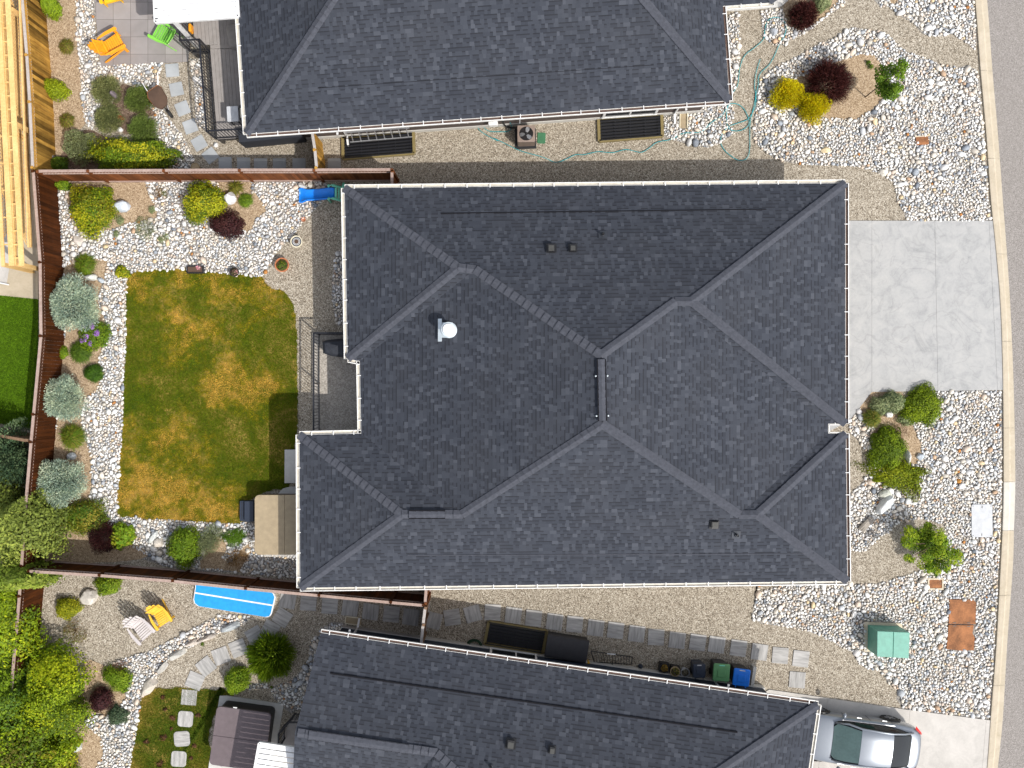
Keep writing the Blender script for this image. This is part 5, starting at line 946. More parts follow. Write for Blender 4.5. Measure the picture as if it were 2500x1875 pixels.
radial('conifer', 'round bright green conifer with radiating branches beside the house corner', 'N', 882, 1238, 218, 1.9, [(.11,.20,.008),(.17,.27,.01),(.25,.34,.014)], 5200, .42, 9, w=.03); o = bpy.context.scene.objects[-1]
shrub('shrub', 'clipped round green ball shrub beside the radiating conifer', 'N', 613, 1424, 98, 110, .85, [(.10,.18,.008),(.14,.23,.01),(.19,.27,.015)], 6200, .026, 90, fill=.22, jag=.06)
for i, (x, y, rx, ry, r_, c_) in enumerate(((1495,700,82,28,.55,(.50,.49,.45)),(1362,825,66,24,.85,(.46,.44,.40)),(1252,975,92,44,.95,(.52,.47,.40)),(1740,565,100,20,.42,(.58,.52,.45)),(1935,478,88,32,.42,(.42,.45,.46)),(1612,612,50,22,.45,(.52,.46,.4)))):
    boulder(['flat grey edging stone below the blue mat bend','narrow edging stone lowest but one beside the cobble stream','wide brown edging stone beside the small lawn','long cream edging stone in the middle of the cobble edge','bluish flat edging stone nearest the blue mat','short tan edging stone between the cream and the grey one'][i], 'M', x, y, rx, ry, .22, c_, r_, 40+i, 'edging stones along the cobble stream', 'edging stone', 'edging_stone', .45)
FILLB = .30
def big_shrub(label, t, x, y, rx, ry, h, cols, n, size, clumps, seed, name='large_shrub', cat='tree', extra=None, spike=0, jag=.2): return shrub(name, label, t, x, y, rx, ry, h, cols, n, size, clumps, None, spike, True, seed, cat=cat, fill=.25, jag=.34, extra=extra, lump=.24)
VG = [(.13,.21,.008),(.22,.31,.010),(.07,.12,.006),(.32,.38,.012),(.17,.25,.008)]
big_shrub('big leafy tree with yellow green crown over the brown fence at the left edge', 'I', 130, 1440, 330, 350, 3.0, [(.16,.21,.045),(.24,.29,.065),(.10,.14,.03)], 17000, .05, 60, 51)
big_shrub('dark blue green spruce behind the fence at the left edge', 'I', 40, 900, 215, 190, 2.6, [(.05,.10,.07),(.08,.14,.09),(.12,.18,.11)], 9000, .05, 60, 52, 'spruce_tree', spike=1.8)
big_shrub('bright green climbing shrub with lilac blossoms at the left edge', 'M', 60, 430, 178, 430, 3.0, VG, 17000, .055, 90, 53, extra=flowers([(.50,.40,.70),(.6,.5,.78)], 300, hz=.85, size=.04, spread=.75, k=5))
big_shrub('grey green leafy crown hanging over the corner of the brown fence', 'M', 200, 20, 225, 112, 2.7, [(.15,.22,.03),(.22,.28,.05),(.10,.15,.02)], 8000, .05, 50, 58)
big_shrub('large lime green shrub spreading beside the cobble stream', 'M', 440, 1065, 310, 325, 2.3, VG, 17000, .042, 60, 54); big_shrub('tall olive green shrub in the bottom left corner', 'M', 120, 1480, 330, 360, 3.0, VG[:3]+[(.10,.10,.015)], 15000, .055, 90, 55); big_shrub('yellow tipped green shrub at the bottom edge beside the pale boulder', 'M', 420, 1600, 210, 190, 1.8, VG+[(.3,.28,.03)], 8500, .045, 60, 56)
big_shrub('dark shaded shrub between the climbing shrub and the lime shrub', 'M', 90, 1030, 225, 260, 3.0, DARKG+VG[:1], 10000, .05, 50, 57)
# ================================================================= PAVERS AND STEPPING STONES
ORD = ['first','second','third','fourth','fifth','sixth','seventh','eighth','ninth','tenth','eleventh','twelfth','thirteenth','fourteenth','fifteenth']
pv0 = MB(); pv0.rprism((0,0), (.61,.61), .012, 0, .035, 0, 2, .006); pv0 = pv0.build('paver', M['paver'])
def pavers(proto, t, pts, labf, group, z=.0, first=False):
    for i, (x, y, a, *s) in enumerate(pts):
        o = proto if (first and i == 0) else proto.copy()
        if not (first and i == 0): COL.objects.link(o)
        q = P(t, x, y, .03); o.location = (q.x, q.y, z); o.rotation_euler = (0, 0, R(a)); 
        if s: o.scale = (s[0], s[0], 1)
        tag(o, labf(i), 'paver', group)
GP = 'plank textured pavers beside the lower house'
pavers(pv0, 'O', [(62,415,75),(220,388,8),(395,358,-75),(562,346,-3),(737,372,82),(908,396,-6),(1085,426,82),(1255,447,-6),(1432,478,83),(1600,498,-7),(1778,527,83),(1942,556,-3),(2120,582,83)], lambda i: 'grey square paver %s to the right of the grey topped gate' % ORD[i], GP, first=True)
pavers(pv0, 'X', [(1703.5,1568.5,-8),(1750,1574,82),(1803,1582.5,-8),(1854.5,1592,82),(1905,1600.5,-5),(1955.5,1608.5,-7)], lambda i: 'pale square paver %s from the blue bin in the upper row' % ORD[i], GP)
pavers(pv0, 'X', [(1946.5,1660,85)], lambda i: 'single pale paver below the end of the paver row', GP)
GL = 'plank textured pavers of the curved path'
pavers(pv0, 'N', [(1045,745,80),(1220,765,-4),(1400,792,-4),(1572,812,82),(1745,842,82),(1920,862,-6),(2085,888,82)], lambda i: 'dark grey paver %s in the straight row right of the blue mat' % ORD[i], GL)
pavers(pv0, 'N', [(1000,890,-32),(898,992,-28),(768,1042,30),(628,1150,22),(482,1215,-70),(355,1303,-52),(262,1425,-22),(212,1565,85,.95)], lambda i: 'grey paver %s down the curve from the blue mat to the lawn' % ORD[i], GL)
ss = MB(); ss.rprism((0,0), (.60,.58), .13, 0, .035, 0, 5, .01); ss = ss.build('stepping_stone', M['paver'])
pavers(ss, 'M', [(1565,1245,85),(1535,1412,4),(1508,1582,86),(1490,1752,4)], lambda i: 'rounded stepping stone %s from the gravel in the small lawn' % ORD[i], 'stepping stones in the small lawn', .012, True)
bs_ = MB(); bs_.rprism((0,0), (.50,.50), .02, 0, .035, 0, 2, .006); bs_ = bs_.build('paver', M['paver_blue'])
pavers(bs_, 'A', [(1453,592,5),(1488,752,12),(1540,914,22),(1605,1066,20),(1680,1207,30),(1775,1312,38),(1900,1380,2),(2055,1384,0),(2198,1390,0),(2358,1390,0),(2523,1390,0),(2820,1390,0)], lambda i: 'blue grey paver %s from the tiled patio along the gravel path' % ORD[i], 'blue grey pavers of the upper path', 0, True)
# ================================================================= UTILITY COVERS
def slabthing(name, label, cat, c, s, z1, mat, r=.04, rz=0, z0=0): m = MB(); m.rprism((c.x, c.y), s, r, z0, z1, rz, 5, .01); o = m.build(name, M[mat]); return tag(o, label, cat)
c = P('L',1857,1283,.06); u = thing('utility_cover', (c.x,c.y,0), 'large pale rectangular utility cover on cobbles near the kerb', 'utility cover')
m = MB(); m.rprism((c.x,c.y), (.80,1.25), .08, .0, .075, R(.5), 6, .01); m.build('cover_plate', M['plate_white'], u)
for dx, dy in ((0,.53),(-.01,-.53)): m = MB(); m.box((c.x+dx, c.y+dy, .078), (.025,.09,.008)); m.build('lift_slot', M['black_metal'], u)
for dx in (-.34,.34):
    for dy in (-.56,.56): m = MB(); m.lathe((c.x+dx, c.y+dy, .074), [(.018,0),(.016,.006)], 8); m.build('bolt', M['black_metal'], u)
c = P('P',1685,452,.06); u = thing('rusty_hatch', (c.x,c.y,0), 'large rusty steel hatch of two plates among the cobbles', 'hatch'); a_r = R(-2.5)
def rustplate(pts, nm, z=.055):
    m = MB(); m.prism([P('P',x,y,.06) for x, y in pts], 0, z); return m.build(nm, M['rust'], u, bevel=.004)
rustplate([(1585,238),(1780,238),(1808,262),(1805,446),(1578,443)], 'steel_plate'); rustplate([(1576,452),(1790,455),(1778,520),(1796,560),(1790,664),(1690,670),(1560,655)], 'steel_plate', .06)
for x, y in ((1625,433),(1625,460),(1745,435),(1745,464)): m = MB(); q = P('P',x,y,.06); m.box((q.x,q.y,.064), (.12,.02,.01)); m.build('handle_slot', M['black_metal'], u)
c = P('P',1465,105,.05); u = thing('meter_box', (c.x,c.y,0), 'rust brown meter lid in a concrete frame below the maple', 'meter box'); m = MB()
for dx, dy, sx, sy in ((0,.19,.60,.06),(0,-.19,.60,.06),(-.27,0,.06,.32),(.27,0,.06,.32)): m.box((c.x+dx,c.y+dy,.04), (sx,sy,.08))
m.build('concrete_frame', M['frame_tan'], u, bevel=.01); m = MB(); m.box((c.x,c.y,.035), (.47,.31,.04)); o = m.build('lid', M['rust'], u); m = MB(); m.lathe((c.x+.18,c.y,.054), [(.02,0),(.018,.006)], 8); m.build('key_hole', M['black_metal'], o)
c = P('D',1353,1188,.04); u = thing('meter_box', (c.x,c.y,0), 'half buried orange rust lid in cobbles below the young tree', 'meter box'); m = MB(); m.box((c.x,c.y,.04), (.47,.30,.05), R(4)); m.build('lid', M['rust'], u); m = MB(); m.box((c.x-.02,c.y+.17,.03), (.52,.05,.06), R(4)); m.build('concrete_frame', M['frame_tan'], u)
# transformer cabinet
TZ = 1.05; u = thing('transformer_cabinet', P('P',1050,560), 'mint green electrical cabinet standing in the cobbles by the street', 'electrical cabinet')
b4 = [P('P',900,442), P('P',1150,446), P('P',1160,640), P('P',892,645)]; t4 = [P('P',975,505,TZ), P('P',1245,517,TZ), P('P',1236,731,TZ), P('P',973,716,TZ)]
b4 = [Vector((p.x, p.y, .06)) for p in b4]; cc = sum(t4, Vector())/4
m = MB(); tt4 = [Vector((p.x, p.y, TZ)) for p in t4]; bb4 = [Vector((p.x, p.y, .05)) for p in t4]; m.add(bb4+tt4, [(0,1,5,4),(1,2,6,5),(2,3,7,6),(3,0,4,7)]); m.build('cabinet_body', M['teal_dark'], u)
m = MB(); e = .5; mt, mb_ = (tt4[0]+tt4[1])/2, (tt4[3]+tt4[2])/2; gap = (tt4[1]-tt4[0]).normalized()*.008
for q in ((tt4[0], mt-gap, mb_-gap, tt4[3]), (mt+gap, tt4[1], tt4[2], mb_+gap)):
    m = MB(); m.prism([cc.to_2d()+(Vector(p[:2])-cc.to_2d())*1.012 for p in q], TZ-.03, TZ+.02); m.build('lid', M['teal_box'], u, bevel=.008)
m = MB(); cb = sum(bb4, Vector())/4; m.prism([cb.to_2d()+(Vector(p[:2])-cb.to_2d())*1.22 for p in bb4], 0, .05); m.build('concrete_pad', M['frame_tan'], u)
m = MB(); hp = (bb4[3]+bb4[2])/2; m.box((hp.x, hp.y-.01, .6), (.03,.02,.14)); m.build('handle', M['black_metal'], u)
slabthing('valve_box', 'green plastic valve box lid on gravel beside the air conditioner', 'valve box', P('T',1308,800,.03), (.31,.42), .03, 'valve_green', .05, R(-2))
def splash(label, t, x, y, sx, sy, rz, inner=None):
    c = P(t, x, y, .05); u = thing('splash_block', (c.x,c.y,0), label, 'splash block'); m = MB(); a = rz
    for dx, w_ in ((-sx/2,.03),(sx/2,.03)): q = Vector((c.x,c.y,.05))+Matrix.Rotation(a,3,'Z')@Vector((dx,0,0)); m.box(q, (w_,sy,.10), a)
    q = Vector((c.x,c.y,.05))+Matrix.Rotation(a,3,'Z')@Vector((0,sy/2,0)); m.box(q, (sx,.03,.10), a); m.build('tray_rim', M['cream'], u); m = MB(); m.box((c.x,c.y,.03), (sx,sy,.03), a); m.build('tray', M['tan_cover'], u)
splash('beige splash block under the white downspout in the cobbles', 'C', 1482, 1012, .28, .62, R(-1)); splash('tan framed splash block beside the navy wall corner', 'N', 1600, 917, .27, .60, R(82))
# ================================================================= WINDOW WELLS
def well(label, t, poly, z=.12, bars=7, dark=True):
    p = [P(t, x, y, z) for x, y in poly]; c = sum(p, Vector())/4; u = thing('window_well', (c.x,c.y,0), label, 'window well'); fr = MB()
    for i in range(4): fr.beam(Vector((p[i].x,p[i].y,z-.05)), Vector((p[(i+1)%4].x,p[(i+1)%4].y,z-.05)), .11, .11)
    fr.build('timber_frame', M['well_frame'], u); pit = MB(); q = [Vector((v.x,v.y,.006)) for v in p]; pit.add([tuple(v)[:2]+(.011,) for v in q], [(0,1,2,3)][::1]); pit.build('pit_floor', M['black_plastic'], u)
    gr = MB(); k = [c.to_2d()+(v.to_2d()-c.to_2d())*.95 for v in p]
    for i in range(bars+1): f = i/bars; a = Vector((*(k[0]+(k[3]-k[0])*f), z+.03)); b = Vector((*(k[1]+(k[2]-k[1])*f), z+.03)); gr.beam(a, b, .035, .03)
    for f in (.02,.25,.5,.75,.98): a = Vector((*(k[0]+(k[1]-k[0])*f), z+.012)); b = Vector((*(k[3]+(k[2]-k[3])*f), z+.012)); gr.beam(a, b, .02, .02)
    gr.build('grate', M['black_metal'], u); return u
well('black grated window well under the wall hung ladder', 'B', [(748,1155),(1345,1100),(1352,1292),(752,1340)]); well('black grated window well below the white framed window', 'C', [(765,995),(1298,958),(1305,1148),(772,1190)]); well('black grated window well beside the navy wall and the storage box', 'O', [(530,425),(1020,505),(985,690),(495,610)])
# ladder hung on the brown wall
u = thing('ladder', P('B',1060,1150,.8), 'aluminium extension ladder hung on the brown wall above the window well', 'ladder'); z = .85
a0, a1, b0, b1 = P('B',790,1118,z+.30), P('B',1312,1080,z+.30), P('B',812,1200,z-.05), P('B',1335,1155,z-.05)
for p, q in ((a0,a1),(b0,b1)): m = MB(); m.beam(p, q, .035, .075); m.build('side_rail', M['alu'], u)
for i in range(8): f = .05+i*.128; m = MB(); m.tube([a0+(a1-a0)*f, b0+(b1-b0)*f], .02, 6); m.build('rung', M['alu'], u)
m = MB(); m.beam(P('B',765,1120,1.25), P('B',1310,1072,1.25), .05, .05); m.build('side_rail', M['alu'], u)
for f in (.1, .9): m = MB(); q = a0+(a1-a0)*f; m.beam(q, q+Vector((*(nU*.25),.05)), .03, .03); m.build('bracket', M['black_metal'], u)
# air conditioner
c = P('T',965,700,.80); ca = R(2.5); u = thing('air_conditioner', (c.x,c.y,0), 'brown air conditioner unit with round fan on a black pad', 'air conditioner')
m = MB(); m.rprism((c.x,c.y), (.64,.60), .05, .06, .78, ca, 4, .01); m.build('cabinet', M['ac_brown'], u)
m = MB()
for i in range(16):
    f = -.29+i*.0387
    for s in (1,-1):
        q = Matrix.Rotation(ca,3,'Z')@Vector((f*1.05, s*.302, 0)); m.box((c.x+q.x,c.y+q.y,.42), (.012,.012,.64), ca); q = Matrix.Rotation(ca,3,'Z')@Vector((s*.322, f, 0)); m.box((c.x+q.x,c.y+q.y,.42), (.012,.012,.64), ca)
m.build('louvre', M['ac_brown'], u)
m = MB(); n = 36; ri, ro = .262, .31; vs = []; 
for k in range(n): a = 2*math.pi*k/n; vs += [(c.x+ri*math.cos(a), c.y+ri*math.sin(a), .80), (c.x+max(-.325,min(.325,ro*1.5*math.cos(a)))*1.0, c.y+max(-.305,min(.305,ro*1.5*math.sin(a))), .79), (c.x+ri*math.cos(a), c.y+ri*math.sin(a), .783)]
m.add(vs, [(3*k, 3*k+1, 3*((k+1)%n)+1, 3*((k+1)%n)) for k in range(n)]+[(3*k+2, 3*k, 3*((k+1)%n), 3*((k+1)%n)+2) for k in range(n)]); m.build('top_cover', M['ac_brown'], u)
m = MB(); m.lathe((c.x,c.y,.783), [(.262,0),(.262,.003)], 30); m.build('fan_well', M['tub_black'], u); fn = MB(); fn.lathe((c.x,c.y,.785), [(.06,0),(.06,.012),(.02,.018)], 16); fo = fn.build('fan_hub', M['black_plastic'], u)
for k in range(3):
    a = R(70+120*k); m = MB(); ax = Vector((math.cos(a), math.sin(a), 0)); sx = Vector((-ax.y, ax.x, 0)); m.add([Vector((c.x,c.y,.788))+ax*r_+sx*w_+Vector((0,0,h_)) for r_, w_, h_ in ((.05,-.03,0),(.05,.03,.008),(.16,.085,.013),(.24,.07,.012),(.25,-.04,0),(.15,-.07,-.001))], [(0,1,2,3,4,5)]); m.build('fan_blade', M['alu'], fo)
m = MB()
for k in range(1, 8): r_ = .035*k; m.tube([(c.x+r_*math.cos(q*math.pi/12), c.y+r_*math.sin(q*math.pi/12), .815) for q in range(25)], .003, 4, caps=False)
m.build('fan_guard', M['black_metal'], u); m = MB(); q = P('T',950,820,0); m.rprism((q.x,q.y), (.80,.78), .02, 0, .06, ca, 2, .005); m.build('pad', M['black_plastic'], u)
m = MB(); p0 = P('T',430,385,.9); m.tube([p0, P('T',450,470,.35), P('T',510,540,.12), P('T',640,575,.1), P('T',790,570,.25)], .035, 8); m.build('refrigerant_pipe', M['black_plastic'], u); m = MB(); m.tube([P('T',825,340,1.1), P('T',818,470,.75)], .018, 7); m.build('conduit', M['plate_white'], u)
for i, (x, y, r_) in enumerate(((1378,1062,22),(1392,1165,16),(1450,1238,30),(1668,1222,26),(1450,1330,16),(1375,1402,34),(1235,1435,24),(1640,1470,18),(1350,1622,34),(1612,1575,16))):
    shrub('dead_leaf_clump', 'dark brown clump of dead leaves lying on the small lawn', 'M', x, y, r_, r_*.8, .10, [(.09,.04,.02),(.05,.025,.015),(.14,.07,.04)], 160, .025, 7, stem=False, cat='dead leaves', group='dead leaf clumps on the small lawn')
# ================================================================= HOSES
def hose(label, segs, r=.017, mat='hose_teal', nm='garden_hose'):
    mb = MB()
    for sg in segs:
        pts = []; rr = random.Random(3)
        for t, x, y, *z in sg: q = P(t, x, y, (z[0] if z else .05)); pts.append(q)
        sm = resamp(pts, .06); mb.tube(sm, r, 6)
    o = mb.build(nm, M[mat], smooth=True); return tag(o, label, 'hose')
hose('long teal garden hose snaking from the wall tap to the loops on gravel', [[('T',610,380,.8),('T',600,450,.4),('T',640,560,.05),('T',560,650),('T',430,660),('T',180,655),('T',60,610),('T',-60,480),('B',1900,1020,.3),('B',1880,1060),('B',1930,1120),('B',2060,1190),('T',250,810),('T',500,930),('T',700,1030),('T',900,1110),('T',1300,1220),('T',1500,1300),('T',1580,1340),('T',1700,1340),('T',1850,1280),('T',2080,1175),('C',640,1305),('C',760,1280),('C',880,1288),('C',1000,1262),('C',1120,1285),('C',1190,1250),('C',1260,1200),('C',1380,1175),('C',1480,1125),('C',1630,1110),('C',1720,1030),('C',1800,980),('C',1860,890,.07),('C',1900,872,.07),('C',1960,890),('C',2010,950),('C',2035,1040),('C',1990,1090),('C',1920,1105),('C',1860,1080),('C',1845,1000),('C',1850,920),('C',1880,830),('U',620,1560),('U',690,1450),('U',715,1300),('U',730,1160),('U',780,1000),('U',850,900),('U',960,820),('U',1100,700),('U',1145,620),('U',1160,480),('U',1200,360),('U',1290,295),('U',1400,300),('U',1490,370),('U',1515,480),('U',1480,610),('U',1400,750),('U',1320,930),('U',1230,1090),('U',1100,1210),('U',1050,1300),('U',1040,1450),('C',2095,790),('C',2085,900),('C',2030,1000),('C',1950,1035),('C',1860,1070),('C',1810,1130),('C',1795,1200),('C',1830,1270),('C',1910,1335),('C',1970,1355),('C',2020,1330),('C',2040,1250),('C',2042,1060),('C',2060,960),('C',2085,850),('C',2090,780),('U',985,1500),('U',990,1330),('U',1030,1150),('U',1078,995)]], .0135)
q = P('O',400,625,.12); u = MB()
for k in range(7): r_ = .22+.03*(k%3); u.tube([(q.x+r_*math.cos(a*math.pi/10)+.01*k, q.y+r_*math.sin(a*math.pi/10)*.85, .06+.025*k) for a in range(21)], .014, 5, caps=False)
tag(u.build('coiled_hose', M['hose_green'], smooth=True), 'coil of dark green hose on the ground by the navy wall', 'hose')
# ================================================================= CHAIRS
def chair(label, mat, c, facing, group, slats=5, scale=1.0, nb=6):
    o = thing('garden_chair', (0,0,0), label, 'chair', group); m = M[mat]
    def part(nm, f, par=o): b = MB(); f(b); return b.build(nm, m, par, bevel=.006)
    def seat(b):
        for i in range(7): x = .30-i*.083; z = .37-(.30-x)*.22; b.box((x,0,z), (.072,.54,.022), 0, ry=.2)
    part('seat', seat); part('front_apron', lambda b: b.box((.34,0,.33), (.025,.56,.11)))
    def back(b):
        w_ = .56/nb
        for i in range(nb):
            y = (i-(nb-1)/2); yy = y*w_; L = .86-.035*abs(y)**1.7*2; p0 = Vector((-.20, yy*.86, .25)); p1 = Vector((-.20-L*.50, yy*1.14, .25+L*.85)); b.beam(p0, p1, w_*(1.05 if 'plastic' in mat or mat == 'orange' else .90), .02)
        b.beam((-.255,-.27,.42), (-.255,.27,.42), .06, .025); b.beam((-.44,-.28,.80), (-.44,.28,.80), .05, .02)
    part('backrest', back)
    for s in (1,-1):
        def arm(b, s=s):
            b.add([(.42,s*.28,.56),(.43,s*.35,.56),(.38,s*.40,.56),(.0,s*.40,.56),(-.33,s*.33,.55),(-.33,s*.28,.55),(.0,s*.29,.56)]+[(.42,s*.28,.585),(.43,s*.35,.585),(.38,s*.40,.585),(.0,s*.40,.585),(-.33,s*.33,.575),(-.33,s*.28,.575),(.0,s*.29,.585)], [tuple(range(7))[::-s], tuple(range(7,14))[::s]]+[(i,(i+1)%7,7+(i+1)%7,7+i)[::s] for i in range(7)])
        part('armrest', arm)
        part('front_leg', lambda b, s=s: b.beam((.30,s*.305,0), (.32,s*.305,.56), .03, .09)); part('back_leg', lambda b, s=s: b.beam((.34,s*.285,.30), (-.56,s*.285,.02), .025, .10))
    o.location = c; o.rotation_euler = (0,0,R(facing)); o.scale = (scale,)*3; return o
def gz(t, x, y, z): q = P(t, x, y, z); return (q.x, q.y, .04)
GC = 'slatted garden chairs on the tiled patio'
chair('orange slatted garden chair on the grey tiled patio', 'orange', gz('A',950,378,.4), 28, GC, scale=1.10); chair('lime green slatted garden chair beside the deck stairs', 'green_plastic', gz('A',1385,290,.4), 152, GC, scale=1.02); chair('yellow slatted garden chair cut off by the top edge', 'yellow_plastic', gz('A',925,-60,.4), -75, GC)
q = P('M',1200,480,.35); chair('weathered white slatted wooden chair on the gravel', 'pale_wood', (q.x,q.y,0), -48, 'wooden chairs on the gravel', scale=1.05); q = P('M',1358,378,.35); chair('yellow slatted wooden chair on the gravel touching the white one', 'wood_yellow', (q.x,q.y,0), -57, 'wooden chairs on the gravel', scale=.92)
# ================================================================= WHEELBARROW
c = P('A',1345,835,.45); u = thing('wheelbarrow', (c.x,c.y,0), 'wheelbarrow heaped with brown soil among the round mounds', 'wheelbarrow'); ax = (P('A',1440,945,.3)-P('A',1265,680,.5)); ax.z = 0; ax.normalize(); sx = Vector((-ax.y, ax.x, 0))
def wp_(a, b, z): return Vector((c.x,c.y,0))+ax*a+sx*b+Vector((0,0,z))
rim = [wp_(*q) for q in ((-.42,-.24,.58),(-.44,.24,.58),(-.25,.33,.6),(.18,.30,.6),(.42,.17,.62),(.46,-.12,.62),(.2,-.30,.6),(-.2,-.33,.6))]; bot = [wp_(*q) for q in ((-.25,-.15,.28),(-.25,.15,.28),(-.1,.18,.28),(.1,.17,.28),(.2,.1,.28),(.2,-.08,.28),(.1,-.17,.28),(-.1,-.18,.28))]
m = MB(); m.add(rim+bot, [(i,(i+1)%8,8+(i+1)%8,8+i) for i in range(8)]+[tuple(range(8,16))]); m.build('tray', M['rust'], u); tp = wp_(0,0,.68); m = MB(); r2 = [tp+(v-tp)*.94 for v in rim]; r3 = [tp+(v-tp)*.5+Vector((0,0,.03*((i%3)-1)+.02)) for i, v in enumerate(rim)]
m.add([v-Vector((0,0,.02)) for v in r2]+r3+[tp], [(i,(i+1)%8,8+(i+1)%8,8+i) for i in range(8)]+[(8+i,8+(i+1)%8,16) for i in range(8)]); m.build('soil', M['soil'], u, smooth=True)
for s, (x, y) in ((1,(1330,615)),(-1,(1200,700))): m = MB(); e = P('A',x,y,.62); m.tube([wp_(.45,s*.05,.25), wp_(-.1,s*.20,.33), wp_(-.42,s*.22,.5), e], .02, 7); m.build('handle', M['alu'], u)
m = MB(); wc_ = wp_(.56,0,.19); m.tube([wc_-sx*.04, wc_+sx*.04], .19, 18); m.build('wheel', M['rubber'], u)
for s in (1,-1): m = MB(); m.beam(wp_(-.2,s*.18,.3), wp_(-.28,s*.2,0), .03, .03); m.build('stand_leg', M['alu'], u)
# cloche and pots
c = P('A',400,1335,.25); m = MB(); m.lathe((c.x,c.y,0), [(.26,0),(.24,.25),(.17,.38),(.05,.42),(.045,.47),(.02,.48)], 24)
n = NT('clear_plastic'); n.b.inputs['Transmission Weight'].default_value = .85; n.b.inputs['IOR'].default_value = 1.15; M['clear'] = n.fin((.75,.78,.78), .15); tag(m.build('cloche', M['clear'], smooth=True), 'clear plastic garden cloche in the corner by the golden fence', 'cloche')
c = P('A',1648,1412,.1); m = MB(); m.lathe((c.x,c.y,0), [(.15,0),(.17,.14),(.16,.15),(.14,.13),(.002,.13)], 20); tag(m.build('round_planter', M['pot_tan'], smooth=False), 'small round tan planter against the red brown fence', 'planter')
def pot(label, t, x, y, r, h, mat, soilc='soil', rings=False, plantc=None, nm='plant_pot'):
    c = P(t, x, y, h); r = r*TL[t][2]*K; u = thing(nm, (c.x,c.y,0), label, 'plant pot'); m = MB(); m.lathe((c.x,c.y,0), [(r*.68,0),(r*.95,h*.85),(r*1.0,h*.86),(r,h),(r*.84,h),(r*.80,h*.85),(.003,h*.84)], 28); m.build('pot', M[mat], u)
    if rings:
        for k, (rr, mt) in enumerate(((.80,'bin_navy'),(.62,'white'),(.54,'black_plastic'),(.44,'white'),(.38,'soil'))): m = MB(); m.lathe((c.x,c.y,h*.85+.006+.006*k), [(r*rr,0),(r*rr,.012)], 24); m.build('ring', M[mt], u)
    else: m = MB(); m.lathe((c.x,c.y,h*.85), [(r*.8,0),(r*.6,.02),(.004,.03)], 20); m.build('soil', M[soilc], u)
    if plantc: V, F, C = leafcloud(260, r*.7, r*.7, .12, (c.x,c.y,h*.88), .03, plantc, 5, 9); npmesh('plant', V, F, C, M['leaf'], u)
    return u
pot('cream pot with concentric dark and white rings beside the lawn gravel', 'F', 357, 655, 50, .34, 'cream', rings=True); pot('terracotta pot with green plant beside the corner of the lawn', 'F', 235, 852, 60, .36, 'terracotta', plantc=DARKG+OLIVE[:1]); pot('small black pot with pink flowers at the upper lawn edge', 'E', 1975, 912, 40, .25, 'black_plastic', plantc=[(.6,.3,.3),(.12,.10,.05),(.10,.08,.05)])
c = P('E',1648,893,.15); u = thing('planter_box', (c.x,c.y,0), 'rectangular black planter box with a pink flower above the lawn', 'planter'); m = MB()
for dx, dy, sx_, sy_ in ((0,.125,.62,.03),(0,-.125,.62,.03),(-.30,0,.03,.24),(.30,0,.03,.24)): m.box((c.x+dx,c.y+dy,.1), (sx_,sy_,.2))
m.build('box_rim', M['black_plastic'], u); m = MB(); m.box((c.x,c.y,.08), (.58,.24,.14)); m.build('soil', M['soil'], u); V, F, C = leafcloud(60, .07, .07, .08, (c.x+.12,c.y+.09,.17), .03, [(.75,.35,.4),(.8,.5,.5)], 3, 4); npmesh('flower', V, F, C, M['leaf'], u)
c = P('H',560,1460,.1); m = MB(); m.lathe((c.x,c.y,0), [(.07,0),(.09,.1),(.08,.1),(.07,.05),(.003,.05)], 16); tag(m.build('clay_pot', M['terracotta']), 'tiny clay pot on gravel below the blue slide', 'plant pot')
# ================================================================= SLIDE
u = thing('toy_slide', P('H',1100,640), 'blue and mint plastic toy slide beside the corner of the middle house', 'slide'); S0_, S1_ = P('H',415,640,.1), P('H',1600,600,.62); yc = (S0_.y+S1_.y)/2+.01; x0, x1 = S0_.x, S1_.x; L = x1-x0; m = MB(); N_ = 18; vs = []
for i in range(N_+1):
    f = i/N_; z = .09+.52*(f**1.25 if f < .92 else (.92**1.25+(f-.92)*.1))+.02*math.sin(f*9.5); hw = .165+.075*math.exp(-((f-.07)/.09)**2); x = x0+L*f; ww = .045
    for yy, zz in ((-hw-ww,-.06),(-hw-ww,.05),(-hw-.005,.06),(-hw+.02,.0),(0,-.012),(hw-.02,.0),(hw+.005,.06),(hw+ww,.05),(hw+ww,-.06)): vs.append((x, yc+yy, z+zz))
m.add(vs, [(i*9+k, i*9+k+1, (i+1)*9+k+1, (i+1)*9+k) for i in range(N_) for k in range(8)]+[tuple(range(9)), tuple(range(N_*9, N_*9+9))]); m.build('slide_chute', M['blue_plastic'], u, smooth=True)
for i in range(3): m = MB(); m.box((x1+.06+.085*i, yc, .60-.14*i), (.075,.40,.03)); m.build('step', M['mint'], u, bevel=.01)
for s in (1,-1):
    m = MB(); yy = yc+s*.245; m.tube([(x1-.22,yy,.05),(x1-.2,yy,.70),(x1-.15,yy,.86),(x1-.02,yy,.84),(x1+.22,yy,.45),(x1+.42,yy,.05)], .048, 10); m.build('side_panel', M['mint'], u, smooth=True)
q = P('H',1915,235,.5); m = MB(); m.tube([(q.x,q.y,.0),(q.x,q.y,.42),(q.x,q.y-.05,.5),(q.x,q.y-.35,.5)], .055, 10); tag(m.build('toy_post', M['mint'], smooth=True), 'rounded mint plastic toy post at the house corner by the slide', 'toy')
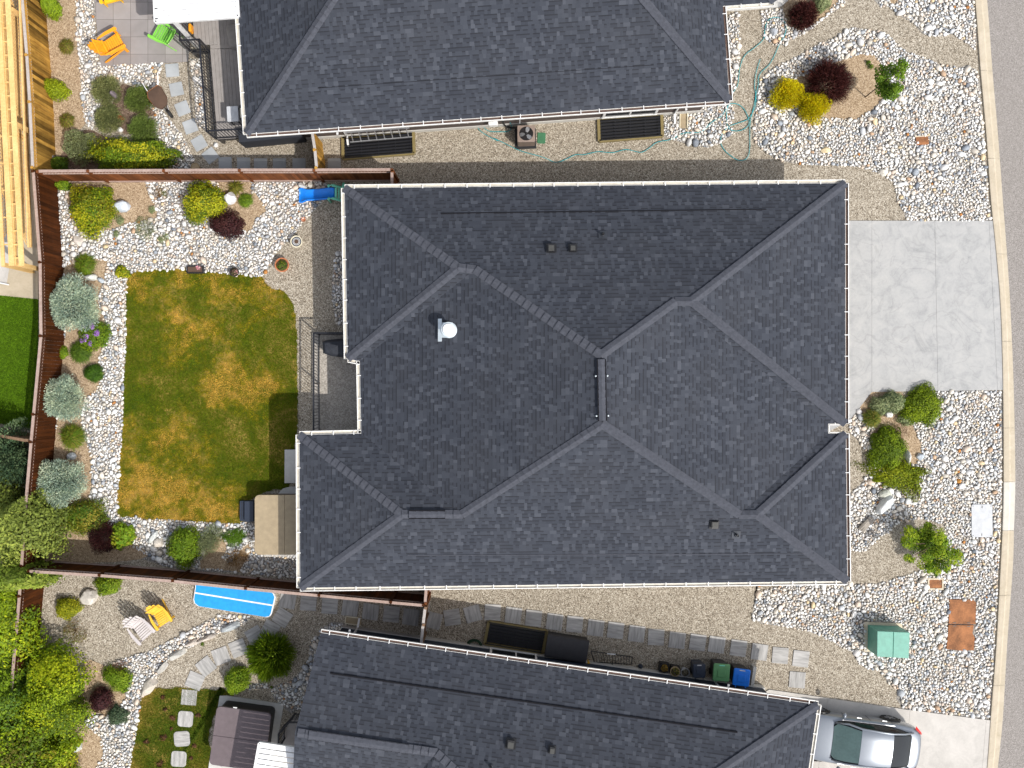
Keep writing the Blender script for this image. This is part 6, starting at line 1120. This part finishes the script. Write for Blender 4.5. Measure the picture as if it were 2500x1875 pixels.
# ================================================================= HOT TUBS
def hottub(label, c4, z, cov, side, seam=None, inset=.05, rr=.16, base=None):
    """c4: centre, size, rotation of the cover"""
    c, s, rz = c4; u = thing('hot_tub', (c.x,c.y,0), label, 'hot tub'); m = MB(); m.rprism((c.x,c.y), (s[0]-inset*2,s[1]-inset*2), rr, .05, z-.11, rz, 6, .01); m.build('tub_shell', M[side], u)
    rot = Matrix.Rotation(rz, 3, 'Z')
    for k, sg in enumerate((1,-1)):
        if seam == 'y': q = rot@Vector((0, sg*s[1]/4, 0)); ss_ = (s[0], s[1]/2-.008)
        else: q = rot@Vector((sg*s[0]/4, 0, 0)); ss_ = (s[0]/2-.008, s[1])
        # one fold of the cover: rounded at the outer corners only
        pts = []; hw, hh_ = ss_[0]/2, ss_[1]/2
        for (qx, qy, a0) in ((1,1,0),(-1,1,90),(-1,-1,180),(1,-1,270)):
            outer = (qy == sg) if seam == 'y' else (qx == sg); r_ = rr if outer else .012
            for i in range(7): a = R(a0+90*i/6); v = rot@Vector((qx*(hw-r_)+r_*math.cos(a), qy*(hh_-r_)+r_*math.sin(a), 0)); pts.append((c.x+q.x+v.x, c.y+q.y+v.y))
        m = MB(); m.prism(pts, z-.11, z); m.build('cover', M[cov], u, bevel=.015)
    return u, rot
c = P('V',175,710,.95); c2 = P('V',175,1518,.95); hh = abs(c.y-c2.y); W_ = 2.15; cc = Vector((c.x+W_/2, (c.y+c2.y)/2, 0)); xs_ = P('V',580,1000,.95).x
u = thing('hot_tub', (cc.x,cc.y,0), 'tan covered hot tub partly under the eave beside the dry lawn', 'hot tub'); m = MB(); m.rprism((cc.x,cc.y), (W_-.1,hh-.1), .16, .05, .84, 0, 6, .01); m.build('tub_shell', M['tub_side'], u)
for xa, xb in ((c.x, xs_-.004),(xs_+.004, c.x+W_)):
    m = MB(); pts = []; 
    for (qx, qy, a0) in ((xb,c.y,0),(xa,c.y,90),(xa,c2.y,180),(xb,c2.y,270)):
        outer = abs(qx-c.x) < .01 or abs(qx-c.x-W_) < .01; r_ = .17 if outer else .01
        for i in range(7): a = R(a0+90*i/6); pts.append((qx+(-r_ if qx == xb else r_)+r_*math.cos(a), qy+(-r_ if qy == c.y else r_)+r_*math.sin(a)))
    m.prism(pts, .84, .95); m.build('cover', M['tan_cover'], u, bevel=.015)
q = P('V',70,930,.3); st = thing('tub_steps', (q.x,q.y,0), 'dark blue plastic steps at the left side of the tan hot tub', 'steps')
m = MB(); m.rprism((q.x+.1,q.y), (.34,.78), .04, .0, .38, 0, 4, .012); m.build('upper_step', M['bin_navy'], st); m = MB(); m.rprism((q.x-.16,q.y), (.28,.76), .04, .0, .20, 0, 4, .012); m.build('lower_step', M['bin_navy'], st)
for i in range(4): m = MB(); m.box((q.x-.23+.06*i,q.y,.203), (.012,.66,.006)); m.build('tread_rib', M['black_plastic'], st)
a1_, a2_, a3_ = P('Y',640,408,.95), P('Y',1645,545,.95), P('Y',440,1420,.95); ux = (a2_-a1_).to_2d().normalized(); uy = Vector((ux.y, -ux.x)); W1 = 2.05; rz2 = math.atan2(ux.y, ux.x); top = P('Y',1100,468,.95).to_2d(); sm_ = P('Y',970,988,.95).to_2d(); H1 = (sm_-top).dot(uy)*2; cen = P('Y',1080,990,.95).to_2d()
tub2_, _r = hottub('plum grey covered hot tub beside the small lawn', (Vector((cen.x,cen.y,0)), (W1,H1), rz2), .95, 'plum_cover', 'tub_black', 'y')
m = MB(); q = P('Y',990,425,.9); m.box((q.x,q.y,.91), (.14,.05,.03), rz2); m.build('cover_tag', M['white'], tub2_)
# ================================================================= BLUE MAT
u = thing('air_mat', P('N',590,750), 'long bright blue inflatable mat with white stripe against the brown fence', 'mat'); MZ = .16
pts = [P('N',x,y,MZ) for x, y in ((275,590),(940,655))]; o4 = [P('N',265,640,MZ),P('N',268,580,MZ),P('N',870,645,MZ),P('N',925,690,MZ),P('N',938,720,MZ),P('N',905,860,MZ),P('N',892,880,MZ),P('N',860,888,MZ),P('N',290,795,MZ),P('N',258,770,MZ),P('N',250,740,MZ)]
cm = sum(o4, Vector())/len(o4); m = MB(); m.prism([cm.to_2d()+(p.to_2d()-cm.to_2d())*1.012 for p in o4], .0, MZ-.01); m.build('mat_side', M['mat_white'], u, bevel=.02)
m = MB(); m.prism([cm.to_2d()+(p.to_2d()-cm.to_2d())*.985 for p in o4], MZ-.01, MZ); m.build('mat_top', M['blue_mat'], u); m = MB(); m.beam(P('N',262,682,MZ+.003), P('N',918,788,MZ+.003), .055, .006); m.build('stripe', M['mat_white'], u)
# ================================================================= BINS, POTS AND BOX BY THE NAVY WALL
ad = math.atan2(dl.y, dl.x)
def bin_(label, t, quad, z, mat, group):
    """quad = lid corners (top-left, top-right, bottom-right, bottom-left)"""
    p = [P(t, x, y, z) for x, y in quad]; c = sum(p, Vector())/4; sx_ = ((p[1]-p[0]).length+(p[2]-p[3]).length)/2; sy_ = ((p[3]-p[0]).length+(p[2]-p[1]).length)/2; rz = math.atan2((p[1]-p[0]).y, (p[1]-p[0]).x); rot = Matrix.Rotation(rz, 3, 'Z')
    u = thing('wheelie_bin', (c.x,c.y,0), label, 'bin', group); m = MB(); T = lambda x, y, z_: Vector((c.x,c.y,0))+rot@Vector((x,y,z_))
    ring = lambda sc, z_: [T(qx*sx_/2*sc, qy*sy_/2*sc, z_) for qx, qy in ((-1,-1),(1,-1),(1,1),(-1,1))]
    m.add(ring(.72,.06)+ring(.93,z-.08), [(3,2,1,0),(4,5,6,7),(0,1,5,4),(1,2,6,5),(2,3,7,6),(3,0,4,7)]); m.build('bin_body', M['black_plastic'] if mat != 'bin_navy' else M['bin_navy'], u, bevel=.015)
    m = MB(); m.rprism((c.x,c.y), (sx_,sy_*.96), .05, z-.07, z, rz, 5, .025); l = m.build('lid', M[mat], u); m = MB(); q = T(0,-.02,0); m.rprism((q.x,q.y), (sx_*.48,sy_*.42), .05, z-.005, z+.025, rz, 5, .015); m.build('lid_boss', M[mat], l)
    for s in (-.3,.3): m = MB(); q = T(s*sx_,-sy_*.5,z-.03); m.box(q, (.03,.09,.03), rz); m.build('hinge', M[mat], l)
    m = MB(); m.box(T(0,sy_*.40,z+.002), (sx_*.34,.035,.006), rz); m.build('label_strip', M['alu'] if mat != 'bin_green' else M['mint'], l)
    m = MB(); m.tube([T(-.2,sy_*.5,z-.12), T(.2,sy_*.5,z-.12)], .015, 6); m.build('handle', M['black_plastic'], u)
    for s in (-1,1): m = MB(); a = T(s*sx_*.36,-sy_*.34,.11); m.tube([a-rot@Vector((.025,0,0)), a+rot@Vector((.025,0,0))], .11, 14); m.build('wheel', M['rubber'], u)
GB = 'wheeled bins beside the navy wall'
bin_('navy grey wheeled bin, darkest and smallest of the three', 'Z', [(925,420),(1135,420),(1115,668),(905,660)], .95, 'bin_navy', GB); bin_('green lidded wheeled bin in the middle of the three', 'Z', [(1270,408),(1550,430),(1515,735),(1240,710)], 1.08, 'bin_green', GB); bin_('blue lidded wheeled bin nearest the driveway', 'Z', [(1608,488),(1892,522),(1855,820),(1578,785)], 1.08, 'bin_blue', GB)
pot('black pot with golden dry stems beside the navy bin row', 'Z', 430, 495, 78, .42, 'black_plastic', plantc=[(.45,.28,.05),(.2,.14,.04)]); pot('brown rimmed pot between the black pot and the white pot', 'Z', 612, 555, 84, .42, 'pot_tan', plantc=[(.3,.28,.05),(.15,.12,.08)]); pot('white round pot beside the navy bin', 'Z', 782, 570, 76, .38, 'plate_white', plantc=[(.35,.32,.25),(.2,.18,.12)])
for x in (425, 610): c = P('Z',x-20,490 if x < 500 else 540,.15); m = MB(); m.box((c.x+.02,c.y+.05,.14), (.34,.34,.28), ad); tag(m.build('pot_stand', M['black_plastic']), 'square black stand under the %s pot' % ('golden stemmed black' if x < 500 else 'brown rimmed'), 'pot stand')
q4 = [P('O',x,y,.68) for x, y in ((1022,532),(1372,590),(1362,782),(1000,728))]; c = sum(q4, Vector())/4; sx_ = (q4[1]-q4[0]).length; sy_ = (q4[3]-q4[0]).length; rz = math.atan2((q4[1]-q4[0]).y, (q4[1]-q4[0]).x); u = thing('storage_box', (c.x,c.y,0), 'dark grey storage box with curved lid between the window well and bike rack', 'storage box')
m = MB(); m.rprism((c.x,c.y), (sx_*.96,sy_*.92), .03, 0, .55, rz, 3, .005); m.build('box_body', M['black_plastic'], u); rot = Matrix.Rotation(rz,3,'Z'); m = MB(); N_ = 12; vs = []
for i in range(N_+1): a = math.pi*i/N_; y_ = -math.cos(a)*sy_*.5; z_ = .55+.15*math.sin(a)**.6
for i in range(N_+1):
    a = math.pi*i/N_; y_ = -math.cos(a)*sy_*.5; z_ = .55+.15*math.sin(a)**.7 if 0 < i < N_ else .55
    for xx in (-sx_/2, sx_/2): v = rot@Vector((xx, y_, 0)); vs.append((c.x+v.x, c.y+v.y, z_))
m.add(vs, [(2*i, 2*i+1, 2*i+3, 2*i+2) for i in range(N_)]+[tuple(2*i for i in range(N_+1))[::-1], tuple(2*i+1 for i in range(N_+1))]); m.build('curved_lid', M['deck_box'], u)
p0, p1 = P('O',1392,672,.5), P('O',1740,722,.5); q0, q1 = P('O',1420,765,.15), P('O',1735,785,.15); u = thing('wire_rack', ((p0+p1)/2).to_2d().to_3d(), 'black wire rack lying beside the dark storage box', 'rack')
for a, b in ((p0,p1),(q0,q1),(p0,q0),(p1,q1)): m = MB(); m.tube([a, b], .018, 6); m.build('frame_bar', M['black_metal'], u)
for i in range(1, 14): f = i/14; a = p0+(p1-p0)*f; b = q0+(q1-q0)*f; m = MB(); m.tube([a, (a+b)/2+Vector((.02,0,-.03)), b], .010, 5); m.build('wire', M['black_metal'], u)
m = MB(); m.beam(P('O',1530,695,.52), P('O',1600,700,.52), .04, .01); m.build('white_clip', M['white'], u); m = MB(); m.tube([P('O',1570,770,.2), P('O',1572,800,.15), P('O',1578,850,.1)], .02, 6); m.build('stem_bar', M['black_metal'], u)
c = P('O',1812,805,.15); m = MB(); m.lathe((c.x,c.y,0), [(.08,0),(.09,.12),(.05,.2),(.03,.26),(.03,.28)], 14); tag(m.build('glass_jug', M['bin_navy'], smooth=True), 'small bluish glass jug by the navy wall left of the pots', 'jug')
c = P('O',1370,775,.3); m = MB(); m.lathe((c.x,c.y,0), [(.05,0),(.06,.35),(.055,.36)], 12); tag(m.build('yellow_tube', M['yellow_plastic']), 'small yellow container at the corner of the dark storage box', 'container')
# ================================================================= MIDDLE PATIO: railing and covered grill
def railing(label, pts, z0, z1, step=.115, par_name='railing', closed=False):
    u = thing(par_name, (pts[0].x, pts[0].y, z0), label, 'railing')
    for i in range(len(pts)-1):
        a, b = pts[i].to_2d(), pts[i+1].to_2d(); L = (b-a).length; d = (b-a).normalized(); A3 = lambda p, z: Vector((p.x, p.y, z))
        m = MB(); m.beam(A3(a, z1), A3(b, z1), .06, .035); m.build('top_rail', M['black_metal'], u); m = MB(); m.beam(A3(a, z0+.08), A3(b, z0+.08), .035, .03); m.build('bottom_rail', M['black_metal'], u); n = max(2, int(L/step))
        m = MB()
        for k in range(1, n): q = a+d*(L*k/n); m.beam(A3(q, z0+.08), A3(q, z1-.02), .018, .018)
        m.build('baluster_panel', M['black_metal'], u)
    for p in pts: m = MB(); m.box((p.x, p.y, (z0+z1)/2), (.055,.055,z1-z0+.02)); m.build('post', M['black_metal'], u)
    return u
rt = 1.28; railing('black metal railing along the lawn side of the covered patio', [P('J',765,44,rt), P('J',503,44,rt), P('J',503,470,rt), P('J',503,880,rt)], .15, rt)
gp = [P('J',x,y,1.1) for x, y in ((572,112),(650,98),(790,86),(790,243),(700,244),(650,238),(578,215))]; c = sum(gp, Vector())/7; u = thing('covered_grill', (c.x,c.y,.15), 'barbecue grill under a slack black cover in the patio corner', 'barbecue'); m = MB(); n = 7; top_ = [Vector((c.x,c.y,1.12+.03*(i%2)))+(p-c)*.72*1 for i, p in enumerate(gp)]
for q in top_: q.z = 1.16
m.add([Vector((p.x,p.y,.2)) for p in gp]+[Vector((p.x,p.y,1.02)) for p in gp]+top_+[Vector((c.x,c.y,1.20))], [(i,(i+1)%n,n+(i+1)%n,n+i) for i in range(n)]+[(n+i,n+(i+1)%n,2*n+(i+1)%n,2*n+i) for i in range(n)]+[(2*n+i,2*n+(i+1)%n,3*n) for i in range(n)]); m.build('grill_cover', M['grill_cover'], u, bevel=.03)
m = MB(); m.beam(c+Vector((-.25,.1,.09)), c+Vector((-.05,-.22,.09)), .03, .03); m.build('cover_fold', M['grill_cover'], u)
# ================================================================= UPPER DECK
DZ = .70; RZ = 1.85
dk = thing('deck', P('A',1950,700,DZ).to_2d().to_3d(), 'grey boarded deck with two levels of boards behind the upper house', 'deck')
dpts = [P('A',1600,-220,DZ), P('A',1612,438,DZ), P('A',1772,430,DZ), P('A',1832,1175,DZ), P('A',2300,1145,DZ), P('A',2260,-220,DZ)]; xa, xb = dpts[0].x, dpts[4].x; m = MB(); x = xa
poly2 = [p.to_2d() for p in dpts]; sk = (dpts[3].x-dpts[2].x)/(dpts[3].y-dpts[2].y)
def hseg(u0, poly):  # span of a board line x = u0 + sk*(y-ytop)
    ys_ = []; y0_ = dpts[0].y
    for i in range(len(poly)):
        a, b = poly[i], poly[(i+1)%len(poly)]; fa = a.x-(u0+sk*(a.y-y0_)); fb = b.x-(u0+sk*(b.y-y0_))
        if (fa > 0) != (fb > 0): t = fa/(fa-fb); ys_.append(a.y+(b.y-a.y)*t)
    return sorted(ys_)
u0 = xa+.05; y0_ = dpts[0].y; ysplit = P('A',1850,395,DZ).y
while u0 < xb+1.2:
    ys_ = hseg(u0, poly2)
    if len(ys_) >= 2:
        for lo_, hi_ in ((ys_[0], min(ys_[-1], ysplit-.08)),(max(ys_[0], ysplit+.08), ys_[-1])):
            if hi_-lo_ > .1: m.beam((u0+sk*(lo_-y0_), lo_, DZ-.015), (u0+sk*(hi_-y0_), hi_, DZ-.015), .132, .03)
    u0 += .14
m.beam((P('A',1775,395,DZ).x, ysplit, DZ-.014), (xb, ysplit+.05, DZ-.014), .14, .032); m.build('deck_boards', M['deck_board'], dk)
m = MB()
for i in range(3): m.beam(Vector((*dpts[i+1][:2], DZ-.12)) if i else Vector((*dpts[1][:2], DZ-.12)), Vector((*dpts[i+2][:2], DZ-.12)), .04, .2)
m.build('fascia_board', M['black_metal'], dk)
for p in (dpts[1], dpts[2], dpts[3]): m = MB(); m.box((p.x+.06,p.y+.06,(DZ-.2)/2), (.12,.12,DZ-.2)); m.build('deck_post', M['black_metal'], dk)
railing('black metal railing round the left and lower sides of the upper deck', [P('A',1500,-100,RZ), P('A',1518,342,RZ), P('A',1682,332,RZ), P('A',1712,720,RZ), P('A',1742,1105,RZ), P('A',2085,1085,RZ)], DZ, RZ)
CZ = 2.78; pc = thing('patio_cover', P('A',1650,50,CZ).to_2d().to_3d(), 'white ribbed metal patio cover beside the upper house', 'patio cover'); cp4 = [P('A',1290,-320,CZ), P('A',1312,188,CZ), P('A',2012,138,CZ), P('A',1980,-320,CZ)]; m = MB(); nrib = 11; e1_, e2_ = cp4[1]-cp4[0], cp4[2]-cp4[3]
for i in range(nrib):
    f0_, f1_ = i/nrib, (i+1)/nrib; a, b, c_, d_ = cp4[0]+e1_*f0_, cp4[0]+e1_*(f1_-.012), cp4[3]+e2_*(f1_-.012), cp4[3]+e2_*f0_; m.add([a,b,c_,d_]+[v-Vector((0,0,.05)) for v in (a,b,c_,d_)], [(0,1,2,3),(7,6,5,4),(0,4,5,1),(1,5,6,2),(2,6,7,3),(3,7,4,0)])
m.build('roof_panel', M['white_panel'], pc)
for a, b in ((cp4[0],cp4[1]),(cp4[1],cp4[2]),(cp4[2],cp4[3])): m = MB(); m.beam(a-Vector((0,0,.03)), b-Vector((0,0,.03)), .10, .13); m.build('edge_beam', M['white'], pc)
for i in range(6): f = .1+i*.17; a = cp4[0]+e1_*f+Vector((.06,0,.05)); m = MB(); m.box(a, (.10,.03,.02)); m.build('edge_bracket', M['black_metal'], pc)
m = MB(); q = P('A',1470,180,CZ-.1); m.box((q.x,q.y,(CZ-.1)/2), (.12,.12,CZ-.15)); m.build('post', M['white'], pc)
CZ2 = 2.75; pc = thing('patio_cover', P('Y',1800,1400,CZ2).to_2d().to_3d(), 'white ribbed metal patio cover beside the plum grey hot tub', 'patio cover'); q4 = [P('Y',1420,1062,CZ2), P('Y',2150,1170,CZ2)]; dv = (P('Y',1340,1512,CZ2)-q4[0]); dv = dv/dv.length*3.2; nrib = 17
for i in range(nrib):
    a, b = q4[0]+dv*(i/nrib), q4[1]+dv*(i/nrib); c_, d_ = q4[1]+dv*((i+.82)/nrib), q4[0]+dv*((i+.82)/nrib)
    if i == 0: m = MB()
    m.add([d_,c_,b,a]+[v-Vector((0,0,.04)) for v in (d_,c_,b,a)], [(0,1,2,3),(7,6,5,4),(0,4,5,1),(1,5,6,2),(2,6,7,3),(3,7,4,0)])
m.build('roof_panel', M['white_panel'], pc)
for a, b in ((q4[0],q4[0]+dv),(q4[0],q4[1])): m = MB(); m.beam(a-Vector((0,0,.04)), b-Vector((0,0,.04)), .08, .12); m.build('edge_beam', M['white'], pc)
m = MB(); q = q4[0]+dv*.5+Vector((.1,0,0)); m.box((q.x,q.y,CZ2/2-.05), (.1,.1,CZ2-.1)); m.build('post', M['white'], pc)
railing('short black railing between the plum hot tub and the lower roof', [P('Y',2120,690,1.5), P('Y',1960,690,1.5), P('Y',1770,905,1.5), P('Y',1770,1150,1.5)], .5, 1.5)
m = MB(); m.prism([P('Y',x,y,.5)[:2] for x, y in ((1985,650),(2500,650),(2500,1400),(1800,1400),(1830,960))], .05, .5); tag(m.build('deck', M['deck_board']), 'small grey deck hidden behind the short black railing', 'deck')
# things on the upper deck
c = P('A',1962,960,1.45); u = thing('grill_cart', (c.x,c.y,DZ), 'white topped grill cart on the deck by the upper house wall', 'grill cart'); m = MB(); m.rprism((c.x,c.y), (.42,.56), .03, 1.4, 1.45, R(3), 3, .008); m.build('side_table', M['plate_white'], u); m = MB(); m.rprism((c.x+.52,c.y+.04), (.55,.62), .08, 1.1, 1.5, R(3), 4, .04); m.build('grill_body', M['black_plastic'], u)
m = MB(); m.rprism((c.x+.40,c.y+.02), (.20,.36), .02, 1.505, 1.53, R(3), 3, .006); m.build('tray', M['cream'], u)
for dx in (-.15,.15,.75):
    for dy in (-.22,.25): m = MB(); m.box((c.x+dx,c.y+dy,(DZ+1.4)/2), (.035,.035,1.4-DZ)); m.build('leg', M['black_metal'], u)
c = P('A',1985,255,1.25); u = thing('outdoor_seat', (c.x,c.y,DZ), 'outdoor seat under a dark grey cover on the shaded deck', 'seat'); m = MB(); m.rprism((c.x+.1,c.y-.1), (.9,.85), .15, DZ, 1.15, R(8), 5, .08); m.build('seat_cover', M['wall_grey'], u, smooth=False); m = MB(); m.rprism((c.x+.35,c.y-.02), (.4,.8), .12, 1.1, 1.45, R(8), 5, .08); m.build('back_cover', M['wall_grey'], u)
c = P('A',1600,230,1.0); m = MB(); m.rprism((c.x,c.y), (.10,.30), .04, DZ, 1.0, 0, 3, .02); tag(m.build('orange_cushion', M['orange']), 'orange cushion at the top of the deck stairs under the white cover', 'cushion')
p_ = PE('B',90,1150); m = MB(); m.beam(P('A',2040,1170,.6), P('B',420,1120,.6), .5, .9); tag(m.build('black_bench_cover', M['grill_cover']), 'black covered bench along the upper house wall below the eave', 'bench')
# ================================================================= CAR
def car():
    z = .32; A = P('R',330,520,z); B = P('R',1475,660,z); d = (B-A).to_2d().normalized(); ang = math.atan2(-d.y, -d.x)   # local +x = front
    n = Vector((-d.y, d.x)); n = n if n.y < 0 else -n; mid = (A+B).to_2d()/2 + n*.86; u = thing('parked_car', (0,0,0), 'silver sedan parked on the lower driveway with its nose under the eave', 'car')
    # stations: x, half width, belt z, deck z (centre), sill z
    st = [(2.33,.30,.52,.55,.30),(2.28,.62,.56,.62,.24),(2.10,.80,.66,.74,.20),(1.75,.87,.76,.86,.20),(1.30,.895,.84,.93,.20),(.95,.90,.89,.98,.20),(.4,.905,.93,.99,.20),(-.4,.905,.94,.99,.20),(-1.0,.905,.96,1.0,.20),(-1.45,.90,.97,1.03,.20),(-1.80,.87,.96,1.05,.21),(-2.10,.80,.93,1.04,.24),(-2.25,.66,.88,.99,.28),(-2.31,.40,.80,.86,.34)]
    m = MB(); vs = []
    for x, w_, b, t, s in st:
        for y_, z_ in ((w_*.90,s),(w_*.99,s+.12),(w_,(s+b)/2),(w_*.985,b-.05),(w_*.93,b+.015),(w_*.72,b+(t-b)*.6),(w_*.35,t-.005),(0,t)): vs.append((x, y_, z_))
        for y_, z_ in ((w_*.35,t-.005),(w_*.72,b+(t-b)*.6),(w_*.93,b+.015),(w_*.985,b-.05),(w_,(s+b)/2),(w_*.99,s+.12),(w_*.90,s)): vs.append((x, -y_, z_))
    k = 15; fs = [(i*k+j, (i+1)*k+j, (i+1)*k+j+1, i*k+j+1) for i in range(len(st)-1) for j in range(k-1)]+[tuple(range(k)), tuple((len(st)-1)*k+j for j in range(k))[::-1]]
    fs += [(i*k, i*k+k-1, (i+1)*k+k-1, (i+1)*k) for i in range(len(st)-1)]
    m.add(vs, fs); m.build('body', M['car_paint'], u, smooth=True, sub=1)
    # cabin: x, half width at belt, half width at roof, z
    cb = [(1.02,.60,.58,.965),(.90,.745,.70,1.00),(.55,.80,.69,1.18),(.12,.81,.64,1.375),(-.20,.815,.63,1.43),(-.65,.81,.62,1.445),(-1.05,.79,.60,1.405),(-1.45,.74,.60,1.27),(-1.78,.66,.58,1.09),(-1.86,.60,.55,1.04)]
    def cring(x, wb, wr, z_): return [(x,wb,.955),(x,wb*.97+wr*.03,.97),(x,wr+.03,max(.98,z_-.06)),(x,wr-.05,z_-.012),(x,wr*.5,z_+.005),(x,0,z_+.012),(x,-wr*.5,z_+.005),(x,-wr+.05,z_-.012),(x,-wr-.03,max(.98,z_-.06)),(x,-wb*.97-wr*.03,.97),(x,-wb,.955)]
    m = MB(); vs = [v for q in cb for v in cring(*q)]; k = 11; N_ = len(cb)
    m.add(vs, [(i*k+j, (i+1)*k+j, (i+1)*k+j+1, i*k+j+1) for i in range(N_-1) for j in range(k-1)]+[tuple(range(k)), tuple((N_-1)*k+j for j in range(k))[::-1]]); m.build('cabin_glass', M['glass_dark'], u, smooth=True)
    def patch(nm, idx, js, mat, lift=.006, ins=0):
        m = MB(); vs = []
        for i in idx:
            for j in js: x, y_, z_ = cring(*cb[i])[j]; vs.append((x, y_*(1+lift*.8), z_+lift))
        k2 = len(js); m.add(vs, [(a*k2+b, (a+1)*k2+b, (a+1)*k2+b+1, a*k2+b+1) for a in range(len(idx)-1) for b in range(k2-1)]); return m.build(nm, M[mat], u, smooth=True)
    patch('roof_panel', [3,4,5,6], [2,3,4,5,6,7,8], 'car_paint', .010); patch('windscreen', [0,1,2,3], [3,4,5,6,7], 'wind_glass', .005); patch('rear_window', [6,7,8], [3,4,5,6,7], 'glass_dark', .006)
    for s in (1,-1):
        m = MB(); 
        for pth in ([(1.0,.68*s,.985),(.55,.735*s,1.15),(.12,.675*s,1.35),(-.65,.655*s,1.42),(-1.05,.64*s,1.38),(-1.5,.64*s,1.24),(-1.9,.66*s,1.03)],): m.tube(pth, .035, 7)
        m.build('roof_pillar', M['car_paint'], u, smooth=True); m = MB(); m.beam((.75,.815*s,.985), (-1.2,.825*s,1.0), .02, .02); m.build('window_trim', M['alu'], u)
        m = MB(); m.lathe((.72,1.0*s,.98), [(.03,0),(.10,.03),(.11,.08),(.07,.13),(.01,.15)], 12, sx=.75, sy=1.1); mi = m.build('wing_mirror', M['car_paint'], u, smooth=True)
        for hx in (.10,-.85): m = MB(); m.beam((hx+.09,.925*s,.86), (hx-.09,.925*s,.86), .03, .03); m.build('door_handle', M['alu'], u, bevel=.006)
        for lx in (.62,-.30,-1.12): m = MB(); m.beam((lx,.909*s,.35), (lx-.02,.902*s,.90), .008, .012); m.build('door_seam', M['black_metal'], u)
        m = MB(); m.add([(-1.97,.80*s,.985),(-2.23,.60*s,.955),(-2.30,.64*s,.80),(-2.05,.875*s,.83)], [(0,1,2,3) if s < 0 else (3,2,1,0)]); m.build('tail_light', M['tail'], u); bpy.context.scene.objects[-1]
        m = MB(); m.box((2.12,.66*s,.64), (.25,.22,.10), R(-30*s)); m.build('headlight', M['plate_white'], u, bevel=.03)
        for wx in (1.42,-1.25):
            m = MB(); m.tube([(wx,.70*s,.32),(wx,.915*s,.32)], .335, 26); w2_ = m.build('wheel', M['rubber'], u); m = MB(); m.tube([(wx,.90*s,.32),(wx,.922*s,.32)], .21, 22); m.build('hub_disc', M['black_metal'], w2_); m = MB()
            for q in range(5): a = q*1.2566; m.beam((wx,.925*s,.32), (wx+.2*math.cos(a),.925*s,.32+.2*math.sin(a)), .03, .045)
            m.build('rim', M['rim'], w2_); m = MB(); m.tube([(wx+.37*math.cos(a*math.pi/12),.905*s,.32+.37*math.sin(a*math.pi/12)) for a in range(13)], .03, 6); m.build('wheel_arch', M['black_plastic'], u)
    for k_ in range(2): m = MB(); m.beam((.98,.15-.5*k_,.975), (.72,.55-.5*k_,1.04), .02, .02); m.build('wiper', M['black_metal'], u)
    m = MB(); m.box((.30,0,1.16), (.1,1.1,.03)); m.build('dashboard', M['black_plastic'], u); m = MB(); m.box((-2.33,0,.55), (.03,.5,.13)); m.build('number_plate', M['plate_white'], u)
    u.location = (mid.x, mid.y, .045); u.rotation_euler = (0,0,ang); return u
car()
# birds' droppings and leaves are skipped; a few stray leaves of shade-grown weeds stay in the gravel
for t, x, y, l in (('M',1715,615,'tiny green weed in the gravel beside the cream edging stone'),('Y',1640,60,'small green weed at the end of the short cobble row'),('U',1310,720,None)):
    if l: shrub('weed', l, t, x, y, 22, 22, .1, DARKG, 90, .02, 5, stem=False, cat='weed')
